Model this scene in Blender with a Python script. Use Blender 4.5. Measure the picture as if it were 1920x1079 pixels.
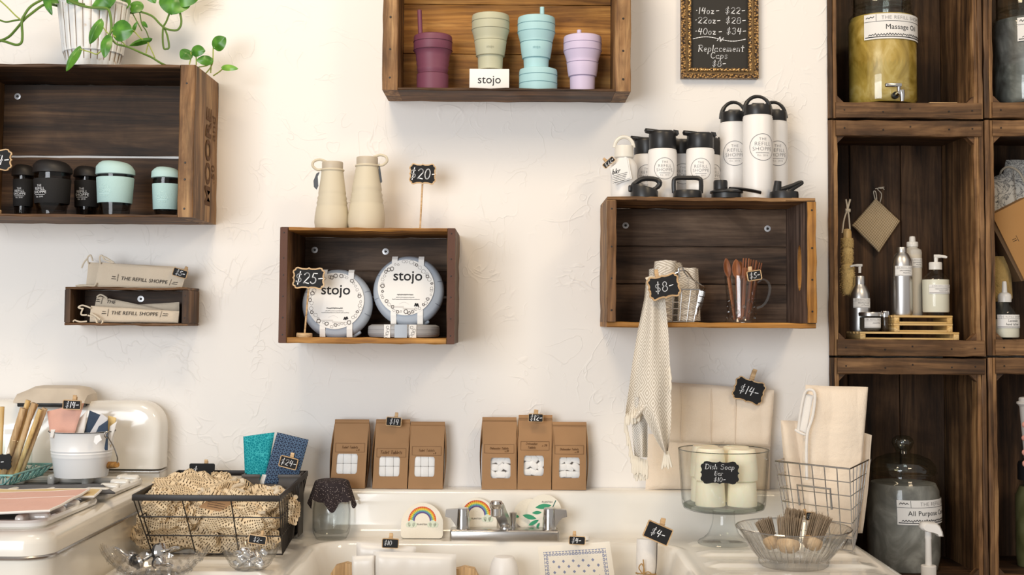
import bpy, bmesh, math, random
from mathutils import Vector, Matrix, noise, Euler
random.seed(7)
for o in list(bpy.data.objects): bpy.data.objects.remove(o)
SC = bpy.context.scene
COL = SC.collection
# ---------------------------------------------------------------- camera
F, CX, CYP = 2350.0, 960.0, 477.0              # focal length and principal point in pixels of 1920x1079
PITCH, ROLL = math.radians(3.0), math.radians(0.4)
CAM = Vector((0, -3.2, 1.47))
FW = Vector((0, math.cos(PITCH), math.sin(PITCH)))
UP0 = Vector((0, -math.sin(PITCH), math.cos(PITCH)))
RT = Vector((1, 0, 0))*math.cos(ROLL) + UP0*math.sin(ROLL)
UP = UP0*math.cos(ROLL) - Vector((1, 0, 0))*math.sin(ROLL)
cd = bpy.data.cameras.new('camera'); cam = bpy.data.objects.new('camera', cd); COL.objects.link(cam)
cd.sensor_width = 36; cd.lens = F/1920*36; cd.shift_y = -(539.5-CYP)/1920
cam.matrix_world = Matrix(((RT.x, UP.x, -FW.x, CAM.x), (RT.y, UP.y, -FW.y, CAM.y), (RT.z, UP.z, -FW.z, CAM.z), (0, 0, 0, 1)))
SC.camera = cam
# ---------------------------------------------------------------- world, lights, exposure
w = bpy.data.worlds.new('world'); SC.world = w; w.use_nodes = True
w.node_tree.nodes['Background'].inputs[0].default_value = (1.0, 0.95, 0.895, 1)
w.node_tree.nodes['Background'].inputs[1].default_value = 0.46
def area(name, loc, tgt, sx, sy, power, color):
    l = bpy.data.lights.new(name, 'AREA'); l.shape = 'RECTANGLE'; l.size = sx; l.size_y = sy; l.energy = power; l.color = color
    o = bpy.data.objects.new(name, l); COL.objects.link(o); o.location = loc
    o.rotation_euler = (Vector(tgt)-Vector(loc)).to_track_quat('-Z', 'Y').to_euler()
area('window_daylight', (-1.9, -4.6, 1.75), (0, 0, 1.4), 2.2, 2.0, 132, (0.91, 0.955, 1.0))
area('ceiling_lamp', (-0.5, -1.35, 3.3), (0.0, -0.1, 1.2), 0.7, 0.5, 20, (1.0, 0.78, 0.52))
area('ceiling_lamp', (1.5, -2.2, 3.3), (0.9, 0, 1.2), 0.6, 0.5, 19, (1.0, 0.78, 0.52))
SC.view_settings.view_transform = 'Standard'; SC.view_settings.look = 'None'
SC.view_settings.exposure = 0.0; SC.view_settings.gamma = 1.0; SC.view_settings.use_curve_mapping = False
# ---------------------------------------------------------------- placing helpers
def at(px, py, Y):
    d = RT*((px-CX)/F) + UP*(-(py-CYP)/F) + FW
    return CAM + d*((Y-CAM.y)/d.y)
def onz(px, py, Z):
    d = RT*((px-CX)/F) + UP*(-(py-CYP)/F) + FW
    return CAM + d*((Z-CAM.z)/d.z)
def S(Y): return (Y-CAM.y)/F                    # metres per pixel at depth Y
# ---------------------------------------------------------------- objects
def empty(name, loc, label, cat, group=None, rot=(0, 0, 0)):
    o = bpy.data.objects.new(name, None); COL.objects.link(o); o.location = loc; o.rotation_euler = rot
    o.empty_display_size = 0.02
    return tag(o, label, cat, group)
def tag(o, label, cat, group=None):
    o['label'] = label; o['category'] = cat
    if group: o['group'] = group
    return o
class MB:
    def __init__(s): s.v = []; s.f = []; s.uv = []; s.hasuv = False
    def _add(s, vs, fs, uvs=None, M=None):
        n = len(s.v)
        s.v += [tuple(M @ Vector(p)) if M else tuple(p) for p in vs]
        s.f += [tuple(i+n for i in f) for f in fs]
        if uvs: s.hasuv = True
        s.uv += uvs if uvs else [(0, 0)]*len(vs)
        return s
    def box(s, x0, x1, y0, y1, z0, z1, M=None):
        vs = [(x, y, z) for z in (z0, z1) for y in (y0, y1) for x in (x0, x1)]
        return s._add(vs, [(0, 2, 3, 1), (4, 5, 7, 6), (0, 1, 5, 4), (2, 6, 7, 3), (0, 4, 6, 2), (1, 3, 7, 5)], None, M)
    def rbox(s, cx, cy, cz, lx, ly, lz, r, seg=3, M=None):
        bm = bmesh.new(); bmesh.ops.create_cube(bm, size=1)
        for v in bm.verts: v.co = Vector((v.co.x*lx+cx, v.co.y*ly+cy, v.co.z*lz+cz))
        bmesh.ops.bevel(bm, geom=list(bm.edges)+list(bm.verts), offset=r, segments=seg, profile=0.5, affect='EDGES')
        bm.verts.index_update()
        s._add([v.co.copy() for v in bm.verts], [tuple(v.index for v in f.verts) for f in bm.faces], None, M); bm.free(); return s
    def board(s, x0, x1, y0, y1, z0, z1, j=0.0012, c=0.002, n=10):
        L = (x1-x0, y1-y0, z1-z0); a = L.index(max(L)); b, d = [(1, 2), (2, 0), (0, 1)][a]
        lo = (x0, y0, z0); c = min(c, L[b]*.3, L[d]*.3)
        cs = [(c, 0), (L[b]-c, 0), (L[b], c), (L[b], L[d]-c), (L[b]-c, L[d]), (c, L[d]), (0, L[d]-c), (0, c)]
        vs = []
        for i in range(n+1):
            jb, jd = [random.uniform(-j, j) for _ in range(4)], [random.uniform(-j, j) for _ in range(4)]
            for k, (p, q) in enumerate(cs):
                t = [0, 0, 0]; t[a] = L[a]*i/n; h = k//2
                e = 1 if 0 < i < n else .3
                t[b] = p+jb[h]*e; t[d] = q+jd[h]*e
                vs.append([lo[m]+t[m] for m in range(3)])
        fs = [(i*8+k, i*8+(k+1) % 8, i*8+8+(k+1) % 8, i*8+8+k) for i in range(n) for k in range(8)]
        fs += [tuple(range(7, -1, -1)), tuple(n*8+k for k in range(8))]
        return s._add(vs, fs)
    def lathe(s, prof, n=32, M=None, mod=None, caps=(True, True)):
        vs, fs = [], []
        for (r, z) in prof:
            for k in range(n):
                a = 2*math.pi*k/n; rr = r*(mod(a, r, z) if mod else 1)
                vs.append((rr*math.sin(a), -rr*math.cos(a), z))
        m = len(prof)
        for i in range(m-1):
            for k in range(n):
                fs.append((i*n+k, i*n+(k+1) % n, (i+1)*n+(k+1) % n, (i+1)*n+k))
        if caps[0]: fs.append(tuple(range(n-1, -1, -1)))
        if caps[1]: fs.append(tuple((m-1)*n+k for k in range(n)))
        return s._add(vs, fs, None, M)
    def tube(s, pts, r, n=6, closed=False, M=None, smooth=0):
        P = [Vector(p) for p in pts]
        if smooth: P = spline(P, smooth, closed)
        m = len(P); R = r if isinstance(r, (list, tuple)) else None
        vs, fs = [], []; prev = None
        for i in range(m):
            if closed: t = P[(i+1) % m]-P[i-1]
            else: t = P[min(i+1, m-1)]-P[max(i-1, 0)]
            if t.length < 1e-9: t = Vector((0, 0, 1))
            t.normalize()
            if prev is None: nn = t.orthogonal().normalized()
            else:
                nn = prev - t*prev.dot(t); nn = nn.normalized() if nn.length > 1e-6 else t.orthogonal().normalized()
            prev = nn; bb = t.cross(nn)
            rr = (R[min(int(i*(len(R)-1)/max(1, m-1)), len(R)-1)] if R else r)
            for k in range(n):
                a = 2*math.pi*k/n; vs.append(P[i]+nn*(rr*math.cos(a))+bb*(rr*math.sin(a)))
        for i in range(m if closed else m-1):
            for k in range(n):
                j = (i+1) % m; fs.append((i*n+k, i*n+(k+1) % n, j*n+(k+1) % n, j*n+k))
        if not closed: fs += [tuple(range(n-1, -1, -1)), tuple((m-1)*n+k for k in range(n))]
        return s._add(vs, fs, None, M)
    def prism(s, out, y0, y1, M=None):          # outline in XZ, extruded along Y
        n = len(out); vs = [(x, y0, z) for x, z in out]+[(x, y1, z) for x, z in out]
        fs = [tuple(range(n)), tuple(range(2*n-1, n-1, -1))]+[(k, k+n, (k+1) % n+n, (k+1) % n) for k in range(n)]
        return s._add(vs, fs, None, M)
    def ring(s, out, inn, y0, y1, M=None):      # frame between two outlines of equal count
        n = len(out); vs = [(x, y0, z) for x, z in out]+[(x, y0, z) for x, z in inn]+[(x, y1, z) for x, z in out]+[(x, y1, z) for x, z in inn]
        fs = []
        for k in range(n):
            q = (k+1) % n
            fs += [(k, q, n+q, n+k), (2*n+k, 3*n+k, 3*n+q, 2*n+q), (k, 2*n+k, 2*n+q, q), (n+k, n+q, 3*n+q, 3*n+k)]
        return s._add(vs, fs, None, M)
    def grid(s, fn, nu, nv, M=None, closeu=False):
        vs, fs, uv = [], [], []
        for j in range(nv+1):
            for i in range(nu+1):
                vs.append(fn(i/nu, j/nv)); uv.append((i/nu, j/nv))
        for j in range(nv):
            for i in range(nu): a = j*(nu+1)+i; fs.append((a, a+1, a+nu+2, a+nu+1))
        return s._add(vs, fs, uv, M)
    def ribbon(s, pts, wd, mp=None):            # flat stroke in XZ (y = 0) mapped through mp
        P = [Vector((p[0], p[1])) for p in pts]
        f = mp or (lambda x, z: (x, 0, z))
        for a, b in zip(P, P[1:]):
            d = b-a
            if d.length < 1e-9: continue
            d.normalize(); q = Vector((-d.y, d.x))*wd/2; e = d*wd*.28
            k = max(1, int((b-a).length/(wd*6)))
            for i in range(k):
                c0 = a+(b-a)*(i/k) - (e if i == 0 else d*0); c1 = a+(b-a)*((i+1)/k) + (e if i == k-1 else d*0)
                s._add([f(*(c0-q)), f(*(c1-q)), f(*(c1+q)), f(*(c0+q))], [(0, 1, 2, 3)])
        return s
    def merge(s, o, M=None): return s._add(o.v, o.f, o.uv if o.hasuv else None, M)
    def mesh(s, name, mat, ang=35):
        me = bpy.data.meshes.new(name); me.from_pydata(s.v, [], s.f)
        if s.hasuv:
            l = me.uv_layers.new(name='uv'); vi = [0]*len(me.loops); me.loops.foreach_get('vertex_index', vi)
            l.data.foreach_set('uv', [c for i in vi for c in s.uv[i]])
        if ang:
            me.polygons.foreach_set('use_smooth', [True]*len(me.polygons))
            me.set_sharp_from_angle(angle=math.radians(ang))
        if mat: me.materials.append(mat)
        return me
    def build(s, name, mat, parent=None, loc=(0, 0, 0), rot=(0, 0, 0), ang=35):
        return put(name, s.mesh(name, mat, ang), parent, loc, rot)
def put(name, me, parent=None, loc=(0, 0, 0), rot=(0, 0, 0)):
    o = bpy.data.objects.new(name, me); COL.objects.link(o); o.parent = parent; o.location = loc; o.rotation_euler = rot
    return o
def copy_thing(root, loc, label, group=None, rot=None):
    r = root.copy(); COL.objects.link(r); r.location = loc; r['label'] = label
    if rot is not None: r.rotation_euler = rot
    if group: r['group'] = group
    for ch in list(root.children):
        c = ch.copy(); COL.objects.link(c); c.parent = r
        for g in list(ch.children):
            d = g.copy(); COL.objects.link(d); d.parent = c
    return r
def spline(P, sub=6, closed=False):
    P = [Vector(p) for p in P]; n = len(P); out = []
    for i in range(n if closed else n-1):
        g = (lambda k: P[k % n]) if closed else (lambda k: P[max(0, min(n-1, k))])
        a, b, c, d = g(i-1), g(i), g(i+1), g(i+2)
        for t in range(sub):
            t /= sub
            out.append(.5*((2*b)+(c-a)*t+(2*a-5*b+4*c-d)*t*t+(3*b-a-3*c+d)*t**3))
    if not closed: out.append(P[-1])
    return out
def rrect(w, h, r, seg=5, cx=0, cz=0):
    o = []
    for (sx, sz, a0) in ((1, 1, 0), (-1, 1, 90), (-1, -1, 180), (1, -1, 270)):
        for k in range(seg+1):
            a = math.radians(a0+90*k/seg); o.append((cx+sx*(w/2-r)+r*math.cos(a), cz+sz*(h/2-r)+r*math.sin(a)))
    return o
def circ(r, n=32, cx=0, cz=0): return [(cx+r*math.cos(2*math.pi*k/n), cz+r*math.sin(2*math.pi*k/n)) for k in range(n)]
def prof(cx, Y, zf, pts):
    s = S(Y); o = []
    for hw, y in pts: o.append((hw*s, 0 if y is None else max(0, at(cx, y, Y).z-zf)))
    return o
def RY(d): return Matrix.Rotation(math.radians(d), 4, 'Y')
def RX(d): return Matrix.Rotation(math.radians(d), 4, 'X')
def RZ(d): return Matrix.Rotation(math.radians(d), 4, 'Z')
def T(x, y, z): return Matrix.Translation((x, y, z))
# ---------------------------------------------------------------- materials
class N:
    def __init__(s, name):
        s.m = bpy.data.materials.new(name); s.m.use_nodes = True; s.t = s.m.node_tree; s.p = s.t.nodes['Principled BSDF']; s.out = s.t.nodes['Material Output']
    def n(s, ty, **k):
        x = s.t.nodes.new(ty)
        for a, b in k.items():
            if a.startswith('i_'):
                key = a[2:]; x.inputs[int(key) if key.isdigit() else key].default_value = b
            else: setattr(x, a, b)
        return x
    def l(s, a, b): s.t.links.new(a, b)
    def math(s, op, a, b=None):
        x = s.n('ShaderNodeMath', operation=op)
        for i, q in enumerate((a, b)):
            if q is None: continue
            if isinstance(q, (int, float)): x.inputs[i].default_value = q
            else: s.l(q, x.inputs[i])
        return x.outputs[0]
    def ramp(s, fac, stops):
        r = s.n('ShaderNodeValToRGB'); e = r.color_ramp.elements
        while len(e) < len(stops): e.new(.5)
        for k, (p, c) in enumerate(stops): e[k].position = p; e[k].color = (*c, 1) if len(c) == 3 else c
        s.l(fac, r.inputs[0]); return r.outputs[0]
    def mix(s, fac, a, b, mode='MIX'):
        x = s.n('ShaderNodeMix', data_type='RGBA', blend_type=mode)
        for i, q in ((0, fac), (6, a), (7, b)):
            if isinstance(q, (int, float)): x.inputs[i].default_value = q
            elif isinstance(q, tuple): x.inputs[i].default_value = (*q, 1)
            else: s.l(q, x.inputs[i])
        return x.outputs[2]
    def noise(s, scale, detail=4, rough=.5, dist=0, vec=None):
        x = s.n('ShaderNodeTexNoise'); x.inputs['Scale'].default_value = scale; x.inputs['Detail'].default_value = detail
        x.inputs['Roughness'].default_value = rough; x.inputs['Distortion'].default_value = dist
        if vec: s.l(vec, x.inputs['Vector'])
        return x.outputs[0]
    def coord(s, which='Object', scale=(1, 1, 1), rnd=True):
        c = s.n('ShaderNodeTexCoord').outputs[which]
        if rnd:
            oi = s.n('ShaderNodeObjectInfo').outputs['Random']; k = s.math('MULTIPLY', oi, 37.0)
            a = s.n('ShaderNodeVectorMath', operation='ADD'); s.l(c, a.inputs[0])
            cb = s.n('ShaderNodeCombineXYZ'); s.l(k, cb.inputs[0]); s.l(k, cb.inputs[1]); s.l(k, cb.inputs[2]); s.l(cb.outputs[0], a.inputs[1]); c = a.outputs[0]
        m = s.n('ShaderNodeMapping'); m.inputs['Scale'].default_value = scale; s.l(c, m.inputs['Vector']); return m.outputs[0]
    def bump(s, h, strength=.3, dist=.002):
        b = s.n('ShaderNodeBump'); b.inputs['Strength'].default_value = strength; b.inputs['Distance'].default_value = dist
        s.l(h, b.inputs['Height']); s.l(b.outputs[0], s.p.inputs['Normal'])
    def base(s, c):
        if isinstance(c, tuple): s.p.inputs['Base Color'].default_value = (*c[:3], 1)
        else: s.l(c, s.p.inputs['Base Color'])
    def set(s, rough=.5, metal=0, spec=.5, coat=0, sss=0):
        s.p.inputs['Roughness'].default_value = rough; s.p.inputs['Metallic'].default_value = metal
        s.p.inputs['Specular IOR Level'].default_value = spec; s.p.inputs['Coat Weight'].default_value = coat
        if sss: s.p.inputs['Subsurface Weight'].default_value = sss; s.p.inputs['Subsurface Scale'].default_value = .01
        return s.m
def lin(r, g, b):
    f = lambda c: c/12.92 if c <= .04045 else ((c+.055)/1.055)**2.4
    return (f(r/255), f(g/255), f(b/255))
def plain(name, c, rough=.5, metal=0, spec=.5, var=.06, bump=0, bscale=400, coat=0, sss=0):
    n = N(name)
    if var: n.base(n.mix(n.noise(14, 3, vec=n.coord()), tuple(x*(1-var) for x in c), tuple(min(1, x*(1+var)) for x in c)))
    else: n.base(c)
    if bump: n.bump(n.noise(bscale, 2, vec=n.coord(rnd=False)), bump, .001)
    return n.set(rough, metal, spec, coat, sss)
def wood(name, dark, mid, light, axis, sc=1.0, rough=.62, stain=.55):
    n = N(name); sv = [22*sc]*3; sv['xyz'.index(axis)] = 1.6*sc
    v = n.coord(scale=tuple(sv))
    g = n.noise(1.0, 7, .62, 1.1, v)
    sv2 = [150*sc]*3; sv2['xyz'.index(axis)] = 5*sc
    v2 = n.coord(scale=tuple(sv2)); fine = n.noise(1.0, 3, .6, .2, v2)
    c = n.ramp(g, [(.33, dark), (.5, mid), (.67, light)])
    c = n.mix(.55, c, n.ramp(fine, [(.3, (.35, .3, .27)), (.6, (1, 1, 1))]), 'MULTIPLY')
    st = n.noise(6*sc, 4, .6, .8, n.coord())
    c = n.mix(stain, c, n.ramp(st, [(.36, (.28, .24, .22)), (.58, (1, 1, 1))]), 'MULTIPLY')
    sv3 = [9*sc]*3; sv3['xyz'.index(axis)] = .9*sc
    sk = n.noise(1.0, 5, .6, 2.0, n.coord(scale=tuple(sv3)))
    c = n.mix(stain, c, n.ramp(sk, [(.34, (.22, .19, .18)), (.44, (.85, .83, .82)), (.6, (1, 1, 1)), (.72, (1.25, 1.18, 1.1))]), 'MULTIPLY')
    n.base(c); n.bump(n.mix(.5, g, fine), .4, .0018); return n.set(rough, 0, .35)
def glass(name, tint=(.97, .99, .98), gloss=.9, rough=.02, edge=.35, lo=.04, dark=.84):
    n = N(name); t = n.t; t.nodes.remove(n.p)
    lw = n.n('ShaderNodeLayerWeight'); lw.inputs[0].default_value = edge
    tr = n.n('ShaderNodeBsdfTransparent'); gl = n.n('ShaderNodeBsdfGlossy'); gl.inputs['Roughness'].default_value = rough
    tc = n.ramp(lw.outputs['Facing'], [(0.5, tint), (1, tuple(x*dark for x in tint))]); n.l(tc, tr.inputs[0])
    f = n.ramp(lw.outputs['Facing'], [(0, (lo*.7,)*3), (.6, (lo,)*3), (.9, (lo+.10,)*3), (1, (gloss*.55,)*3)])
    mx = n.n('ShaderNodeMixShader'); n.l(f, mx.inputs[0]); n.l(tr.outputs[0], mx.inputs[1]); n.l(gl.outputs[0], mx.inputs[2]); n.l(mx.outputs[0], n.out.inputs[0])
    return n.m
def cutglass(name, tint=(.95, .97, .96), sx=40, sz=40):
    n = N(name); n.base(tint); n.p.inputs['Transmission Weight'].default_value = 1; n.p.inputs['IOR'].default_value = 1.28
    return n.set(.03, 0, .7)
def film(name, tint, alpha, rough=.25):
    n = N(name); n.base(tint); n.p.inputs['Alpha'].default_value = alpha; return n.set(rough, 0, .6)
D1, M1, L1 = (.022, .012, .006), (.085, .043, .020), (.19, .102, .048)      # dark walnut stain
D2, M2, L2 = (.06, .030, .012), (.28, .145, .058), (.54, .33, .15)          # honey pine
D3, M3, L3 = (.045, .023, .011), (.165, .082, .034), (.36, .19, .08)           # mid brown
W = {}
for ax in 'xyz':
    W['dark'+ax] = wood('dark_wood_'+ax, D1, M1, L1, ax)
    W['honey'+ax] = wood('honey_wood_'+ax, D2, M2, L2, ax)
    W['mid'+ax] = wood('brown_wood_'+ax, D3, M3, L3, ax)
    W['rail'+ax] = wood('stained_rail_wood_'+ax, (.035, .018, .008), (.165, .085, .036), (.37, .205, .09), ax)
    W['umber'+ax] = wood('umber_wood_'+ax, (.05, .031, .021), (.15, .092, .058), (.26, .17, .11), ax)
    W['gold'+ax] = wood('gold_wood_'+ax, (.14, .05, .008), (.40, .18, .035), (.62, .33, .09), ax, stain=.35)
    W['grey'+ax] = wood('weathered_wood_'+ax, (.06, .04, .032), (.19, .125, .095), (.33, .235, .18), ax)
    W['bamboo'+ax] = wood('bamboo_'+ax, (.62, .38, .12), (.78, .52, .20), (.88, .66, .34), ax, 1.5, .45, .1)
    W['tan'+ax] = wood('light_wood_'+ax, (.52, .33, .16), (.66, .44, .23), (.78, .57, .34), ax, 1.5, .6, .1)
# plaster wall with trowel ridges
def plaster():
    n = N('white_plaster'); c = n.coord(rnd=False)
    a = n.noise(4.6, 3, .5, 1.2, c); ln = n.math('ABSOLUTE', n.math('SUBTRACT', a, .5))
    ridge = n.ramp(ln, [(0, (1, 1, 1)), (.012, (.1, .1, .1)), (.05, (0, 0, 0))])
    mk = n.ramp(n.noise(9, 2, .5, 0, c), [(.46, (0, 0, 0)), (.62, (1, 1, 1))])
    a2 = n.noise(9, 2, .5, 1.4, c); ln2 = n.math('ABSOLUTE', n.math('SUBTRACT', a2, .52))
    ridge2 = n.ramp(ln2, [(0, (1, 1, 1)), (.014, (.1, .1, .1)), (.04, (0, 0, 0))])
    h = n.math('ADD', n.math('MULTIPLY', n.math('ADD', ridge, n.math('MULTIPLY', ridge2, .7)), mk), n.math('MULTIPLY', n.noise(16, 4, .5, .3, c), .5))
    n.base(n.mix(n.noise(2.2, 3, vec=c), (.81, .775, .735), (.85, .82, .785))); n.bump(h, .38, .003); return n.set(.55, 0, .4)
WALL = plaster()
ENAM = plain('white_enamel', (.82, .79, .73), .12, 0, .5, .03, coat=.3)
ENAM2 = plain('cream_enamel', (.80, .75, .66), .16, 0, .5, .03, coat=.3)
CHROME = plain('chrome', (.62, .61, .60), .16, 1, .5, .05)
DULLCHROME = plain('worn_chrome', (.50, .48, .46), .26, 1, .5, .12)
STEEL = plain('steel_wire', (.50, .48, .46), .24, 1, .5, .05)
ALU = plain('brushed_aluminium', (.62, .61, .60), .36, 1, .5, .04)
BLK = plain('black_plastic', (.012, .012, .013), .38, 0, .5, .05)
BLKM = plain('black_metal', (.022, .018, .016), .45, .3, .5, .1)
BLKSIL = plain('black_silicone', (.014, .013, .013), .62, 0, .4, .05)
SLATE = plain('chalkboard_black', (.012, .012, .013), .7, 0, .3, .1)
CHALK = plain('chalk_white', (.85, .86, .88), .8, 0, .2, 0)
INK = plain('black_ink', (.02, .02, .022), .7, 0, .2, 0)
GREYINK = plain('grey_ink', (.16, .15, .15), .7, 0, .2, 0)
PALEINK = plain('pale_print', (.60, .80, .78), .6, 0, .3, 0)
BROWNINK = plain('brown_stamp_ink', (.13, .065, .03), .8, 0, .2, 0)
WHITEP = plain('white_powder_coat', (.83, .81, .79), .38, 0, .45, .02)
PAPER = plain('white_paper', (.82, .81, .79), .7, 0, .3, .02)
TABLET = plain('white_tablet', (.86, .85, .83), .8, 0, .2, .03, .3, 300)
TAN = W['tanx']
KRAFT = plain('kraft_paper', (.36, .205, .10), .75, 0, .25, .10, .15, 60)
KRAFTD = plain('brown_cardboard', (.40, .21, .075), .8, 0, .2, .08)
SAND = plain('sand_silicone', (.62, .555, .42), .55, 0, .4, .03)
MINT = plain('mint_silicone', (.45, .64, .63), .6, 0, .4, .03)
DUSK = plain('grey_blue_silicone', (.40, .45, .52), .5, 0, .4, .03)
PLUM = plain('plum_silicone', (.17, .05, .085), .5, 0, .4, .04)
SAGE = plain('sage_silicone', (.47, .47, .34), .5, 0, .4, .03)
AQUA = plain('aqua_silicone', (.38, .61, .65), .5, 0, .4, .03)
LILAC = plain('lilac_silicone', (.58, .50, .68), .5, 0, .4, .03)
SMOKED = glass('dark_cup_glass', (.62, .62, .63), .9, .02, .5, .05)
GLASS = glass('clear_glass')
GLASSG = glass('green_tinted_glass', (.965, .985, .97), .95, .02, .4, .05)
CUT = cutglass('cut_glass')
FILM = film('clear_film', (.95, .95, .97), .10, .08)
MILKY = film('frosted_plastic', (.80, .77, .70), .62, .3)
CLOUDY = film('milky_plastic', (.86, .84, .80), .8, .3)
def weave(name, c1, c2, sc=700, bump=.3, stain=0.0):
    n = N(name); v = n.coord(rnd=False)
    b = n.noise(sc, 2, .6, 0, v); big = n.noise(9, 4, .55, .4, v)
    n.base(n.mix(n.math('ADD', n.math('MULTIPLY', b, .5), n.math('MULTIPLY', big, .5)), c1, c2)); n.bump(n.math('ADD', n.math('MULTIPLY', b, .25), n.math('ADD', n.noise(28, 4, .55, .5, v), n.math('MULTIPLY', n.noise(9, 3, .5, 1.2, v), 2.2))), bump, .007); n.p.inputs['Sheen Weight'].default_value = .15
    return n.set(.88, 0, .2)
CANVAS = weave('cream_canvas', (.78, .63, .48), (.92, .82, .69), 700, .45)
LINEN = weave('natural_linen', (.58, .475, .355), (.75, .65, .515))
ROPE = weave('cotton_cord', (.62, .53, .40), (.80, .71, .57))
WHITECL = weave('white_cotton', (.74, .70, .65), (.86, .83, .79))
PINKCL = weave('pink_cotton', (.66, .36, .28), (.76, .45, .36))
NAVYCL = weave('navy_cotton', (.030, .05, .085), (.06, .085, .13))
YELCL = weave('mustard_cotton', (.66, .46, .18), (.76, .58, .28))
GREYCL = weave('charcoal_felt', (.045, .042, .042), (.08, .075, .075))
FRINGE = weave('cream_fringe', (.72, .65, .53), (.85, .79, .68))
FIBER = weave('brush_fibre', (.10, .07, .045), (.44, .33, .22), 300)
SISAL = weave('sisal_knit', (.46, .33, .18), (.74, .58, .37), 900, .6)
LOOFAH = weave('loofah', (.42, .27, .08), (.72, .52, .22), 500, .9)
HUSK = weave('yellow_fibre', (.56, .36, .10), (.86, .66, .32), 500, .8)
def uvmat(name): 
    n = N(name); uv = n.n('ShaderNodeUVMap', uv_map='uv').outputs[0]; sp = n.n('ShaderNodeSeparateXYZ'); n.l(uv, sp.inputs[0]); return n, sp.outputs[0], sp.outputs[1]
def tri(n, x, k): return n.math('ABSOLUTE', n.math('SUBTRACT', n.math('FRACT', n.math('MULTIPLY', x, k)), .5))
def netting(name, ku, kv):
    n, u, v = uvmat(name); t = n.t
    a = n.math('LESS_THAN', tri(n, u, ku), .22); b = n.math('LESS_THAN', tri(n, v, kv), .24); hole = n.math('MULTIPLY', a, b)
    col = n.mix(n.noise(20, 4, vec=n.coord()), (.70, .53, .33), (.90, .75, .53)); n.base(col); n.set(.85, 0, .2)
    h = n.math('ADD', tri(n, u, ku), tri(n, v, kv)); n.bump(h, .5, .002)
    tr = n.n('ShaderNodeBsdfTransparent'); mx = n.n('ShaderNodeMixShader'); n.l(hole, mx.inputs[0]); n.l(n.p.outputs[0], mx.inputs[1]); n.l(tr.outputs[0], mx.inputs[2]); n.l(mx.outputs[0], n.out.inputs[0])
    return n.m
NET = netting('cotton_netting', 1, 1)
def diamond(name, ku, kv, c1=(.80, .74, .65), c2=(.53, .47, .385)):
    n, u, v = uvmat(name)
    d = n.math('ADD', tri(n, u, ku), tri(n, v, kv))
    s = n.math('GREATER_THAN', n.math('FRACT', n.math('MULTIPLY', d, 5.0)), .5)
    n.base(n.mix(s, c1, c2)); n.bump(s, .3, .001); return n.set(.88, 0, .2)
def knit(name):
    n, u, v = uvmat(name); h = n.math('ADD', tri(n, u, 17), tri(n, v, 17))
    n.base(n.mix(h, (.80, .63, .41), (.36, .25, .13))); n.bump(h, .9, -.003); return n.set(.9, 0, .2)
KNIT = knit('sisal_knit_stitch')
def cloudy(name, c1, c2, c3, sc=9, rough=.3):
    n = N(name); g = n.noise(sc, 5, .55, 1.6, n.coord(scale=(1, 1, .8))); n.base(n.ramp(g, [(.3, c1), (.5, c2), (.7, c3)])); return n.set(rough, 0, .4)
OIL = cloudy('yellow_oil', (.28, .175, .025), (.52, .35, .08), (.76, .59, .26), 12)
GREYLIQ = cloudy('cloudy_liquid', (.13, .128, .12), (.22, .215, .20), (.38, .37, .35), 12)
GREENLIQ = cloudy('olive_liquid', (.06, .06, .02), (.12, .11, .045), (.16, .15, .07))
SOAPC = plain('cream_soap', (.90, .84, .66), .5, 0, .4, .05, .1, 60, sss=.25)
LOTION = plain('lotion_cream', (.80, .76, .64), .4, 0, .4, .03)
LOTIONY = plain('lotion_yellow', (.72, .56, .27), .4, 0, .4, .04)
LEAF = None
def leafmat(name, c1, c2):
    n = N(name); n.base(n.mix(n.ramp(n.noise(30, 3, vec=n.coord()), [(.4, (0, 0, 0)), (.7, (1, 1, 1))]), c1, c2)); n.p.inputs['Subsurface Weight'].default_value = .1; n.p.inputs['Subsurface Scale'].default_value = .003
    return n.set(.34, 0, .5)
LEAF = leafmat('pothos_leaf', (.040, .155, .012), (.115, .32, .03)); LEAFY = leafmat('young_pothos_leaf', (.12, .33, .03), (.26, .48, .07))
VINE = plain('vine_green', (.11, .20, .03), .5, 0, .4, .2); VINEY = plain('young_vine', (.34, .40, .08), .5, 0, .4, .2)
SKIN = plain('skin', (.62, .30, .24), .5, 0, .4, .05, sss=.2)
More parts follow.
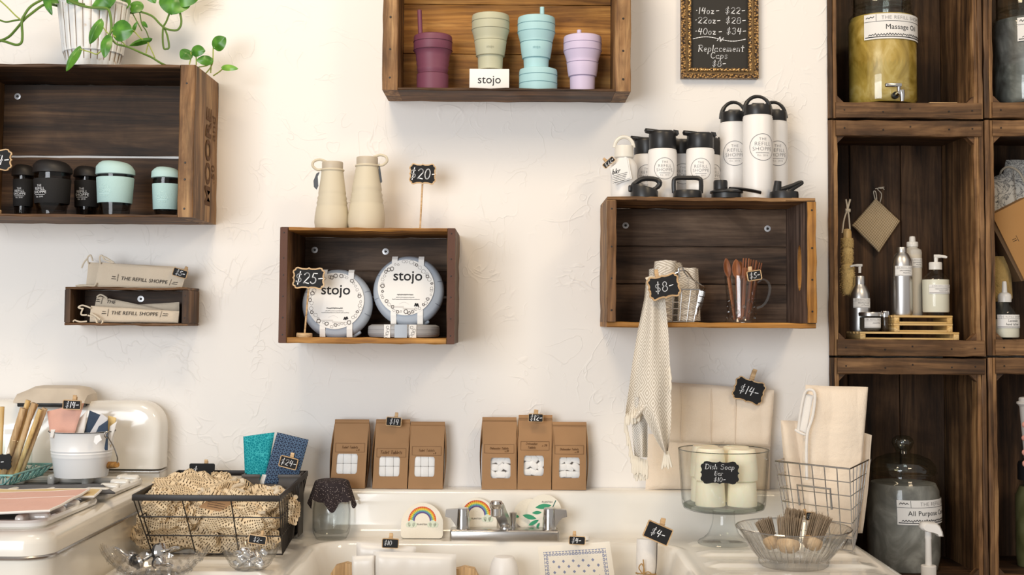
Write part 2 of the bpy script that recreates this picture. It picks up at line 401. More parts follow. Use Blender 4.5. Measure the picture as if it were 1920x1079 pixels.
# ---------------------------------------------------------------- lettering
def arc(cx, cz, rx, rz, a0, a1, n=10): return [(cx+rx*math.cos(math.radians(a0+(a1-a0)*k/n)), cz+rz*math.sin(math.radians(a0+(a1-a0)*k/n))) for k in range(n+1)]
G = {  # single stroke letters: advance, strokes; capital height 1
 '0': (.62, [arc(.3, .5, .25, .5, 90, 450, 16)]), '1': (.3, [[(.15, 1), (.13, 0)]]),
 '2': (.62, [arc(.28, .72, .24, .27, 160, -20)+[(.05, .03), (.2, .08), (.55, .0)]]),
 '3': (.58, [arc(.24, .76, .22, .24, 150, -90)+arc(.24, .26, .25, .27, 90, -150)]),
 '4': (.62, [[(.2, 1), (.05, .45), (.55, .48)], [(.47, .95), (.4, 0)]]),
 '5': (.58, [[(.55, .97), (.2, .97), (.13, .58)]+arc(.24, .3, .26, .3, 110, -150)]),
 '8': (.62, [arc(.30, .76, .2, .23, -90, 270, 14), arc(.30, .27, .26, .27, 90, 450, 14)]),
 '$': (.66, [arc(.3, .68, .23, .2, 50, 250)+arc(.28, .3, .24, .2, 80, -150), [(.34, 1.12), (.26, -.12)]]),
 '-': (.55, [[(.08, .47), (.48, .52)]]), ' ': (.38, []), '*': (.3, [[(.1, .5), (.2, .56)]]), '.': (.2, [[(.08, .0), (.12, .02)]]),
 'D': (.75, [[(.12, 1), (.1, 0)], [(.0, 1), (.3, 1)]+arc(.25, .5, .42, .5, 80, -90)+[(.02, .02)]]),
 'S': (.68, [arc(.34, .76, .26, .22, 40, 260)+arc(.3, .27, .27, .27, 80, -150)]),
 'B': (.62, [[(.1, 1), (.08, 0)], [(.05, .98), (.25, 1)]+arc(.26, .77, .22, .22, 80, -80)+arc(.26, .27, .28, .27, 80, -90)+[(.05, .02)]]),
 'R': (.68, [[(.12, 1), (.08, -.05)], [(.0, .92)]+arc(.28, .75, .28, .24, 100, -100)+[(.2, .5), (.58, .02)]]),
 'C': (.62, [arc(.36, .5, .3, .48, 50, 310)]), 'T': (.6, [[(0, .97), (.6, 1)], [(.3, .98), (.26, 0)]]),
 'i': (.22, [[(.1, .55), (.1, 0)], [(.1, .76), (.12, .8)]]), 's': (.42, [arc(.2, .44, .14, .13, 40, 250, 7)+arc(.19, .14, .15, .14, 80, -140, 7)]),
 'h': (.48, [[(.08, 1), (.06, 0)], [(.07, .35)]+arc(.22, .35, .14, .2, 150, 0, 6)+[(.38, 0)]]),
 'o': (.5, [arc(.23, .27, .18, .28, 90, 450, 12)]), 'a': (.52, [arc(.22, .26, .18, .26, 60, 420, 12), [(.4, .54), (.38, .1), (.48, 0)]]),
 'p': (.5, [[(.08, .55), (.04, -.4)], [(.07, .45)]+arc(.23, .28, .18, .26, 130, -150, 10)]),
 'r': (.4, [[(.08, .55), (.06, 0)], [(.07, .3)]+arc(.24, .35, .16, .2, 160, 50, 5)]),
 'e': (.46, [[(.06, .3), (.4, .33)]+arc(.22, .28, .18, .26, 10, 300, 10)]), 'l': (.2, [[(.1, 1), (.08, 0)]]),
 'c': (.44, [arc(.24, .27, .18, .27, 50, 310, 9)]),
 'm': (.72, [[(.06, .55), (.05, 0)], [(.05, .35)]+arc(.18, .35, .12, .2, 150, 0, 5)+[(.3, 0)], [(.3, .35)]+arc(.44, .35, .13, .2, 150, 0, 5)+[(.58, 0)]]),
 'n': (.5, [[(.06, .55), (.05, 0)], [(.05, .35)]+arc(.22, .35, .15, .2, 150, 0, 6)+[(.38, 0)]]),
 't': (.42, [[(.2, .95), (.17, 0), (.3, .02)], [(.0, .62), (.4, .66)]]), 'z': (.46, [[(.03, .52), (.38, .52), (.05, .02), (.42, .04)]]),
 'b': (.5, [[(.08, 1), (.06, 0)], [(.07, .15)]+arc(.24, .26, .18, .26, 200, -160, 10)]), 'k': (.48, [[(.08, 1), (.06, 0)], [(.4, .55), (.08, .25), (.42, 0)]]),
 'L': (.55, [[(.1, 1), (.08, .02), (.5, .03)]]), 'v': (.46, [[(.02, .55), (.2, 0), (.4, .55)]]),
 'w': (.66, [[(.02, .55), (.15, 0), (.3, .45), (.44, 0), (.6, .55)]]), 'x': (.46, [[(.03, .5), (.4, .0)], [(.4, .5), (.02, 0)]]), 'd': (.52, [arc(.2, .26, .17, .26, 60, 420, 10), [(.4, 1), (.38, 0)]]),
}
def hand(text, h, wd, x0=0, z0=0, shear=.12, mp=None, mb=None, center=True, sp=.12, wx=1.0):
    mb = mb or MB(); wtot = sum(G[c][0]+sp for c in text)-sp; x = -wtot/2 if center else 0
    for c in text:
        a, st = G[c]
        for s_ in st:
            if len(s_) > 1: mb.ribbon([(x0+h*(wx*(x+px)+shear*(pz-.5)), z0+h*(pz-.5)) for px, pz in s_], wd, mp)
        x += a+sp
    return mb
def scribble(mb, x0, x1, z, h, wd, mp=None):
    k = max(4, int((x1-x0)/(h*.55))); mb.ribbon([(x0+(x1-x0)*i/k, z+h*.5*(random.uniform(.2, 1) if i % 2 else -random.uniform(.2, 1))) for i in range(k+1)], wd, mp); return mb
def text(body, size, mat, parent, mp, name='lettering', align='CENTER', sp=1.0, off=0.0, shear=0, cut=None):
    c = bpy.data.curves.new('t', 'FONT'); c.body = body; c.size = size; c.align_x = align; c.align_y = 'CENTER'; c.space_character = sp; c.offset = off; c.shear = shear; c.resolution_u = 3
    o = bpy.data.objects.new('t', c); me = bpy.data.meshes.new_from_object(o)
    bpy.data.objects.remove(o); bpy.data.curves.remove(c)
    if cut:
        bm = bmesh.new(); bm.from_mesh(me); bmesh.ops.bisect_plane(bm, geom=bm.verts[:]+bm.edges[:]+bm.faces[:], plane_co=(cut, 0, 0), plane_no=(1, 0, 0), clear_outer=True); bm.to_mesh(me); bm.free()
    for v in me.vertices: v.co = mp(v.co.x, v.co.y)
    me.name = name; me.materials.clear(); me.materials.append(mat); return put(name, me, parent)
def flat(x0=0, y=0, z0=0, rot=0):
    ca, sa = math.cos(math.radians(rot)), math.sin(math.radians(rot))
    return lambda x, z: (x0+x*ca-z*sa, y, z0+x*sa+z*ca)
def cyl(R, z0, a0=0.0, e=.0007):
    def f(x, z):
        r = R(z0+z) if callable(R) else R
        return ((r+e)*math.sin(x/r+a0), -(r+e)*math.cos(x/r+a0), z0+z)
    return f
def seg_r(pr):   # radius as a function of height from a profile
    def f(z):
        for (r0, z0), (r1, z1) in zip(pr, pr[1:]):
            a, b = min(z0, z1), max(z0, z1)
            if a <= z <= b and b-a > 1e-6: return r0+(r1-r0)*(z-z0)/(z1-z0)
        return pr[-1][0]
    return f
def cyl_patch(R, z0, w, h, a0, e=.0004, n=14):
    def fn(u, v):
        z = z0-h/2+h*v; r = (R(z) if callable(R) else R)+e; a = a0+(u-.5)*w/r
        return (r*math.sin(a), -r*math.cos(a), z)
    return MB().grid(fn, n, 3)
# ---------------------------------------------------------------- price signs
_Q = [(0, 1.0), (.06, .93), (.16, .89), (.40, .90), (.55, .96), (.66, 1.0), (.78, .96), (.83, .86), (.84, .78), (.92, .74), (.97, .62), (.975, .5), (.93, .36), (.915, .2), (.94, .08)]
def fancy(w, h):
    q = _Q; o = [(x, z) for x, z in q]+[(1.0, 0)]+[(x, -z) for x, z in reversed(q)][:-1]+[(0, -1)]
    o = o+[(-x, z) for x, z in reversed(o[1:-1])]
    return [(x*w/2, z*h/2) for x, z in o]
def inset(out, d):
    n = len(out); A = sum(out[i][0]*out[(i+1) % n][1]-out[(i+1) % n][0]*out[i][1] for i in range(n)); sg = 1 if A > 0 else -1; r = []
    for i in range(n):
        a, b = Vector(out[i-1]), Vector(out[(i+1) % n]); t = (b-a).normalized(); r.append((out[i][0]-sg*t.y*d, out[i][1]+sg*t.x*d))
    return r
def sign(label, px, py, wpx, hpx, Y, tilt=0, txt=(), style='rect', clip=None, stick=None, border=2.2, th=.003, zf=None, lean=0, yaw=0, clipw=7, wx=1.0):
    s = S(Y); w_, h_ = wpx*s, hpx*s; p = at(px, py, Y)
    r = empty('price_sign', p, label, 'sign', None, (math.radians(lean), math.radians(tilt), math.radians(yaw)))
    out = fancy(w_, h_) if style == 'fancy' else rrect(w_, h_, .0035, 3); b = border*s; inn = inset(out, b) if border else out
    MB().prism(inn, -th*.7, th*.3).build('slate', SLATE, r, ang=0)
    if border: MB().ring(out, inn, -th, th*.5).build('wooden_frame', TAN, r, ang=25)
    mb = MB()
    for (t, h, dx, dz, wd) in txt: hand(t, h*s*.9, wd*s*.85, (dx+1)*s, -dz*s, mb=mb, sp=.07, wx=wx, mp=flat(0, -th*.7-.0004, 0))
    if mb.v: mb.build('chalk_lettering', CHALK, r, ang=0)
    if clip:
        dx, dz, L, ca = clip; M = T(dx*s, th*.5+.004, -dz*s) @ RY(ca)
        c = MB(); hw = clipw*s/2
        c.rbox(0, 0, L*s*.5, hw*2, .004, L*s, .001, 2, M).rbox(0, .006, L*s*.5-.004, hw*2, .004, L*s, .001, 2, M); c.build('clothespin', TAN, r, ang=30)
        MB().tube([(M @ Vector((-hw*1.1, 0, L*s*.25))), (M @ Vector((hw*1.1, 0, L*s*.25)))], .0016, 6).build('spring', STEEL, r)
    if stick:
        y1, bx = stick; e = at(bx, y1, Y)-p if zf is None else Vector((at(bx, y1, Y).x, Y, zf))-p
        MB().tube([(0, th+.002, -h_*.3), (e.x, th+.002, e.z+.002)], .0022, 8).build('stick', TAN, r)
        MB().lathe([(.018, 0), (.019, .002), (.019, .008), (.0175, .010)], 24, T(e.x, th, e.z)).build('base', TAN, r)
    return r
# ---------------------------------------------------------------- soft things
def pillow(c00, c10, c11, c01, th, mat, parent, name, nu=26, nv=20, wr=.002, ws=25, ed=.35, seed=0, org=None, pleats=None):
    C = [Vector(c) for c in (c00, c10, c11, c01)]; o = Vector(org) if org is not None else Vector((0, 0, 0))
    nrm = (C[1]-C[0]).cross(C[3]-C[0]).normalized()
    if nrm.y > 0: nrm = -nrm
    mb = MB()
    for sd in (1, -1):
        def fn(u, v):
            p = C[0]*(1-u)*(1-v)+C[1]*u*(1-v)+C[2]*u*v+C[3]*(1-u)*v
            e = (1-abs(2*u-1)**(1/ed))*(1-abs(2*v-1)**(1/ed)); e = max(0, e)**.5
            q = noise.noise_vector(Vector((p.x*ws+seed, p.y*ws, p.z*ws))); q2 = noise.noise(Vector((p.x*ws*2.3+seed*3, 0, p.z*ws*1.1)))
            d = nrm*(sd*th/2*e + wr*q2*e + wr*.8*q.y) + Vector((q.x, 0, q.z))*wr*.5
            if pleats: d += nrm*(pleats[1]*(abs(math.sin(math.pi*u*pleats[0]+.5*q2+.4*v))-.5)*e*sd)
            return p+d-o
        g = MB().grid(fn, nu, nv)
        if sd < 0: g.f = [f[::-1] for f in g.f]
        mb.merge(g)
    return mb.build(name, mat, parent, ang=60)
def quadpx(pts, Y, dz=None):
    ys = Y if isinstance(Y, (list, tuple)) else [Y]*4
    return [at(p[0], p[1], y) for p, y in zip(pts, ys)]     # BL BR TR TL
def slab(out, y0, y1): return MB().prism(out, y0, y1)
# ---------------------------------------------------------------- the setting
def struct(name, mb, mat, ang=35): o = mb.build(name, mat, None, ang=ang); o['kind'] = 'structure'; return o
XW = at(1553, 450, 0).x                          # where the plain wall ends and the recess begins
struct('wall_back', MB().box(-3.4, XW, 0, .36, 0, 3.4), WALL, 0)
struct('wall_recess', MB().box(XW, 3.4, .345, .42, 0, 3.4), WALL, 0)
FLOORM = wood('floor_boards', (.16, .10, .06), (.30, .20, .12), (.42, .30, .19), 'x')
fl = empty('floor', (0, 0, 0), 'floor of narrow brown boards', 'floor'); del fl['category']; fl['kind'] = 'structure'
for k in range(30):
    MB().box(-3.4, 3.4, .42-.14*(k+1)+.002, .42-.14*k, -.02, 0).build('plank', FLOORM, fl, ang=0)
# ---------------------------------------------------------------- crates on the wall
def screw(parent, p, r=.0082):
    o = MB().lathe([(r, 0), (r, .0012), (r*.62, .0016), (r*.55, .0006), (0.0001, .0006)], 18, T(*p) @ RX(90)).build('washer', ZINC, parent)
    MB().lathe([(r*.42, 0), (r*.4, .0022), (r*.3, .0026), (.0001, .0026)], 12, T(*p) @ RX(90)).build('screw_head', BLKM, o)
ZINC = plain('zinc_washer', (.72, .72, .74), .35, .3, .5, .05)
def nails(parent, pts, r=.0022):
    for p in pts: MB().lathe([(r, 0), (r*.8, .0008), (.0001, .001)], 8, T(*p) @ RX(90)).build('nail', BLKM, parent)
def crate(label, xl, xr, yt, yb, Yf, te, tt, tb, gaps, m_end, m_top, m_bot, m_back, ends_over=True, cat='crate', name='wooden_crate', slot=False, bright_gap=False):
    ym, xm = (yt+yb)/2, (xl+xr)/2; X0, X1 = at(xl, ym, Yf).x, at(xr, ym, Yf).x; Z1, Z0 = at(xm, yt, Yf).z, at(xm, yb, Yf).z
    s = S(Yf); te *= s; tt *= s; tb *= s
    r = empty(name, ((X0+X1)/2, 0, Z0), label, cat); hw, H = (X1-X0)/2, Z1-Z0; yb_ = -.004
    parts = {}
    for sg in (-1, 1):
        a, b = (-hw, -hw+te) if sg < 0 else (hw-te, hw)
        z0, z1 = (0 if ends_over else tb), (H if ends_over else H-tt)
        if slot and sg > 0:
            hy, hz = Yf*.66, H*.47; hh, hwd = .056, .024
            out = [(Yf, z0), (yb_, z0), (yb_, z1), (Yf, z1)]; N_ = 32
            inn = [(hy-hwd*math.cos(2*math.pi*k/N_)*1.0, hz-hh*(abs(math.sin(2*math.pi*k/N_))**.7)*(1 if math.sin(2*math.pi*k/N_) > 0 else -1)) for k in range(N_)]
            def per(y, z):
                dy, dz = y-hy, z-hz; sc = min(((yb_-hy)/dy if dy > 1e-9 else (Yf-hy)/dy if dy < -1e-9 else 1e9), ((z1-hz)/dz if dz > 1e-9 else (z0-hz)/dz if dz < -1e-9 else 1e9)); return (hy+dy*sc, hz+dz*sc)
            outp = [per(*q) for q in inn]
            for cy, cz in out:
                k = min(range(N_), key=lambda i: (outp[i][0]-cy)**2+(outp[i][1]-cz)**2); outp[k] = (cy, cz)
            g = MB().ring(outp, inn, a, b); g.v = [(y, x, z) for x, y, z in g.v]
            e = g.build('end_board', m_end[sg > 0] if isinstance(m_end, tuple) else m_end, r, ang=20)
            g2 = MB().ring(inn, [(hy+(y-hy)*.94, hz+(z-hz)*.97) for y, z in inn], a+.001, b-.001); g2.v = [(y, x, z) for x, y, z in g2.v]; g2.build('slot_edge', W['goldz'], e, ang=40)
        else: e = MB().board(a, b, Yf, yb_, z0, z1).build('end_board', m_end[sg > 0] if isinstance(m_end, tuple) else m_end, r, ang=25)
        parts['end', sg] = e
    o_ = te if ends_over else 0
    parts['top'] = MB().board(-hw+o_+.0005, hw-o_-.0005, Yf+.001, yb_, H-tt, H, n=14).build('top_board', m_top, r, ang=25)
    parts['bot'] = MB().board(-hw+o_+.0005, hw-o_-.0005, Yf+.001, yb_, 0, tb, n=14).build('bottom_board', m_bot, r, ang=25)
    zs = [tb+.001]+[tb+(H-tt-tb)*g for g, _ in gaps]+[H-tt-.001]; gw = [0]+[g for _, g in gaps]+[0]
    for k in range(len(zs)-1):
        MB().board(-hw+te+.001, hw-te-.001, -.016, -.004, zs[k]+gw[k]/2, zs[k+1]-gw[k+1]/2, n=14, j=.0006, c=.001).build('back_board', m_back, r, ang=25)
    for k in range(1, len(zs)-1):
        if gw[k] > .0045: MB().box(-hw+te+.001, hw-te-.001, -.0135, -.003, zs[k]-gw[k]/2-.004, zs[k]+gw[k]/2+.004).build('bright_gap_strip', PAPER, r, ang=0) if bright_gap else None  # white strip added so the gap reads as bright as lit wall
        if not (bright_gap and gw[k] > .0045): MB().box(-hw+te+.001, hw-te-.001, -.0038, -.001, zs[k]-.01, zs[k]+.01).build('dark_gap_backing', m_back, r, ang=0)  # strip added behind the gap to hide the lit wall; joint reads dark
    info = dict(root=r, X0=X0, X1=X1, Z0=Z0, Z1=Z1, floor=Z0+tb, top=Z1, Yf=Yf, te=te, hw=hw, H=H, parts=parts, s=s)
    return info
def scr(c, px, py): p = at(px, py, -.0165)-c['root'].location; screw(c['root'], (p.x, -.0162, p.z))
A = crate('wide dark crate under the trailing pothos with MOORE stencilled on its end', -96, 364, 120, 406, -.24, 29, 6, 4.5, [(.47, .0052)], W['honeyz'], W['darkx'], W['midx'], W['darkx'], bright_gap=True)
scr(A, 33, 181)
e = A['parts']['end', 1]
def endmap(x, z): return (A['hw']+.0006, -.117+z, A['H']*.5+x)
text('MOORE', .07, BROWNINK, e, lambda x, z: (A['hw']+.0012, -.10-z, A['H']*.44+x), sp=1.0, off=.002)
text('and', .046, BROWNINK, e, lambda x, z: (A['hw']+.0012, -.048-z, A['H']*.66+x))
text('.50', .04, BROWNINK, e, lambda x, z: (A['hw']+.0012, -.048-z, A['H']*.34+x))
nails(A['root'], [(A['hw']-A['te']*.55, -.2405, z) for z in (.02, .09, .13, .32)], .0026)
B = crate('shallow drawer-like box holding linen pouches, smallest box on the wall', 121, 352, 539, 611, -.115, 11, 4.5, 4.5, [], (W['darkz'], W['midz']), W['midx'], W['midx'], W['darkx'], False)
scr(B, 264, 561); nails(B['root'], [(B['hw']-B['te']*.5, -.1155, z) for z in (.02, .075)], .0016)
Cc = crate('honey crate high on the wall holding four pastel collapsible cups', 718, 1183, -104, 170, -.165, 29, 6, 5, [(.33, .0012), (.70, .0012)], W['honeyz'], W['honeyx'], W['midx'], W['goldx'])
nails(Cc['root'], [(sg*(Cc['hw']-Cc['te']*.5), -.1655, z) for sg in (-1, 1) for z in (.03, .10, .18, .24)], .0028)
Dd = crate('brown crate with rusty metal strapped ends holding round grey bowls', 525, 852, 427, 645, -.255, 14, 6.5, 11, [(.40, .006), (.66, .0008)], W['midz'], W['goldx'], W['goldx'], W['umberx'], bright_gap=True)
for p_ in ((590, 469), (723, 472)): scr(Dd, *p_)
RUST = plain('rusty_strap', (.095, .042, .026), .6, .35, .4, .3, .3, 200)
for sg in (-1, 1):
    x = sg*Dd['hw']; a, b = sorted((x+sg*.0012, x-sg*.0165))
    MB().box(a, b, -.2585, -.2565, .001, Dd['H']-.001).build('metal_strap', RUST, Dd['root'])
    nails(Dd['root'], [(x-sg*.008, -.2587, z) for z in (.02, .06, .11, .16, .2, .26)], .0017)
Ee = crate('brown crate with a hand slot holding a towel basket and a glass mug of spoons', 1138, 1530, 370, 615, -.235, 17, 6.5, 9.5, [(.335, .0025), (.665, .003)], (W['honeyz'], W['greyz']), W['honeyx'], W['goldx'], W['umberx'], False, slot=True)
for p_ in ((1173, 423), (1439, 429)): scr(Ee, *p_)
for sg in (-1, 1): 
    MB().board(sg*Ee['hw']-(Ee['te'] if sg > 0 else 0), sg*Ee['hw']+(Ee['te'] if sg < 0 else 0), -.2415, -.2355, .013, Ee['H']-.01).build('edge_strip', W['goldz'] if sg > 0 else W['midz'], Ee['root'])
    nails(Ee['root'], [(sg*(Ee['hw']-Ee['te']*.5), -.2418, z) for z in (.04, .115, .19, .28)], .0024)
# ---------------------------------------------------------------- crates stacked in the recess
UY = -.012; UD = .29
def ucrate(label, px0, px1, y0, y1, gaps, tb=30, ts=17):
    ym = (max(y0, 0)+min(y1, 1079))/2; X0, X1 = at(px0, 450, UY).x, at(px1, 450, UY).x; xm = (px0+px1)/2
    Z1, Z0 = at(xm, y0, UY).z, at(xm, y1, UY).z; s = S(UY); r = empty('stacked_crate', ((X0+X1)/2, UY, Z0), label, 'crate', 'crates stacked as shelves in the recess'); hw, H = (X1-X0)/2-.0015, Z1-Z0-.003
    tb *= s; ts *= s
    for sg in (-1, 1):
        a, b = (-hw, -hw+ts*.5) if sg < 0 else (hw-ts*.5, hw)
        MB().board(a, b, .001, UD, 0, H, n=14).build('side_board', W['railz'], r, ang=25)
        a, b = (-hw+ts*.5, -hw+ts) if sg < 0 else (hw-ts, hw-ts*.5)
        MB().board(a, b, .004, .045, 0, H, n=14).build('side_strip', W['honeyz'], r, ang=25)
        x = sg*(hw-ts)
        for (z, k) in ((tb, 1), (H-tb, -1)):
            MB().prism([(x, z), (x-sg*.018, z), (x, z+k*.018)][::1 if sg*k > 0 else -1], .006, .03).build('corner_block', W['midx'], r, ang=0)
    for z, m in ((0, 'midx'), (H-tb, 'midx')):
        MB().board(-hw+ts*.8, hw-ts*.25 if px1 < 1900 else hw, -.002, .024, z, z+tb, n=14).build('front_rail', W[m.replace('mid', 'rail')], r, ang=25)
        MB().board(-hw+ts*.5, hw-ts*.5, .024, UD, z+tb*.35 if z else z+.004, z+tb*.98 if not z else z+tb*.8, n=14).build('shelf_board', W['darkx'], r, ang=25)
        nails(r, [(hw*q, -.003, z+tb*f) for q, f in ((-.8, .5), (-.3, .4), (.05, .6), (.55, .45), (.85, .5))], .0022)
    xs = [-hw+ts*.5]+[-hw+2*hw*g for g in gaps]+[hw-ts*.5]
    for a, b in zip(xs, xs[1:]): MB().board(a+.0012, b-.0012, UD-.014, UD-.002, .01, H-.01, n=8, j=.0006).build('back_board', W['darkz'], r, ang=25)
    return dict(root=r, floor=Z0+tb, Z0=Z0, Z1=Z1, X0=X0, X1=X1)
R1 = ucrate('stacked crate holding the yellow oil dispenser, top row by the plain wall', 1554, 1848, -190, 222, (.36, .7))
R2 = ucrate('stacked crate holding pump bottles and a hanging square sisal pad', 1554, 1848, 224, 668, (.32, .68))
R3 = ucrate('stacked crate holding the big lidded jar of cloudy liquid, beside the sink', 1554, 1848, 670, 1112, (.3, .66))
Q1 = ucrate('stacked crate in the corner holding a clear dispenser, top row', 1849, 2140, -190, 222, (.36, .7))
Q2 = ucrate('stacked crate in the corner holding a kraft box and a loofah', 1849, 2140, 224, 668, (.32, .68))
Q3 = ucrate('stacked crate in the corner holding a jar of olive liquid', 1849, 2140, 670, 1112, (.3, .66))
pl = MB().box(R3['X0'], Q3['X1'], UY+.002, UY+UD, 0, R3['Z0']-.001); struct('trim_1', pl, W['darkx'], 0)
# ---------------------------------------------------------------- pothos on the left crate
zA = A['top']
pc = at(174, 118, -.12); pr_ = prof(174, -.12, zA, [(48, None), (52, 104), (55, 102), (66, 15), (68, 12), (67, 8), (64, 14), (50, 100)])
def rib(a, r, z): return 1+.032*min(1, abs(math.sin(a*13))*3)*(1 if z > .022 else 0)-.03
def pot_mat():
    n = N('whitewashed_tin'); n.base(n.mix(n.ramp(n.noise(40, 4, vec=n.coord()), [(.62, (0, 0, 0)), (.72, (1, 1, 1))]), (.78, .78, .77), (.62, .50, .38))); return n.set(.5, 0, .4)
plant = empty('potted_pothos', (pc.x, -.12, zA), 'trailing green pothos in a ribbed whitewashed tin pot', 'plant')
MB().lathe(pr_, 104, mod=rib).build('pot', pot_mat(), plant, ang=20)
m = MB(); gz = [q for q in pr_[1:5]]
for k in range(26):
    a = math.pi*k/13; f_ = seg_r(pr_[:5]); m.tube([((f_(z)*.972)*math.sin(a), -(f_(z)*.972)*math.cos(a), z) for z in (.026, .06, .10, pr_[3][1]-.001)], .0011, 4)
m.build('stave_grooves', plain('groove_brown', (.22, .15, .09), .9, 0, .2, .3), plant)  # thin dark brown tubes set into the pot grooves
MB().lathe([(.078, .128), (.0001, .13)], 24, caps=(False, False)).build('soil', plain('soil', (.03, .02, .014), .9), plant)
po = Vector((pc.x, -.12, zA))
def vine(pts, r, mat=VINE):
    P = [at(x, y, Y)-po for x, y, Y in pts]; MB().tube(P, r*.76, 7, smooth=6).build('vine', mat, plant)
vine([(175, -20, -.12), (160, 8, -.20), (130, 0, -.23), (145, 8, -.235), (170, 14, -.235), (200, 16, -.235), (207, 30, -.24), (209, 55, -.24), (205, 66, -.24)], .0042)
vine([(205, 66, -.24), (218, 82, -.24), (240, 88, -.235), (265, 99, -.225), (285, 108, -.21), (305, 120, -.2), (330, 128, -.17), (365, 128, -.13), (385, 140, -.10)], .0034)
vine([(110, 12, -.14), (95, 8, -.18), (80, 10, -.2), (58, 26, -.21), (46, 36, -.21), (30, 55, -.2), (15, 70, -.19), (-8, 80, -.18)], .0042)
vine([(140, -30, -.14), (82, -2, -.2), (58, 12, -.215), (46, 28, -.215), (41, 40, -.215), (42, 65, -.215), (40, 80, -.215), (30, 84, -.21), (10, 78, -.2), (-8, 74, -.19)], .0042)
vine([(46, 36, -.21), (30, 38, -.2), (10, 41, -.19), (-8, 34, -.18)], .003); vine([(42, 39, -.212), (30, 30, -.2), (12, 12, -.19), (-6, -4, -.18)], .0024, VINEY)
vine([(215, -10, -.1), (232, 15, -.1), (245, 24, -.1), (262, 22, -.1), (285, 30, -.1), (300, 45, -.1), (312, 54, -.1), (330, 57, -.1), (338, 50, -.1), (340, 38, -.1), (337, 22, -.1)], .0036)
vine([(318, 24, -.1), (312, 40, -.1), (306, 52, -.1), (305, 72, -.1), (307, 90, -.1), (312, 92, -.1), (317, 88, -.1), (314, 68, -.1), (308, 52, -.095)], .0032)
vine([(240, 10, -.1), (250, 28, -.1), (262, 50, -.1), (266, 58, -.1)], .002); vine([(262, 24, -.09), (266, 45, -.09), (274, 58, -.09), (280, 74, -.09)], .002)
vine([(280, 75, -.1), (276, 90, -.13), (274, 99, -.18)], .0022, VINEY); vine([(277, 80, -.13), (286, 98, -.16), (290, 108, -.2)], .002, VINEY)
for q in ([(205, 66, -.24), (196, 55, -.245), (187, 43, -.25)], [(207, 60, -.24), (212, 56, -.245)], [(212, 66, -.245), (228, 78, -.24), (236, 86, -.238)], [(250, 57, -.24), (262, 70, -.235), (268, 74, -.23)], [(205, 66, -.24), (196, 86, -.245), (183, 101, -.25), (170, 98, -.252), (150, 92, -.255)]): vine(q, .002, VINEY)
for q in ([(400, 142, -.1), (412, 134, -.11), (420, 126, -.12)], [(385, 139, -.1), (398, 120, -.11), (400, 90, -.11), (403, 80, -.11)], [(355, 121, -.12), (358, 108, -.12), (358, 98, -.12)], [(368, 122, -.12), (368, 110, -.12), (366, 98, -.12)], [(372, 126, -.1), (390, 122, -.11), (396, 112, -.11)], [(395, 137, -.1), (396, 120, -.1)]): vine(q, .0022, VINEY)
def leaf(bx, by, tx, ty, wpx, Y, mat=LEAF, fold=.25, curl=.15, turn=0):
    b, t = at(bx, by, Y)-po, at(tx, ty, Y-.01)-po; ax = t-b; L = ax.length; ax.normalize(); sd = ax.cross(Vector((0, 1, 0))).normalized()
    nm = sd.cross(ax).normalized(); sd = (sd*math.cos(turn)+nm*math.sin(turn)).normalized(); nm = sd.cross(ax).normalized(); hw = wpx*S(Y)*.62
    if nm.y > 0: nm = -nm
    def fn(u, v):
        x = 2*u-1; q = v; wdt = 1.95*q**.5*(1-q)**.8*(.9+.1*q) if 0 < q < 1 else 0
        lob = -.16*L*abs(x)**1.2*(1-q)**2.2
        return b+ax*(L*q+lob)+sd*(hw*x*wdt)+nm*(curl*L*math.sin(math.pi*q)-fold*hw*abs(x)*wdt+.04*hw*math.sin(q*7+x*2))
    MB().grid(fn, 12, 16).build('leaf', mat, plant, ang=80)
for a in [(187, 41, 168, 83, 22, -.25, LEAF, .8), (215, 58, 250, 57, 44, -.245), (203, 70, 196, 109, 22, -.25), (147, 92, 124, 134, 18, -.256, LEAF, .9), (280, 74, 242, 86, 13, -.11, LEAF, .9),
          (330, -8, 322, 28, 62, -.1), (262, 6, 247, 24, 26, -.1), (190, -14, 208, 14, 60, -.2), (86, -6, 98, 29, 15, -.21), (150, -12, 125, 6, 30, -.2), (355, 97, 339, 110, 27, -.12), (362, 96, 385, 95, 24, -.125),
          (403, 88, 423, 70, 30, -.115, LEAF, .25), (396, 114, 368, 113, 20, -.118), (419, 127, 447, 129, 13, -.125, LEAFY), (232, 0, 238, 17, 26, -.12), (110, -10, 88, 2, 30, -.17), (275, -20, 292, 6, 24, -.1), (225, -26, 190, 4, 52, -.14), (330, -10, 372, -2, 46, -.1), (268, 42, 277, 52, 8, -.1), (250, 58, 258, 40, 8, -.1)]: leaf(*a)
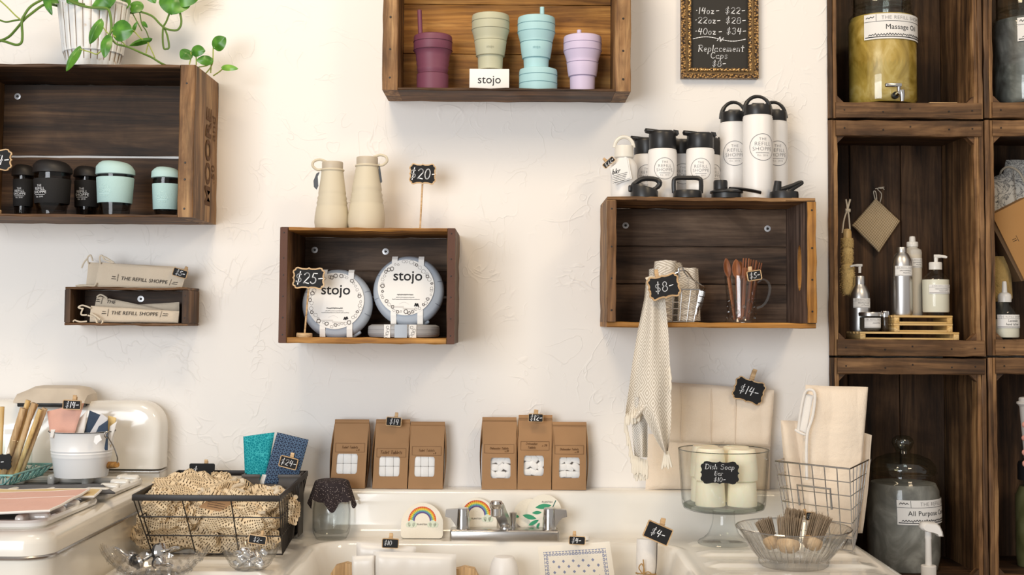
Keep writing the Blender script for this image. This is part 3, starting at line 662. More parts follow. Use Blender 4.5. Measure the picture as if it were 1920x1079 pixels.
# ---------------------------------------------------------------- glass travel cups
SLEEVE_M, SLEEVE_B = plain('mint_textured_sleeve', (.43, .62, .61), .7, 0, .3, .03, .6, 700), plain('black_textured_sleeve', (.014, .013, .013), .75, 0, .3, .05, .5, 700)
def travel_cup(label, cx, Y, ylid, yb0, ys0, ys1, hl, hs0, hs1, hb, lidm, slm, ink, toff, fs):
    zf = A['floor']; p = at(cx, 390, Y); r = empty('travel_cup', (p.x, Y, zf), label, 'cup', 'glass travel cups in the dark crate')
    P = lambda l: prof(cx, Y, zf, l)
    MB().lathe(P([(hb-1, None), (hb, ys1+10), (hs1-1, ys1), (hs0-1, ys0), (hl-3, yb0-4), (hl-4.5, yb0-4), (hs1-3, ys1), (hb-3, ys1+12)]), 40).build('glass_body', SMOKED, r)
    sl = P([(hs1, ys1), (hs1+.6, ys1-1), (hs0, ys0+1), (hs0-.4, ys0)]); MB().lathe(sl, 48, caps=(False, False)).build('sleeve', slm, r)
    ld = P([(hl-2, yb0), (hl, yb0-1), (hl-.6, (ylid+yb0)/2+1), (hl*.83, ylid+7), (hl*.66, ylid+3), (hl*.45, ylid+1.3), (.1, ylid+1)]); zt = ld[-1][1]
    m = MB().lathe(ld, 40); m.v = [(x, y, z+(-.10*(x*.9) if z > ld[1][1]+.004 else 0)) for x, y, z in m.v]; m.build('lid', lidm, r, ang=50)
    s = S(Y); zc = (sl[0][1]+sl[-1][1])/2; f = cyl(seg_r(sl), zc, toff, .0009)
    lt = empty_part('print', r)
    for t, h, dz in (('THE', fs*.62, 1.02), ('REFILL', fs*.9, .34), ('SHOPPE', fs*.9, -.42)): text(t, h*s, ink, lt, (lambda dz: lambda x, z: f(x, z+dz*fs*s))(dz), sp=1.08)
    MB().ribbon([(-fs*s*1.3, -.95*fs*s), (fs*s*1.3, -.95*fs*s)], fs*s*.09, f).build('rule', ink, lt, ang=0)
    text('Est. 2010', fs*.5*s, ink, lt, lambda x, z: f(x, z-1.4*fs*s))
    return r
def empty_part(name, parent): o = bpy.data.objects.new(name, None); COL.objects.link(o); o.parent = parent; o.empty_display_size = .01; return o
DLID = plain('black_cup_lid', (.016, .014, .014), .5, 0, .4, .05); WINK = plain('white_print', (.75, .76, .78), .6, 0, .3, 0)
travel_cup('small black glass travel cup, leftmost in the dark crate', 43, -.08, 308, 331, 337, 388, 22, 19, 17, 15, DLID, SLEEVE_B, WINK, -.05, 7)
travel_cup('larger black glass travel cup between the two small black ones', 97, -.17, 300, 326, 337, 383, 36, 34, 31, 27, DLID, SLEEVE_B, WINK, -.4, 8.5)
travel_cup('small black glass travel cup beside the tall mint cup', 162, -.08, 311, 333, 340, 389, 25, 23, 21, 18, DLID, SLEEVE_B, WINK, -.1, 8)
travel_cup('tall mint glass travel cup with textured sleeve in the dark crate', 215, -.18, 302, 329, 334, 382, 36, 34.5, 31, 28, MINT, SLEEVE_M, PALEINK, -.35, 8.5)
travel_cup('short mint glass travel cup against the stencilled crate end', 311, -.16, 313, 335, 346, 394, 28, 26, 23, 19, MINT, SLEEVE_M, PALEINK, -.05, 7.5)
sign('scalloped chalkboard sign cut off by the frame beside black travel cups', -14, 300, 76, 42, -.225, 0, [('$24-', 20, 7, 0, 2)], 'fancy', None, (402, -14), zf=A['floor'])
# ---------------------------------------------------------------- linen pouches
def pouch(label, q, Y, loc_px, fs, tc, trot, ends, zb=None, Y2=None):
    C = quadpx(q, Y); o = Vector((sum(c.x for c in C)/4, Y, min(c.z for c in C))); r = empty('linen_pouch', o, label, 'pouch', 'drawstring linen pouches')
    pillow(*C, .009, LINEN, r, 'pouch_body', 30, 14, .0012, 30, .16, random.random()*9, o)
    if tc:
        p = at(tc[0], tc[1], Y-.0062)-o; s = S(Y); g = empty_part('print', r); ca, sa = math.cos(math.radians(trot)), math.sin(math.radians(trot)); K = INK
        m = lambda dx: (lambda x, z: (p.x+(x+dx*s)*ca-z*sa, p.y-.0006, p.z+(x+dx*s)*sa+z*ca))
        text('THE REFILL SHOPPE', fs*s, K, g, m(0), sp=1.05, shear=.15, cut=tc[2]*s if len(tc) > 2 else None)
        rb = MB().ribbon([(-50*s, -6*s), (-49*s, 7*s)], .8*s, m(0)); 
        if len(tc) < 3: rb.ribbon([(48*s, -5*s), (51*s, 6*s)], .7*s, m(0)); scribble(rb, 54*s, 63*s, 1.5*s, 1.5*s, .7*s, m(0)); scribble(rb, 52*s, 62*s, -2*s, 1.2*s, .6*s, m(0))
        scribble(rb, -60*s, -54*s, 2*s, 1.6*s, .8*s, m(0)); scribble(rb, -61*s, -53*s, -2*s, 1.6*s, .8*s, m(0)); rb.build('small_print', K, g, ang=0)
    for pts in ends: MB().tube([at(x, y, yy)-o for x, y, yy in pts], .0021, 6, smooth=5).build('drawstring', ROPE, r)
    return r
pouch('linen pouch standing behind another on top of the small box', [(161, 541), (318, 541), (330, 500), (166, 492)], -.05, 0, 9, None, 0, [[(166, 495, -.056), (164, 484, -.058), (170, 479, -.058), (174, 490, -.056)], [(165, 484, -.058), (158, 492, -.06), (153, 503, -.06)], [(162, 535, -.058), (150, 535, -.06), (143, 537, -.062)]])
pouch('front linen pouch printed with the shop name on top of the small box', [(177, 541), (341, 541), (352, 505), (187, 492)], -.075, 0, 9.6, (270, 526), -4.6, [[(188, 495, -.082), (187, 482, -.084), (192, 480, -.084), (197, 488, -.082), (212, 493, -.081)], [(190, 480, -.084), (200, 484, -.084), (214, 493, -.082)], [(178, 537, -.082), (162, 536, -.088), (150, 537, -.09), (142, 536, -.09)], [(181, 531, -.082), (176, 537, -.088), (168, 537, -.09)]])
pouch('linen pouch tucked at the back inside the small wall box', [(182, 606), (336, 606), (336, 567), (250, 572)], -.035, 0, 10, None, 0, [])
pouch('linen pouch half hidden inside the small wall box, fanned upward', [(172, 600), (330, 606), (300, 580), (182, 555)], -.055, 0, 9, (240, 571, -24), -7, [[(182, 557, -.06), (188, 553, -.063), (196, 556, -.063), (201, 560, -.061)]])
pouch('linen pouch lying in front inside the small wall box', [(168, 604), (334, 606), (336, 584), (170, 574)], -.085, 0, 9.6, (252, 588.5), -1.5, [[(170, 578, -.092), (155, 573, -.095), (147, 577, -.096), (156, 580, -.096)], [(156, 578, -.096), (152, 590, -.097), (163, 591, -.097)], [(163, 603, -.096), (150, 604, -.098), (140, 601, -.099), (137, 604, -.1)], [(165, 592, -.094), (178, 596, -.1), (182, 606, -.108), (190, 608, -.112), (193, 602, -.108)], [(170, 588, -.096), (178, 592, -.104), (188, 600, -.108)]])
sign('tiny chalkboard clip reading 5 dollars on the linen pouches', 338, 512.5, 28, 16, -.088, 16, [('$5-', 10, 0, 0, 1.6)], 'rect', (6, -5, 10, 8), border=1.2, clipw=5.5)
# ---------------------------------------------------------------- collapsible cups
zC = Cc['floor']
def grooves(pts, ys):
    return pts
def ccup(label, cx, Y, pts, mat, straw, gl, st_m=None, zf=None, logo=None):
    zf = zC if zf is None else zf; p = at(cx, 160, Y); r = empty('collapsible_cup', (p.x, Y, zf), label, 'cup', 'collapsible silicone cups')
    pr = prof(cx, Y, zf, pts); MB().lathe(pr, 48).build('cup_body', mat, r, ang=40)
    for y in gl:
        z = at(cx, y, Y).z-zf; rr = seg_r(pr)(z); MB().tube([((rr+.0002)*math.sin(a), -(rr+.0002)*math.cos(a), z) for a in [2*math.pi*k/48 for k in range(48)]], .0009, 5, True).build('seam', st_m, r)
    if straw:
        x0, y0, x1, y1, hw = straw; a, b = at(x0, y0, Y-.01)-r.location, at(x1, y1, Y-.01)-r.location
        m = MB(); d = b-a; m.tube([a, a+d*.5, b], hw*S(Y), 16); m.build('straw', mat, r)
    if logo: f = cyl(seg_r(pr), at(cx, logo, Y).z-zf, 0, .0006); text('stojo', 7*S(Y), st_m, r, f)
    return r
def darker(m, c, nm): return plain(nm, tuple(x*.55 for x in c), .6, 0, .3, 0)
PLd, SGd, AQd, LId = darker(PLUM, (.17, .05, .085), 'plum_seam'), plain('sage_seam', (.30, .30, .21), .6), plain('aqua_seam', (.20, .38, .42), .6), plain('lilac_seam', (.38, .32, .46), .6)
ccup('plum collapsible cup with tall straw, leftmost in the honey crate', 811, -.08, [(30, None), (30, 141), (27.5, 139), (28.5, 135), (30, 130), (29, 127), (31, 121), (30.2, 118), (32, 112), (31.5, 108), (33, 102), (35.5, 97.5), (36.5, 96), (36.5, 73), (35.5, 69), (32, 67), (.1, 65.5)], PLUM, (788.5, 68, 786.5, 19, 4.3), (80, 96, 140), PLd)
TALL = lambda d: [(23, None), (24, 107+d), (26.5, 106+d), (28.5, 94+d), (30.5, 79+d), (30, 77.5+d), (31.5, 72+d), (33.5, 65+d), (35, 60+d), (35.5, 58+d), (35.5, 34+d), (34.5, 30+d), (31, 28.5+d), (.1, 27+d)]
nc = ccup('sage green collapsible cup raised on the white name card block', 919, -.085, [(23, 132)]+TALL(0)[1:], SAGE, (932, 30, 932, 23.5, 4), (42, 57.5, 78, 106), SGd, at(919, 131.5, -.085).z, 93)
aq = ccup('tall aqua collapsible cup standing on a folded aqua cup', 1005, -.085, [(23, 132)]+TALL(4.5)[1:], AQUA, (1016.5, 34, 1016.5, 13.5, 4.3), (47.5, 62, 81, 111), AQd, at(1005, 130.5, -.085).z, 94)
ccup('folded flat aqua collapsible cup under the tall aqua one', 1009, -.085, [(34, None), (36, 166), (36, 136), (35, 132), (31, 130.7), (.1, 130)], AQUA, None, (143, 158), AQd)
ccup('lilac collapsible cup with short straw, rightmost in the honey crate', 1092, -.085, [(23, None), (24, 145), (26.5, 144), (28.5, 133), (30, 119), (29.6, 117.5), (31, 112), (33.5, 104), (35.5, 98), (36, 96), (36, 74), (35, 70), (32, 68.5), (.1, 67)], LILAC, (1086, 70, 1086, 56.5, 4.3), (83, 97, 119, 145), LId)
s_ = S(-.12); p = at(917.5, 147, -.125); nb = empty('name_card', (p.x, -.125, zC), 'white block card printed with a name under the sage cup', 'card')
hN = at(917, 129.5, -.125).z-zC
MB().rbox(0, .028, hN/2, 75*s_, .06, hN, .0012, 2).build('card_block', PAPER, nb); text('stojo', 22*s_, INK, nb, lambda x, z: (x, -.0025, z+at(917, 150, -.125).z-zC))
# ---------------------------------------------------------------- sand bottles, bowls
zD = Dd['top']
def sbottle(label, cx, Y, pts, cap, k):
    p = at(cx, 420, Y); r = empty('collapsible_bottle', (p.x, Y, zD), label, 'bottle', 'sand collapsible bottles')
    MB().lathe(prof(cx, Y, zD, pts), 48).build('bottle_body', SAND, r, ang=50)
    MB().lathe(prof(cx, Y, zD, cap), 40).build('cap', plain('sand_cap', (.52, .45, .35), .5), r)
    s = S(Y); zc = prof(cx, Y, zD, cap)[0][1]; zt = prof(cx, Y, zD, cap)[-1][1]; R = cap[1][0]*s; sg = k
    MB().tube([(sg*R*.6, 0, zt-.001), (sg*R*1.2, -.003, zt+.004), (sg*R*1.75, -.006, zt-.001), (sg*R*1.85, -.006, zt-.012), (sg*R*1.45, -.004, zt-.021), (sg*R*1.0, -.003, zc-.002)], .0032, 8, smooth=6).build('carry_loop', SAND, r)
    MB().tube([((R+.0015)*math.sin(a), -(R+.0015)*math.cos(a), zc-.0035) for a in [2*math.pi*q/40 for q in range(40)]], .0022, 6, True).build('neck_band', SAND, r)
    a0 = at(*((590, 322, Y) if k < 0 else (712, 308, Y))).x-p.x
    if k < 0:
        MB().prism([(a0+.012, zc-.008), (a0+.005, zc-.012), (a0-.002, zc-.03), (a0-.001, zc-.045), (a0+.006, zc-.052), (a0+.011, zc-.04), (a0+.013, zc-.02)], -.004, -.002).build('hang_tag', BLK, r)
        MB().prism([(a0+.016, zc-.004), (a0+.009, zc-.02), (a0+.0105, zc-.042), (a0+.014, zc-.044), (a0+.019, zc-.02)], -.007, -.005).build('hang_tag', PAPER, r)
    else: MB().prism([(a0-.002, zc+.004), (a0+.001, zc-.004), (a0+.007, zc-.042), (a0+.0045, zc-.0455), (a0-.001, zc-.04)], -.006, -.003).build('hang_tag', BLK, r)
sbottle('shorter sand collapsible bottle with its loop turned toward the dark crate', 622, -.13, [(30, None), (32.5, 418), (32, 407), (29.5, 390), (28.0, 385), (28.9, 381), (26.8, 376), (27.7, 372), (25.4, 367), (26.0, 363), (25, 357), (21.5, 330), (20, 317)], [(19.5, 317), (19.8, 314), (19.8, 306), (19, 304), (.1, 303)], -1)
sbottle('taller sand collapsible bottle next to the 20 dollar sign', 687, -.135, [(32, None), (35, 418), (34.5, 404), (32, 385), (30.2, 380), (31.2, 376), (28.8, 370), (29.8, 366), (27.2, 360), (28.2, 356), (27, 349), (22.5, 322), (20.5, 309)], [(20, 309), (20.3, 305), (20.3, 297), (19.5, 295), (.1, 294)], 1)
sign('scalloped sign reading 20 dollars on a stick above the bowl crate', 792.5, 326.5, 52, 40, -.10, 1, [('$20-', 21, 1, 0, 2)], 'fancy', None, (428, 789), zf=zD)
zDf = Dd['floor']
DOOD = plain('doodle_ink', (.22, .20, .19), .7, 0, .2, 0)
def bowl_disc(label, cx, cy, rpx, Y, lc, lr, tx, ty, rot):
    p = at(cx, cy, Y); s = S(Y); r = empty('collapsible_bowl', p, label, 'bowl', 'round collapsible bowls'); R = rpx*s
    pr = [(R*.86, .018), (R*.96, .014), (R*.98, .004), (R, -.002), (R, -.012), (R*.985, -.016), (R*.95, -.022), (R*.88, -.027), (R*.5, -.029), (.0001, -.029)]
    M = RX(-8) @ RX(90); MB().lathe([(a, -b) for a, b in pr], 64, M).build('lid_and_bowl', DUSK, r, ang=40)
    for a in (rot+20, rot-22, rot+200, rot+158):
        ca, sa = math.cos(math.radians(a)), math.sin(math.radians(a)); MB().tube([(M @ Vector((ca*q*R, -sa*q*R, zz))) for q, zz in ((.86, .0278), (.95, .0228), (.985, .0165), (1.003, .012), (1.003, 0))], .0008, 4).build('seam', plain('dark_seam', (.2, .22, .26), .6), r)
    a = math.radians(rot+58); MB().rbox(0, 0, 0, .028, .012, .014, .004, 3, M @ T(math.cos(a)*R*1.0, -math.sin(a)*R*1.0, .002) @ RZ(-math.degrees(a)+90)).build('pull_tab', DUSK, r)
    dx, dz = (lc[0]-cx)*s, -(lc[1]-cy)*s; g = empty_part('card_sleeve', r); Rl = lr*s
    mp = lambda x, z: tuple(RX(-8) @ Vector((x+dx, -.0302, z+dz)))
    mpd = lambda x, z: tuple(RX(-8) @ Vector((x+dx, -.0316, z+dz)))
    d = MB().prism(circ(Rl, 48, dx, dz), -.0312, -.0295, RX(-8)); 
    for sx in (-.52, .42):
        for sz in (-1, 1):
            x0 = dx+Rl*sx; x1 = x0+Rl*.2
            d.grid(lambda u, v: tuple(RX(-8) @ Vector((x0+(x1-x0)*u, [-.0308, -.0302, -.024, -.0165, -.004, .01][int(v*5+.5)], dz+sz*[Rl*.8, Rl*1.0, R*.955-sz*dz, R*.99-sz*dz, R*1.012-sz*dz, R*1.012-sz*dz][int(v*5+.5)]))), 1, 5)
    d.build('card', PAPER, g, ang=0)
    text('stojo', 27*s, INK, g, lambda x, z: mpd(x+tx*s, z-ty*s), off=.0004)
    m = MB(); mp2 = lambda x, z: mpd(x, z)
    for q in range(40):
        a = math.radians(q*9+random.uniform(-3, 3)); rr = Rl*random.uniform(.83, .93); k = random.uniform(2.2, 4.6)*s
        m.ribbon([(rr*math.cos(a)+k*math.cos(t)*random.uniform(.6, 1), rr*math.sin(a)+k*math.sin(t)*random.uniform(.6, 1)) for t in [i*.75 for i in range(9)]], random.choice((.5, .6, 1.5))*s, mp2)
    m.build('doodles', DOOD, g, ang=0)
    m = MB(); scribble(m, -16*s, 14*s, -12*s+(-ty+9)*s*0+(-ty-8)*s*0-2*s, 2.2*s, .9*s, mp2); scribble(m, -18*s, 16*s, -19*s+5*s*0, 1.5*s, .5*s, mp2); scribble(m, -25*s, 26*s, -22.5*s, 1.5*s, .5*s, mp2); scribble(m, 17*s, 24*s, -33*s, 6*s, 2.4*s, mp2); m.build('small_print', INK, g, ang=0)
    m = MB(); m.ribbon([(-26*s, -37*s), (-4*s, -37*s)], 3*s, mp2).ribbon([(-4*s, -40*s), (18*s, -41*s)], 3*s, mp2).ribbon([(x*s, (-32+4*math.sin((x+12)/18*3.14))*s) for x in range(-12, 7, 2)], .5*s, mp2); m.build('diagram', plain('grey_print', (.62, .60, .58), .7), g, ang=0)
    return r
bowl_disc('round grey collapsible bowl standing behind the 25 dollar sign', 634, 572, 65.5, -.15, (632, 568), 53, 0, -20, 0)
bowl_disc('round grey-blue collapsible bowl propped on top of the flat one', 767, 547.5, 66, -.15, (763, 543), 52.5, 3, -21, 6)
p = at(757, 630, -.16); fb = empty('collapsible_bowl', (p.x, -.155, zDf), 'grey collapsible bowl lying flat in the brown crate', 'bowl', 'round collapsible bowls'); s = S(-.155)
MB().lathe([(56*s, 0), (64*s, .002), (67*s, .008), (66*s, .009), (67*s, .010), (67*s, .018), (66.3*s, .019), (67*s, .020), (66*s, .027), (60*s, .031), (.0001, .032)], 56).build('lid_and_bowl', plain('warm_grey_silicone', (.38, .38, .39), .5), fb, ang=40)
for x, wd, mt in ((-.38, .19, PAPER), (.32, .2, PAPER), (.0, .34, DUSK)): cyl_patch(67.6*s, .016, wd*67*s, .031, x, .0012).build('card_sleeve' if mt is PAPER else 'clasp', mt, fb)
m = MB()
for x in (-.38, .32):
    for q in range(4): f = cyl(68*s, .016, x, .0014); k = .0035; ox, oz = random.uniform(-.005, .005), -.012+.007*q; m.ribbon([(ox+k*math.cos(t), oz+k*math.sin(t)) for t in [i*.8 for i in range(8)]], .0009, f)
m.build('doodles', DOOD, fb, ang=0)
sign('scalloped sign reading 25 dollars on a stick inside the bowl crate', 579, 522, 62, 41, -.235, 1.5, [('$25-', 22, 1, 0, 2.2)], 'fancy', None, (634, 573), zf=zDf, border=2.6)
# ---------------------------------------------------------------- framed price board
Yb = -.03; s = S(Yb); p = at(1351, 145, Yb); fb = empty('price_board', (p.x, 0, p.z), 'chalk price board in an ornate gilt frame', 'chalkboard')
def gilt():
    n = N('antique_gilt'); v = n.n('ShaderNodeTexVoronoi'); v.inputs['Scale'].default_value = 190; n.l(n.coord(rnd=False), v.inputs['Vector']); d = v.outputs['Distance']
    n.base(n.ramp(d, [(.1, (.72, .45, .16)), (.4, (.30, .16, .05)), (.7, (.035, .018, .008))])); n.bump(d, .9, -.004); return n.set(.4, .35, .5)
GILT = gilt(); w_, h_ = 147*s, 340*s; GB = plain('dark_gilt', (.17, .10, .035), .4, .4)
def rect4(w, h, dz=0): return [(-w/2, h/2-h/2+dz), (w/2, dz), (w/2, h-0+dz), (-w/2, h+dz)]
def frame(i0, i1, y0, y1): 
    o = [(-w_/2+i0, i0), (w_/2-i0, i0), (w_/2-i0, h_-i0), (-w_/2+i0, h_-i0)]; q = [(-w_/2+i1, i1), (w_/2-i1, i1), (w_/2-i1, h_-i1), (-w_/2+i1, h_-i1)]; return MB().ring(o, q, y0, y1)
frame(0, 8*s, -.022, -.001).build('outer_moulding', GILT, fb, ang=20); frame(8*s, 13*s, -.017, -.001).build('cove_moulding', GB, fb, ang=20); frame(13*s, 19*s, -.021, -.001).build('inner_moulding', GILT, fb, ang=20)
bt = MB()
for k in range(16): bt.lathe([(.0022, 0), (.0018, .0016), (.0001, .0024)], 8, T(-w_/2+15.8*s+k*(w_-31.6*s)/15, -.021, 15.8*s) @ RX(90))
for k in range(34):
    for sg in (-1, 1): bt.lathe([(.0022, 0), (.0018, .0016), (.0001, .0024)], 8, T(sg*(w_/2-15.8*s), -.021, 15.8*s+(k+1)*(h_-31.6*s)/35) @ RX(90))
bt.build('beading', plain('bright_gilt', (.75, .5, .2), .35, .4), fb)
MB().box(-w_/2+18*s, w_/2-18*s, -.010, -.002, 18*s, h_-18*s).build('slate', plain('brown_chalkboard', (.022, .019, .015), .75), fb, ang=0)
m = MB(); bz = lambda y: (145-y)*s; mp = flat(0, -.0105, 0)
for t, x, y, h in (('*14oz', -27, 14, 12), ('-', -3, 14, 11), ('$22-', 31, 13.5, 12), ('*22oz', -26, 32.5, 12), ('-', -1, 33, 11), ('$28-', 32, 32.5, 12), ('*40oz', -26, 54, 12), ('-', 2, 54.5, 11), ('$34-', 33, 53, 12), ('Replacement', 4, 86.5, 12.5), ('Caps', 0, 100, 12), ('$8-', 0, 116, 11)): hand(t, h*s*.98, 1.25*s, x*s, bz(y), .1, mp, m, sp=.1, wx=1.18 if t != 'Replacement' else 1.12)
m.ribbon([(x*s, bz(68.5-4*math.sin((x+50)/100*6.28))) for x in range(-50, 51, 5)], 1.3*s, mp); m.ribbon([(-4*s, bz(72)), (2*s, bz(64)), (2*s, bz(74)), (8*s, bz(66))], 1.3*s, mp)
m.build('chalk_lettering', CHALK, fb, ang=0)
# ---------------------------------------------------------------- steel bottles on the right crate
zE = Ee['top']; LOGOI = plain('thin_grey_print', (.16, .16, .165), .6, 0, .3, 0)
def logo(parent, f, R, fs):
    g = empty_part('logo', parent); m = MB().ribbon([(R*math.cos(t*math.pi/24), R*math.sin(t*math.pi/24)) for t in range(49)], R*.035, f); m.ribbon([(-R*.52, -R*.42), (R*.52, -R*.42)], R*.03, f); m.build('ring', LOGOI, g, ang=0)
    for t, h, z in (('THE', .24, .60), ('REFILL', .33, .24), ('SHOPPE', .33, -.14), ('Est. 2010', .16, -.62)): text(t, h*R*1.25, LOGOI, g, (lambda z: lambda x, q: f(x, q+z*R))(z), sp=1.12, off=-.022*h*R)
def wbottle(label, cx, Y, hw, y0, a0, Rl, ly, cap, capy, ang=0):
    p = at(cx, 360, Y); s = S(Y); r = empty('steel_bottle', (p.x, Y, zE), label, 'bottle', 'white steel bottles on the right crate')
    pr = prof(cx, Y, zE, [(hw-2, None), (hw, 366), (hw, y0+5), (hw-.8, y0+3), (hw-.6, y0+1.5), (hw-2, y0)]); MB().lathe(pr, 40).build('bottle_body', WHITEP, r)
    zc = at(cx, y0, Y).z-zE; zt = at(cx, capy, Y).z-zE; R = (hw-2)*s; H = zt-zc; M = RZ(ang)
    if cap == 'loop':   # tall carry loop
        hb = H*.52; MB().lathe([(R, zc), (R*1.02, zc+.003), (R*1.02, zc+hb*.75), (R*.98, zc+hb*.9), (R*.6, zc+hb), (.0001, zc+hb)], 36).build('cap', BLK, r, ang=40)
        lp = []
        for k in range(17):
            t = math.pi*k/16; lp.append((M @ Vector((-R*.97*math.cos(t)*(1-.08*math.sin(t)), 0, zc+hb*.35+(H-hb*.35-.004)*math.sin(t)**.8))))
        MB().tube(lp, [.0055, .0045, .004, .0045, .0055], 8).build('carry_loop', BLK, r)
        MB().rbox(0, 0, zc+hb+.001, R*.9, R*.7, .005, .002, 2, M).build('spout_flap', BLK, r)
    else:
        pts = [(R, zc), (R*1.03, zc+.002), (R*1.03, zc+H*.78), (R*.99, zc+H*.9), (R*.9, zc+H*.95), (.0001, zc+H*.95)]
        MB().lathe(pts, 36).build('cap', BLK, r, ang=40)
        MB().grid(lambda u, v: tuple(M @ Vector((-R*(.3+1.08*v), R*.6*math.cos(u*2*math.pi)*(1-.5*v**2)*(1 if v < .99 else .0), zc+H*(.90+.10*v)+.0062*math.sin(u*2*math.pi)*(1 if v < .99 else 0)))), 16, 12).build('spout_loop', BLK, r, ang=60)
        MB().rbox(R*1.0, 0, zc+H*.86, .012, .016, .012, .003, 2, M).tube([M @ Vector((R*.8, -.006, zc+H*.98)), M @ Vector((R*1.12, -.006, zc+H*.95)), M @ Vector((R*1.16, -.006, zc+H*.78))], .0028, 6).build('latch', BLK, r)
        MB().rbox(R*.15, 0, zc+H*.94, R*1.1, R*.9, .006, .0025, 2, M).build('flip_lid', BLK, r)
    logo(r, cyl(pr[2][0], at(cx, ly, Y).z-zE, a0, .0006), Rl*s, 0)
    return r
wbottle('white steel bottle hidden behind the frosted bottle, spout cap', 1213, -.055, 25.5, 291, -.1, 19, 331, 'spout', 259)
wbottle('short white steel bottle behind and between the two front ones', 1277, -.055, 25.5, 291, 0, 19, 329, 'spout', 262)
wbottle('short white steel bottle behind, next to the tall bottles', 1328, -.055, 24, 292, .3, 19, 330, 'spout', 259)
wbottle('front short white steel bottle with spout cap turned upward, left of its pair', 1242, -.13, 27, 281, .05, 20, 319, 'spout', 245)
wbottle('front short white steel bottle with spout cap, nearest the tall bottles', 1313, -.13, 26.5, 280, -.1, 20, 320, 'spout', 249)
wbottle('tall white steel bottle with loop cap, behind on the short bottle side', 1376, -.065, 26.5, 231, -.1, 23, 291, 'loop', 189)
wbottle('tall white steel bottle with loop cap, behind on the stacked crate side', 1451, -.065, 26, 229, .1, 23, 291, 'loop', 189)
wbottle('tallest white steel bottle standing in front of two others, loop cap', 1421, -.14, 28, 218, .16, 25, 279.5, 'loop', 178)
Y = -.135; p = at(1170, 360, Y); s = S(Y); r = empty('frosted_bottle', (p.x, Y, zE), 'frosted cream bottle with loop cap and paper hang tag', 'bottle')
MB().lathe(prof(1170, Y, zE, [(23, None), (25, 365), (25, 318), (24, 311), (20, 303), (15, 297), (14, 293)]), 36).build('bottle_body', plain('cream_sleeve', (.80, .78, .75), .45), r)
MB().lathe(prof(1170, Y, zE, [(17, 297), (18.5, 295), (17.5, 276), (17, 274), (.1, 273)]), 32).build('cap', plain('cloudy_cap', (.74, .71, .64), .35), r)
lp = [at(1170-18*math.cos(t), 277-20*math.sin(t), Y)-Vector((p.x, Y, zE)) for t in [math.pi*k/14 for k in range(15)]]
MB().tube(lp, .0046, 8).build('carry_loop', plain('cloudy_loop', (.72, .69, .62), .35), r)
tq = [at(x, y, Y-.040)-Vector((p.x, Y, zE)) for x, y in ((1151, 344), (1182, 333.5), (1175, 295), (1172, 294), (1144, 316))]
MB().prism([(q.x, q.z) for q in tq], -.0405, -.0395).prism([(q.x+.004, q.z-.002) for q in tq], -.0385, -.0378).build('hang_tag', PAPER, r, ang=0)
tg = r.children[-1]; o = at(1159, 322, Y-.04)-Vector((p.x, Y, zE)); m = hand('bkr', 9*s, 1.3*s, o.x-3*s, o.z+2*s, .1, lambda x, z: (x, -.0412, z+.28*(x-o.x)))
for k in range(5): scribble(m, o.x-10*s, o.x+17*s-k*.0015, o.z-(6+k*3.2)*s, 1.2*s, .5*s, lambda x, z: (x, -.0412, z+.28*(x-o.x)))
m.build('print', INK, tg, ang=0)
sign('tiny tilted chalkboard clip reading 22 dollars on the frosted bottle', 1141.5, 305, 26, 11, Y-.03, -42, [('$22-', 8.5, 0, 0, 1.2)], 'rect', (-1, -4, 9, -5), border=1, clipw=5)
# loose caps along the front edge
def lid(label, cx, Y, f):
    p = at(cx, 365, Y); r = empty('bottle_stopper', (p.x, Y, zE), label, 'bottle top', 'loose black caps along the crate edge'); f(r, S(Y), Y, cx); return r
zy = lambda y, cx, Y: at(cx, y, Y).z-zE
def l1(r, s, Y, cx):
    R = 26*s; h = zy(343, cx, Y); pr = [(R, 0), (R, h*.55), (R*.98, h*.6)]
    m = MB().lathe([(R, 0), (R, h*.62), (R*.94, h*.72), (R*.5, h*.74), (.0001, h*.74)], 40); m.v = [(x, y, z*(1-.32*x/R) if z > h*.5 else z) for x, y, z in m.v]; m.build('base', BLK, r, ang=45)
    z1 = zy(334, cx, Y); MB().tube([(-R*.8, 0, h*.86), (-R*.2, 0, z1*.93), (R*.45, 0, z1*.97), (R*.95, 0, z1*.9), (R*1.12, 0, z1*.72), (R*.9, 0, z1*.52), (R*.5, 0, z1*.38)], [.006, .006, .006, .0065, .006, .005, .004], 8, smooth=5).build('carry_loop', BLK, r); MB().rbox(-R*1.02, 0, h*.62, .009, .018, .016, .003, 2).build('latch', BLK, r)
def l2(r, s, Y, cx):
    R = 27*s; h = zy(358, cx, Y); zt = zy(335, cx, Y); MB().lathe([(R, 0), (R, h*.85), (R*.95, h), (.0001, h)], 40).build('base', BLK, r, ang=45)
    MB().tube([(-R*.93, 0, h*.7), (-R*.95, 0, zt*.75), (-R*.82, 0, zt), (0, 0, zt*1.03), (R*.82, 0, zt), (R*.95, 0, zt*.75), (R*.93, 0, h*.7)], .0055, 8, smooth=5).build('carry_handle', BLK, r)
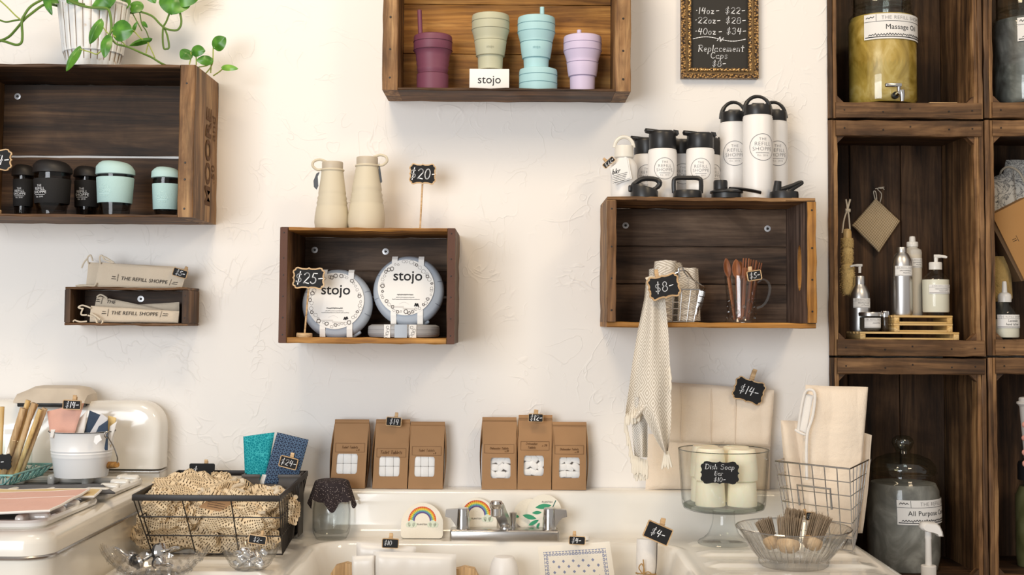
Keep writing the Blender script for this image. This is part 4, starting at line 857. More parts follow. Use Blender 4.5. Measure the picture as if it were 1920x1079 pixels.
def l3(r, s, Y, cx):
    R = 28*s; h = zy(356, cx, Y); o = -17*s; M = T(o, 0, 0)
    MB().lathe([(R*1.0, 0), (R, h*.55), (R*1.12, h*.62), (R*1.1, h*.8), (R*.8, h), (.0001, h)], 40, M).build('base', BLK, r, ang=45)
    t = zy(339, cx, Y); MB().lathe([(R*.46, h*.9), (R*.46, t*.9), (R*.43, t), (.0001, t)], 28, T(o-R*.4, 0, 0), mod=lambda a, q, z: 1+.03*math.cos(a*14)).build('spout_cap', BLK, r, ang=45)
    MB().grid(lambda u, v: (o+R*(.2+2.1*v), R*.42*math.cos(2*math.pi*u)*(1-.3*v**4), h*(1.12-.42*v*v)+.004*math.sin(2*math.pi*u)), 14, 10).build('tether', BLK, r, ang=60)
def l4(r, s, Y, cx):
    R = 27*s; h = zy(359, cx, Y); o = -3*s; M = T(o, 0, 0)
    m = MB().lathe([(R, 0), (R, h*.6), (R*.97, h*.9), (R*.6, h*1.02), (.0001, h*1.05)], 40, M); m.build('base', BLK, r, ang=45)
    t = zy(340, cx, Y); MB().tube([(o-R*.5, 0, h*.9), (o-R*.42, 0, t)], [.011, .0085], 12).build('spout', BLK, r)
    MB().tube([(o-R*.6, 0, h*.95), (o, 0, h*1.35), (o+R*.6, 0, h*1.75), (o+R*1.15, 0, t*.95), (o+R*1.22, 0, t*.88), (o+R*.6, 0, h*1.3), (o+R*.3, 0, h*.9)], [.006, .0055, .005, .0045, .0045, .005, .006], 8, smooth=4).build('flip_lever', BLK, r)
lid('loose black spout cap with open loop below the short front bottle', 1208, -.2, l1); lid('loose black cap with an upright square handle', 1289, -.2, l2)
lid('loose black cap with a knurled screw plug and a long tether', 1379, -.2, l3); lid('loose black flip-straw cap at the far end of the row', 1473, -.2, l4)
# ---------------------------------------------------------------- towel basket and mug inside the right crate
zF = Ee['floor']
def wire_basket(label, cat, top, bot, nf, nh, rad, mat, rimr, loc, tpos=None, group=None, ns=None):
    r = empty('wire_basket', loc, label, cat, group); o = Vector(loc); Tp = [Vector(q)-o for q in top]; Bt = [Vector(q)-o for q in bot]; ns = ns or nf
    MB().tube(Tp, rimr, 8, True).build('rim', mat, r)
    for k in range(1, nh+1):
        t = k/nh; MB().tube([Tp[i].lerp(Bt[i], t) for i in range(4)], rad, 6, True).build('hoop_wire', mat, r)
    for i in range(4):
        n = nf if i % 2 == 0 else ns; j = (i+1) % 4
        for q in range(n):
            t = q/n; MB().tube([Tp[i].lerp(Tp[j], t), Bt[i].lerp(Bt[j], t)], rad, 6).build('upright_wire', mat, r)
    for q in range(1, nf):
        t = q/nf; MB().tube([Bt[0].lerp(Bt[1], t), Bt[3].lerp(Bt[2], t)], rad, 6).build('floor_wire', mat, r)
    return r
Yf, Yk = -.205, -.075; zr = at(1265, 543, Yf).z
top = [Vector((at(1212, 543, Yf).x, Yf, zr)), Vector((at(1312, 543, Yf).x, Yf, zr)), Vector((at(1318, 543, Yk).x+.006, Yk, zr)), Vector((at(1218, 543, Yk).x, Yk, zr))]
zb_ = zF+.002; bot = [Vector((at(1222, 543, Yf).x, Yf+.01, zb_)), Vector((at(1302, 543, Yf).x, Yf+.01, zb_)), Vector((at(1308, 543, Yk).x, Yk-.01, zb_)), Vector((at(1226, 543, Yk).x, Yk-.01, zb_))]
wb = wire_basket('small steel wire basket with bail handle holding rolled towels', 'basket', top, bot, 6, 5, .0012, STEEL, .0018, (at(1265, 600, -.14).x, -.14, zF))
o = wb.location; ms = [(top[0]+top[3])/2, (top[1]+top[2])/2]
MB().tube([ms[0]-o, ms[0]-o+Vector((0, -.04, .006)), at(1268, 512, Yf-.004)-o, at(1285, 508, Yf)-o, at(1300, 525, Yf+.02)-o, ms[1]-o+Vector((0, -.03, .006)), ms[1]-o], .0018, 8, smooth=5).build('bail_handle', STEEL, wb)
MB().tube([at(1275, 520, Yf-.004)-o, at(1272, 505, Yf-.004)-o, at(1279, 502, Yf-.004)-o, at(1283, 510, Yf-.004)-o, at(1290, 520, Yf-.004)-o], .0016, 8, smooth=5).build('hook', STEEL, wb)
DIA = diamond('diamond_towel', 6, 4.5)
def roll(label, cx, Y, hw, y0, seed, dia=None):
    p = at(cx, 600, Y); R = hw*S(Y); h = at(cx, y0, Y).z-zF-.004; r = empty('rolled_towel', (p.x, Y, zF+.004), label, 'towel', 'rolled towels in the wire basket')
    def fn(u, v):
        a = u*2*math.pi*2.6; q = R*(1-.26*u)*(1+.10*noise.noise(Vector((math.cos(a)*1.5+seed, v*3, math.sin(a)*1.5)))); lean = .05*v*h*(seed % 3-1)
        return (q*math.sin(a)+lean, -q*math.cos(a), h*v*(1+.06*noise.noise(Vector((a*.5, seed, 0)))))
    MB().grid(fn, 90, 14).build('rolled_cloth', DIA, r, ang=60); return r
roll('rolled patterned towel in front by the clip sign, tallest of the basket', 1240, -.17, 22, 491, 2.3); roll('rolled patterned towel beside the basket hook', 1288, -.165, 19, 503, 4.1); roll('rolled patterned towel at the back of the basket by the scalloped sign', 1228, -.12, 14, 505, 1.4); roll('rolled patterned towel at the back of the basket centre', 1266, -.12, 18, 494, 6.2); roll('rolled patterned towel at the back corner of the basket', 1297, -.115, 16, 505, 3.3)
sign('scalloped sign reading 8 dollars clipped to the towel basket', 1244.5, 538, 62, 46, -.298, -12, [('$8-', 20, 0, 0, 1.6)], 'fancy', (-8, -14, 21, 3), border=3)
# hanging display towel
def towel(label, Y):
    r = empty('hanging_towel', at(1215, 880, Y), label, 'towel'); o = r.location
    DT = diamond('woven_diamond_towel', 2.4, 8.5); DT2 = diamond('woven_diamond_towel_lining', 1.4, 4.5, (.78, .74, .68), (.50, .47, .42))
    # two overlapping folds; rows are (y, xleft, xright)
    rowsA = [(527, 1211, 1232), (560, 1208, 1240), (620, 1196, 1243), (680, 1186, 1240), (740, 1178, 1236), (765, 1174, 1222), (785, 1172, 1200)]
    rowsB = [(527, 1215, 1240), (560, 1214, 1247), (620, 1211, 1253), (700, 1205, 1257), (765, 1199, 1259), (800, 1216, 1258), (830, 1232, 1255), (853, 1247, 1251)]
    rowsC = [(745, 1182, 1212), (780, 1184, 1214), (820, 1186, 1214), (858, 1190, 1214)]
    def sheet(rows, dy, mat, nm, seed, fold):
        def L(v, k):
            y = rows[0][0]+(rows[-1][0]-rows[0][0])*v
            for a, b in zip(rows, rows[1:]):
                if a[0] <= y <= b[0]: t = (y-a[0])/(b[0]-a[0]); return y, a[1]+(b[1]-a[1])*t, a[2]+(b[2]-a[2])*t
            return y, rows[-1][1], rows[-1][2]
        mb = MB()
        for th in (0, .002):
            def fn(u, v):
                y, x0, x1 = L(min(v, .999), 0); y += (u-.5)*10*v*fold; x = x0+(x1-x0)*u; d = (.006+.012*v)*math.sin(u*math.pi*2.2+seed)+.005*math.sin(u*9+v*4+seed)
                return at(x, y, Y+dy+d+th-.012*v*0)-o
            g = MB().grid(fn, 24, 40); mb.merge(g)
        mb.build(nm, mat, r, ang=70)
    sheet(rowsC, .018, DT2, 'under_fold', 1, 0); sheet(rowsA, .008, DT, 'back_fold', .4, .4); sheet(rowsB, -.012, DT, 'front_fold', 2, .2)
    def fringe(x0, y0, x1, y1, n, L, dy, spread=0):
        for k in range(n):
            t = k/max(1, n-1); x, y = x0+(x1-x0)*t, y0+(y1-y0)*t; l = L*random.uniform(.85, 1.15); dx = random.uniform(-2.5, 2.5)+spread*(t-.5)
            MB().tube([at(x, y-2, Y+dy)-o, at(x+dx*.4, y+l*.5, Y+dy)-o, at(x+dx, y+l, Y+dy)-o], [.0014, .0028, .0034, .0024], 5, smooth=3).build('fringe_tassel', FRINGE, r)
    fringe(1174, 778, 1199, 768, 9, 22, .002); fringe(1172, 784, 1186, 850, 8, 26, .014); fringe(1187, 856, 1214, 866, 14, 30, .012); fringe(1190, 866, 1210, 872, 8, 34, .016); fringe(1246, 850, 1253, 848, 7, 30, -.012, 8); fringe(1256, 690, 1258, 715, 4, 16, -.004)
    MB().tube([at(1211, 524, Y-.01)-o, at(1222, 520, Y-.012)-o, at(1236, 524, Y-.01)-o], .004, 8).build('loop', ROPE, r)
towel('woven diamond towel with cream fringe hanging down from the towel basket', -.262)
# glass mug with wooden cutlery
Y = -.14; cx = 1390; p = at(cx, 600, Y); s = S(Y); mug = empty('glass_mug', (p.x, Y, zF), 'pressed glass mug holding wooden cutlery', 'mug')
pm = prof(cx, Y, zF, [(31, None), (31, 604), (28, 598), (27, 590), (29, 550), (31.5, 518), (30.3, 518), (27.8, 550), (25.5, 588), (25, 596), (.1, 597)])
MB().lathe(pm, 56, mod=lambda a, q, z: 1-.02*abs(math.sin(a*7+z*90))*(1 if z < .085 else 0)-.015*abs(math.sin(a*7-z*90))*(1 if z < .085 else 0), caps=(True, False)).build('mug_body', glass('mug_glass', (.98, .98, .98), .95, .03, .5, .07), mug, ang=20)
MB().tube([(r_[0]*s, -.004, at(cx, r_[1], Y).z-zF) for r_ in ((29, 531), (40, 524), (50, 530), (53, 542), (49, 560), (40, 573), (28, 578))], .0048, 10, smooth=6).build('handle', glass('mug_handle_glass', (.9, .9, .9), .98, .03, .6, .12), mug)
m = MB()
for k in range(7):
    for q in range(4): m.rbox(0, 0, 0, .009, .004, .011, .0018, 1, T(0, 0, .012+.0135*q) @ RZ(k*51.4+(q % 2)*25.7) @ T(0, -.0345+.0005*q, 0) @ RY(45))
m.build('pressed_diamonds', glass('facet_glass', (.93, .92, .9), .98, .05, .7, .2), mug, ang=20)
REDW = wood('reddish_wood', (.12, .035, .012), (.26, .085, .03), (.40, .16, .06), 'z', 2, .45, .2)
def spoon(label, x, y, dx, Y, hw, kind, i):
    b = Vector((at(cx+dx, 600, Y).x, Y+.0, zF+.008)); t = at(x, y, Y); ax = t-b; L = ax.length; r = empty('wooden_'+kind, b, label, kind, 'wooden cutlery in the glass mug', Vector((0, 0, 1)).rotation_difference(ax).to_euler())
    h = hw*s
    MB().grid(lambda u, v: ((.0035+.0012*v)*math.cos(2*math.pi*u), .002*math.sin(2*math.pi*u), L*.68*v), 10, 6).build('handle', REDW, r, ang=60)
    if kind == 'spoon':
        MB().grid(lambda u, v: (h*math.sin(math.pi*v)**.6*math.cos(2*math.pi*u), .0018*math.sin(2*math.pi*u)+.006*math.sin(math.pi*v)*(1-abs(math.cos(2*math.pi*u))), L*(.66+.34*v)), 16, 14).build('bowl', REDW, r, ang=70)
    else:
        g = MB().rbox(0, 0, L*.76, h*1.7, .0035, L*.18, .0015, 2)
        for q in (-1, 0, 1): g.rbox(q*h*.62, 0, L*.92, h*.38, .0032, L*.17, .001, 2)
        g.build('tines', REDW, r, ang=40)
spoon('wooden spoon turned sideways at the edge of the glass mug', 1361, 484, -12, -.135, 7, 'spoon', 0); spoon('wooden spoon facing forward in the glass mug', 1380, 486, -4, -.15, 8.5, 'spoon', 1)
spoon('wooden fork in front beside the tiny clip sign', 1399, 485, 2, -.15, 8, 'fork', 2); spoon('wooden fork behind the clip sign in the glass mug', 1413, 488, 8, -.13, 8, 'fork', 3); spoon('wooden fork leaning outward at the mug handle side', 1424, 493, 12, -.12, 7, 'fork', 4); spoon('wooden spoon at the back of the glass mug', 1388, 490, 0, -.12, 8, 'spoon', 5)
sign('tiny chalkboard clip reading 5 dollars on the glass mug', 1414, 517, 27.5, 19, -.19, -10, [('$5-', 11, 0, 0, 1.3)], 'rect', (-5, -6, 12, 4), border=1.6, clipw=7)
# ---------------------------------------------------------------- stacked crates: contents
def label_patch(parent, R, z0, w, h, a0, lines, nm='paper_label', ruled=True):
    g = cyl_patch(R, z0, w, h, a0).build(nm, PAPER, parent, ang=60); f = cyl(R, z0, a0, .0009); m = MB()
    if ruled: m.ribbon([(-w/2, h*.20), (w/2, h*.20)], h*.014, f).ribbon([(-w*.345, h*.2), (-w*.345, h*.48)], h*.014, f).ribbon([(-w*.48, -h*.42), (w*.48, -h*.42)], h*.035, f)
    m.build('rule', INK, g, ang=0) if m.v else None
    for t, sz, x, z, k in lines:
        if k == 'p': text(t, sz*h, INK, g, (lambda x, z: lambda a, b: f(a+x*w, b+z*h))(x, z), sp=1.05)
        elif k == 'g': text(t, sz*h, GREYINK, g, (lambda x, z: lambda a, b: f(a+x*w, b+z*h))(x, z), sp=1.1, off=-.004*h)
        elif k == 'h': hand(t, sz*h, sz*h*.11, x*w, z*h, .12, f, None).build('handwriting', INK, g, ang=0)
        else: q = scribble(MB(), (x-sz)*w, (x+sz)*w, z*h, h*.10, h*.025, f); q.build('handwriting', INK, g, ang=0)
def dispenser(label, cx, Y, zf, hw, ytop, ysh, ymid, content, lab, tap=True):
    p = at(cx, 150, Y); s = S(Y); r = empty('glass_dispenser', (p.x, Y, zf), label, 'jar'); R = hw*s; h = at(cx, ysh, Y).z-zf; ht = at(cx, ytop, Y).z-zf
    MB().lathe([(R*.93, 0), (R*.98, .004), (R, .02), (R, h-.03), (R*.97, h-.012), (R*.86, h), (R*.82, h+.006), (R*.82, ht), (R*.80, ht), (R*.80, h+.006), (R*.95, h-.014), (R*.975, .02), (R*.93, .008), (.0001, .008)], 56, caps=(True, False)).build('jar', GLASSG, r, ang=50)
    MB().lathe([(R*.90, .009), (R*.965, .02), (R*.965, h-.03), (R*.92, h-.014), (.0001, h-.012)], 48).build('contents', content, r, ang=60)
    MB().lathe([(R*.84, ht-.012), (R*.88, ht-.01), (R*.88, ht+.02), (R*.8, ht+.03), (.0001, ht+.034)], 44).build('lid', GLASSG, r, ang=50)
    for zz in (h+.008, h+.018): MB().tube([(R*.835*math.sin(a), -R*.835*math.cos(a), zz) for a in [2*math.pi*k/48 for k in range(48)]], .0022, 6, True).build('neck_ring', GLASSG, r)
    lab(r, R, s)
    if tap:
        g = empty_part('tap', r); t0 = at(1682, 177, Y-R-.02)-r.location; x, z = t0.x, t0.z
        MB().tube([(x*.96, -R*.98, z), (x, -R-.012, z)], .009, 14).build('gasket', BLK, g); MB().tube([(x, -R-.008, z), (x, -R-.045, z+.001)], .0055, 12).build('tap_body', CHROME, g)
        MB().tube([(x+.005, -R-.04, z+.006), (x+.006, -R-.042, z-.006), (x+.006, -R-.042, z-.022)], [.008, .007, .0055, .0045], 12).build('spout', CHROME, g)
        MB().tube([(x, -R-.035, z), (x, -R-.035, z+.018)], .005, 10).rbox(x-.014, -R-.035, z+.021, .042, .012, .010, .003, 2, None).build('lever', CHROME, g)
    return r
YJ = .095; zR1 = R1['floor']
sh = lambda ty: None
dispenser('glass dispenser of yellow oil with paper label and metal tap', 1655, YJ, zR1, 64, -2, 27, 0, OIL, lambda r, R, s: label_patch(r, R, at(1655, 63, YJ).z-zR1, 150*s, 47*s, .35, [('THE REFILL SHOPPE', .21, .03, .335, 'g'), ('Massage Oil', .28, -.01, -.04, 'p'), ('', .44, 0, -.33, 's'), ('', .05, -.42, .36, 's')]))
Y2 = .10; dispenser('clear glass dispenser with cloudy contents, cut off by the frame', 1930, Y2, Q1['floor'], 68, 5, 32, 0, cloudy('pale_cloud', (.06, .055, .05), (.16, .16, .155), (.34, .34, .33)), lambda r, R, s: label_patch(r, R, at(1930, 68, Y2).z-Q1['floor'], 150*s, 44*s, .42, [('THE REFILL SHOPPE', .21, .05, .335, 'g'), ('', .44, 0, -.33, 's'), ('', .05, -.42, .36, 's')]), False)
p = at(1766, 190, .03); o = empty('wood_offcut', (p.x, .012, zR1), 'thin pale wood strip lying beside the oil dispenser', 'strip'); MB().rbox(0, .02, .0035, .072, .03, .007, .001, 2).build('strip', W['tanx'], o)
# middle crate
zR2 = R2['floor']
def tray(label, x0, x1, y0, y1, Ya, Yb, zf, slats=5):
    X0, X1 = at(x0, 620, Ya).x, at(x1, 620, Ya).x; H = at((x0+x1)/2, y0, Ya).z-zf; r = empty('bamboo_tray', ((X0+X1)/2, (Ya+Yb)/2, zf), label, 'tray', 'slatted bamboo soap trays'); hw, d = (X1-X0)/2, (Yb-Ya)/2; t = min(.0055, H*.3)
    n = slats
    for k in range(n):
        y = -d+(2*d-.014)*k/(n-1); MB().rbox(0, y+.007, H-t/2, hw*2, .012, t, .0012, 2).build('slat', W['bamboox'], r)
    for sg in (-1, 1): MB().rbox(sg*(hw-.008), 0, (H-t)/2, .014, d*2, H-t, .0012, 2).build('runner', W['bambooy'], r)
    for y in (-d+.0035, d-.0035): MB().rbox(0, y, .0022, hw*2-.03, .007, .0044, .0008, 1).build('bottom_rail', W['bamboox'], r)
    return r, zf+H
_, zt1 = tray('long low slatted bamboo tray under the bottles', 1612, 1799, 623, 634, .022, .16, zR2)
_, zt2 = tray('short slatted bamboo tray in the middle of the stack', 1676, 1787, 607, 621, .04, .15, zt1)
_, zt3 = tray('short slatted bamboo tray carrying the aluminium bottle, on top', 1676, 1787, 592, 606, .04, .15, zt2)
def bottle(label, cx, Y, zf, body, parts, lab, name='lotion_bottle', cat='bottle', mat=None, liquid=None):
    p = at(cx, 590, Y); r = empty(name, (p.x, Y, zf), label, cat); pr = prof(cx, Y, zf, body); MB().lathe(pr, 40).build('bottle_body', mat, r, ang=50)
    if liquid: MB().lathe(prof(cx, Y, zf, liquid[0]), 36).build('contents', liquid[1], r)
    for nm, pts, mt in parts: MB().lathe(prof(cx, Y, zf, pts), 28).build(nm, mt, r, ang=45)
    if lab: z0, w, h, a0, ln = lab; R = pr[2][0]; s = S(Y); label_patch(r, seg_r(pr), at(cx, z0, Y).z-zf, w*s, h*s, a0, ln)
    return r
def pump(r, cx, Y, zf, x1, y1, hy, mat, w=3.5):
    o = r.location; MB().tube([at(cx, hy+14, Y)-o, at(cx, hy+2, Y)-o], [w*S(Y)*.9, w*S(Y)], 12).build('pump_stem', mat, r)
    MB().tube([at(cx-4*(1 if x1 > cx else -1), hy, Y)-o, at((cx+x1)/2, hy, Y-.004)-o, at(x1, y1+2, Y-.008)-o], [w*S(Y)*.9, w*S(Y)*.7, w*S(Y)*.45], 10, smooth=3).build('pump_nozzle', mat, r)
SH = [('THE REFILL SHOPPE', .2, .05, .335, 'g'), ('', .3, .05, .02, 's'), ('', .2, .1, -.2, 's')]
b = bottle('squat aluminium pump bottle beside the yellow brush', 1612, .10, zt1, [(18, None), (19, 618), (19, 560), (18, 550), (14, 540), (10, 534), (9.5, 530)], [('collar', [(10, 534), (10, 520), (9, 518), (.1, 517)], ALU)], (569, 39, 18, .1, SH), mat=ALU); pump(b, 1612, .10, zt1, 1594, 498, 498, CLOUDY, 3)
bottle('tall brushed aluminium bottle with a screw cap', 1692, .075, zt3, [(18, None), (19, 588), (18.5, 500), (17.5, 488), (13, 478), (9, 474), (8.5, 471)], [('cap', [(9, 473.5), (9, 465), (8.5, 464), (.1, 463.5)], ALU)], (509, 38, 19, .0, SH), mat=ALU)
b = bottle('tall plastic bottle of yellow lotion behind the aluminium bottle', 1712, .12, zt3, [(17, None), (17, 588), (17, 474), (16, 469), (10, 466), (9, 462)], [('collar', [(10.5, 463), (10.5, 455), (9.5, 454), (.1, 454)], CLOUDY), ('nozzle', [(6, 454), (5.5, 446), (5, 444), (.1, 443)], CLOUDY)], (494, 34, 18, .25, SH), mat=MILKY, liquid=([(15.5, 587), (16, 585), (16, 478), (.1, 477)], LOTIONY))
b = bottle('round clear pump bottle of white cream on the trays', 1755, .075, zt3, [(24, None), (25, 588), (25, 532), (24, 524), (19, 516), (11, 510), (10.5, 505)], [('collar', [(12, 506), (12, 494), (11, 492), (.1, 492)], CLOUDY)], (543, 46, 17, .1, SH), mat=GLASS, liquid=([(23, 586), (24, 584), (24, 525), (.1, 524)], LOTION)); pump(b, 1755, .075, zt3, 1776, 481, 481, CLOUDY, 4)
r = bottle('small clear jar with metal lid and striped paper label', 1631, .06, zt1, [(19, None), (20, 619), (20.5, 590), (20, 589)], [('lid', [(20.5, 593), (20.8, 588), (20, 586), (.1, 585.5)], ALU)], (606, 36, 19, .1, [('THE REFILL SHOPPE', .2, .05, .335, 'g'), ('', .22, .15, .0, 's')]), 'cream_jar', 'jar', GLASS, ([(17, 620), (18.5, 616), (18.5, 596), (.1, 595)], plain('herb_mix', (.10, .08, .06), .9, 0, .2, .5)))
r = bottle('tiny dark vial with a chrome lid beside the small jar', 1659, .055, zt1, [(6.5, None), (7.5, 620), (7.5, 596), (7, 594)], [('cap', [(7.8, 595), (7.8, 586), (7, 584), (.1, 583.5)], CHROME)], None, 'vial', 'vial', SMOKED)
# sisal pad hung on a nail
Y = UY+UD-.035; o = at(1643, 368, Y); r = empty('sisal_pad', o, 'square knitted sisal pad hanging by its corner', 'wash pad')
C4 = [at(x, y, Y)-o for x, y in ((1648, 474), (1688, 415), (1642, 372), (1597, 423))]
pillow(*[c+o for c in C4], .016, KNIT, r, 'knitted_pad', 30, 30, .001, 40, .14, 1, o)
MB().tube([at(1641, 375, Y)-o, at(1638, 360, Y)-o, at(1642, 360, Y)-o, at(1644, 375, Y)-o], .0014, 6, smooth=4).tube([at(1650, 380, Y)-o, at(1653, 364, Y)-o, at(1645, 354, Y)-o, at(1658, 351, Y)-o], .0012, 6, smooth=4).tube([at(1641, 354, Y)-o, at(1656, 353, Y)-o, at(1658, 356, Y)-o], .0014, 6).build('hanging_cord', ROPE, r)
MB().tube([at(1648, 354, Y-.004)-o, at(1648, 354, UY+UD-.013)-o], .0014, 6).build('nail', BLKM, r)
# hanging brush
Y = .12; o = at(1588, 400, Y); r = empty('bottle_brush', o, 'yellow fibre bottle brush hanging by a white cord', 'brush')
MB().tube([at(1579, 437, Y)-o, at(1583, 410, Y)-o, at(1590, 397, Y)-o, at(1594, 437, Y)-o], .0022, 6, smooth=5).tube([at(1588, 398, Y)-o, at(1591, 385, Y)-o, at(1594, 374, Y)-o], .0025, 6).tube([at(1589, 398, Y)-o, at(1588, 385, Y)-o, at(1586, 374, Y)-o], .0022, 6).tube([at(1585, 395, Y)-o, at(1594, 395, Y)-o], .005, 8).build('hanging_cord', ROPE, r)
s = S(Y); hz = lambda y: at(1588, y, Y).z-o.z; fuzz = lambda a, q, z: 1+.07*noise.noise(Vector((a*9, z*400, 0)))
MB().lathe([(.0001, hz(429)), (6*s, hz(430)), (8*s, hz(435)), (8.5*s, hz(452)), (.0001, hz(453))], 24).build('handle', W['bambooz'], r)
MB().lathe([(6*s, hz(446)), (11*s, hz(448)), (11*s, hz(462)), (9*s, hz(466)), (11*s, hz(470)), (10.5*s, hz(492)), (9*s, hz(496)), (12*s, hz(500)), (13*s, hz(520)), (12*s, hz(545)), (8*s, hz(553)), (.0001, hz(555))], 40, mod=fuzz).build('bristle_core', HUSK, r, ang=30)
m = MB(); rn = random.Random(3)
for k in range(900):
    y = rn.choice((rn.uniform(447, 463), rn.uniform(469, 493), rn.uniform(499, 553))); a = rn.uniform(0, 6.283); R0 = (13 if y > 497 else 11)*s*(1 if y < 540 else 1-.35*(y-540)/13); z = hz(y); dz = rn.uniform(-.006, .001)
    m.tube([(R0*.7*math.sin(a), -R0*.7*math.cos(a), z), (R0*1.12*math.sin(a+.1), -R0*1.12*math.cos(a+.1), z+dz)], [.0007, .0004], 3)
m.build('bristles', HUSK, r, ang=0)['kind'] = 'stuff'
# corner crate contents
zQ2 = Q2['floor']
b = bottle('clear pump bottle of lotion with handwritten label in the corner crate', 1884, .05, zQ2, [(25, None), (26, 634), (26, 598), (25, 588), (20, 578), (12, 571), (10, 566)], [('collar', [(12, 567), (12.5, 556), (11, 552), (7, 549), (.1, 549)], CLOUDY), ('nozzle', [(5, 549), (4, 530), (3, 528), (.1, 528)], CLOUDY)], (603, 50, 25, .05, [('THE REFILL SHOPPE', .2, .05, .335, 'g'), ('Lavender', .17, .1, .06, 'h'), ('hand lotion', .17, .08, -.2, 'h')]), mat=GLASS, liquid=([(24, 633), (25, 631), (25, 600), (.1, 599)], LOTION))
lo = empty('loofah', (at(1872, 500, .13).x, .13, zQ2+.098), 'dry loofah slice standing on a dark jar in the corner crate', 'loofah'); s = S(.13)
MB().lathe([(19*s, 0), (23*s, .01), (22*s, .1), (21*s, .12), (.0001, .122)], 40, mod=lambda a, q, z: 1+.12*noise.noise(Vector((math.cos(a)*3, math.sin(a)*3, z*40)))).build('loofah_body', LOOFAH, lo, ang=60)
dj = empty('dark_jar', (at(1872, 600, .13).x, .13, zQ2), 'dark jar standing under the loofah', 'jar'); MB().lathe([(24*s, 0), (25*s, .004), (25*s, .07), (22*s, .08), (22*s, .094), (21*s, .0965), (.0001, .097)], 32).build('jar_body', BLK, dj)
bx = empty('kraft_box', (at(1900, 470, .10).x, .10, zQ2+.10), 'tilted brown kraft box leaning in the corner crate', 'box'); q = [(1856, 404), (1925, 369), (1990, 490), (1917, 527)]
oo = bx.location; P = [at(x, y, .08)-oo for x, y in q]; MB().prism([(a.x, a.z) for a in P][::-1], -.035, .02).build('carton', KRAFTD, bx, ang=0)
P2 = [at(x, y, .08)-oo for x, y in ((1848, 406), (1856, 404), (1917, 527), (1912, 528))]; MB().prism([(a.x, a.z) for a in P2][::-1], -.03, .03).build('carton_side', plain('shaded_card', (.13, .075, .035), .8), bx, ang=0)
m = MB(); c0 = at(1908, 449, .045)-oo; f = flat(c0.x, -.0358, c0.z, 27); s = S(.08); scribble(m, -4*s, 3*s, 1.5*s, 1.5*s, .6*s, f); scribble(m, -4*s, 4*s, -2*s, 1.5*s, .6*s, f); m.ribbon([(6*s, -6*s), (6*s, 6*s)], .6*s, f); m.build('small_print', INK, bx, ang=0)
def floral():
    n = N('floral_print'); v = n.coord(rnd=False); a = n.noise(24, 5, .7, 2.2, v); n.base(n.ramp(n.math('MULTIPLY', n.math('ABSOLUTE', n.math('SUBTRACT', a, .5)), 8), [(.06, (.04, .045, .06)), (.2, (.62, .60, .55)), (.3, (.68, .66, .61))])); return n.set(.9, 0, .2)
FLO = floral()
for lb, q, Y in (('floral printed cloth bag behind the kraft box, upper one', [(1868, 400), (1960, 400), (1960, 300), (1886, 300)], .2), ('floral printed cloth bag against the crate side', [(1850, 404), (1905, 404), (1900, 318), (1847, 338)], .17)):
    C = quadpx(q, Y); o = Vector((sum(c.x for c in C)/4, Y, min(c.z for c in C))); r = empty('floral_bag', o, lb, 'bag'); pillow(*C, .02, FLO, r, 'cloth', 20, 20, .003, 20, .2, 3, o)
    if Y > .18: MB().tube([at(x, y, Y-.016)-o for x, y in ((1897, 395), (1880, 355), (1876, 325), (1890, 313), (1910, 322), (1925, 350))], .003, 8, smooth=5).build('strap', ROPE, r)
# lower jars
zR3 = R3['floor']; YJ3 = .11; cx = 1694; p = at(cx, 1000, YJ3); s = S(YJ3); r = empty('glass_jar', (p.x, YJ3, zR3), 'big lidded glass jar of cloudy grey cleaner with paper label', 'jar')
pj = prof(cx, YJ3, zR3, [(58, None), (64, 1068), (67, 1040), (68, 960), (66, 915), (62, 900), (58, 896), (58, 888), (62, 886), (62, 884), (56, 884)]); MB().lathe(pj, 56, caps=(True, False)).build('jar', GLASSG, r, ang=50)
MB().lathe(prof(cx, YJ3, zR3, [(60, 1076), (65, 1040), (66, 960), (64, 918), (58, 905), (.1, 903)]), 48).build('contents', GREYLIQ, r, ang=60)
MB().lathe(prof(cx, YJ3, zR3, [(55, 890), (60, 880), (58, 872), (48, 860), (30, 853), (14, 850), (12, 846), (17, 838), (20, 830), (18, 823), (12, 818), (.1, 816)]), 48, caps=(False, True)).build('lid', glass('lid_glass', (.80, .85, .81), .95, .02, .45, .10), r, ang=50)
label_patch(r, seg_r(pj), at(cx, 952, YJ3).z-zR3, 160*s, 44*s, .72, [('THE REFILL SHOPPE', .22, .05, .335, 'g'), ('All Purpose Concentrate', .28, .03, -.04, 'p'), ('', .45, 0, -.33, 's'), ('', .05, -.42, .36, 's')])
cx = 1935; p = at(cx, 1000, .12); r = empty('glass_jar', (p.x, .12, Q3['floor']), 'dark lidded jar of olive liquid cut off by the frame', 'jar'); s = S(.12)
MB().lathe(prof(cx, .12, Q3['floor'], [(26, None), (29, 1060), (30, 960), (29, 925), (22, 905), (22, 895), (20, 895)]), 40).build('jar', GLASSG, r); MB().lathe(prof(cx, .12, Q3['floor'], [(26, 1074), (28.5, 1040), (28.5, 930), (21, 912), (.1, 911)]), 40).build('contents', GREENLIQ, r); MB().lathe(prof(cx, .12, Q3['floor'], [(24, 900), (24, 872), (22, 866), (.1, 864)]), 40).build('lid', BLK, r)
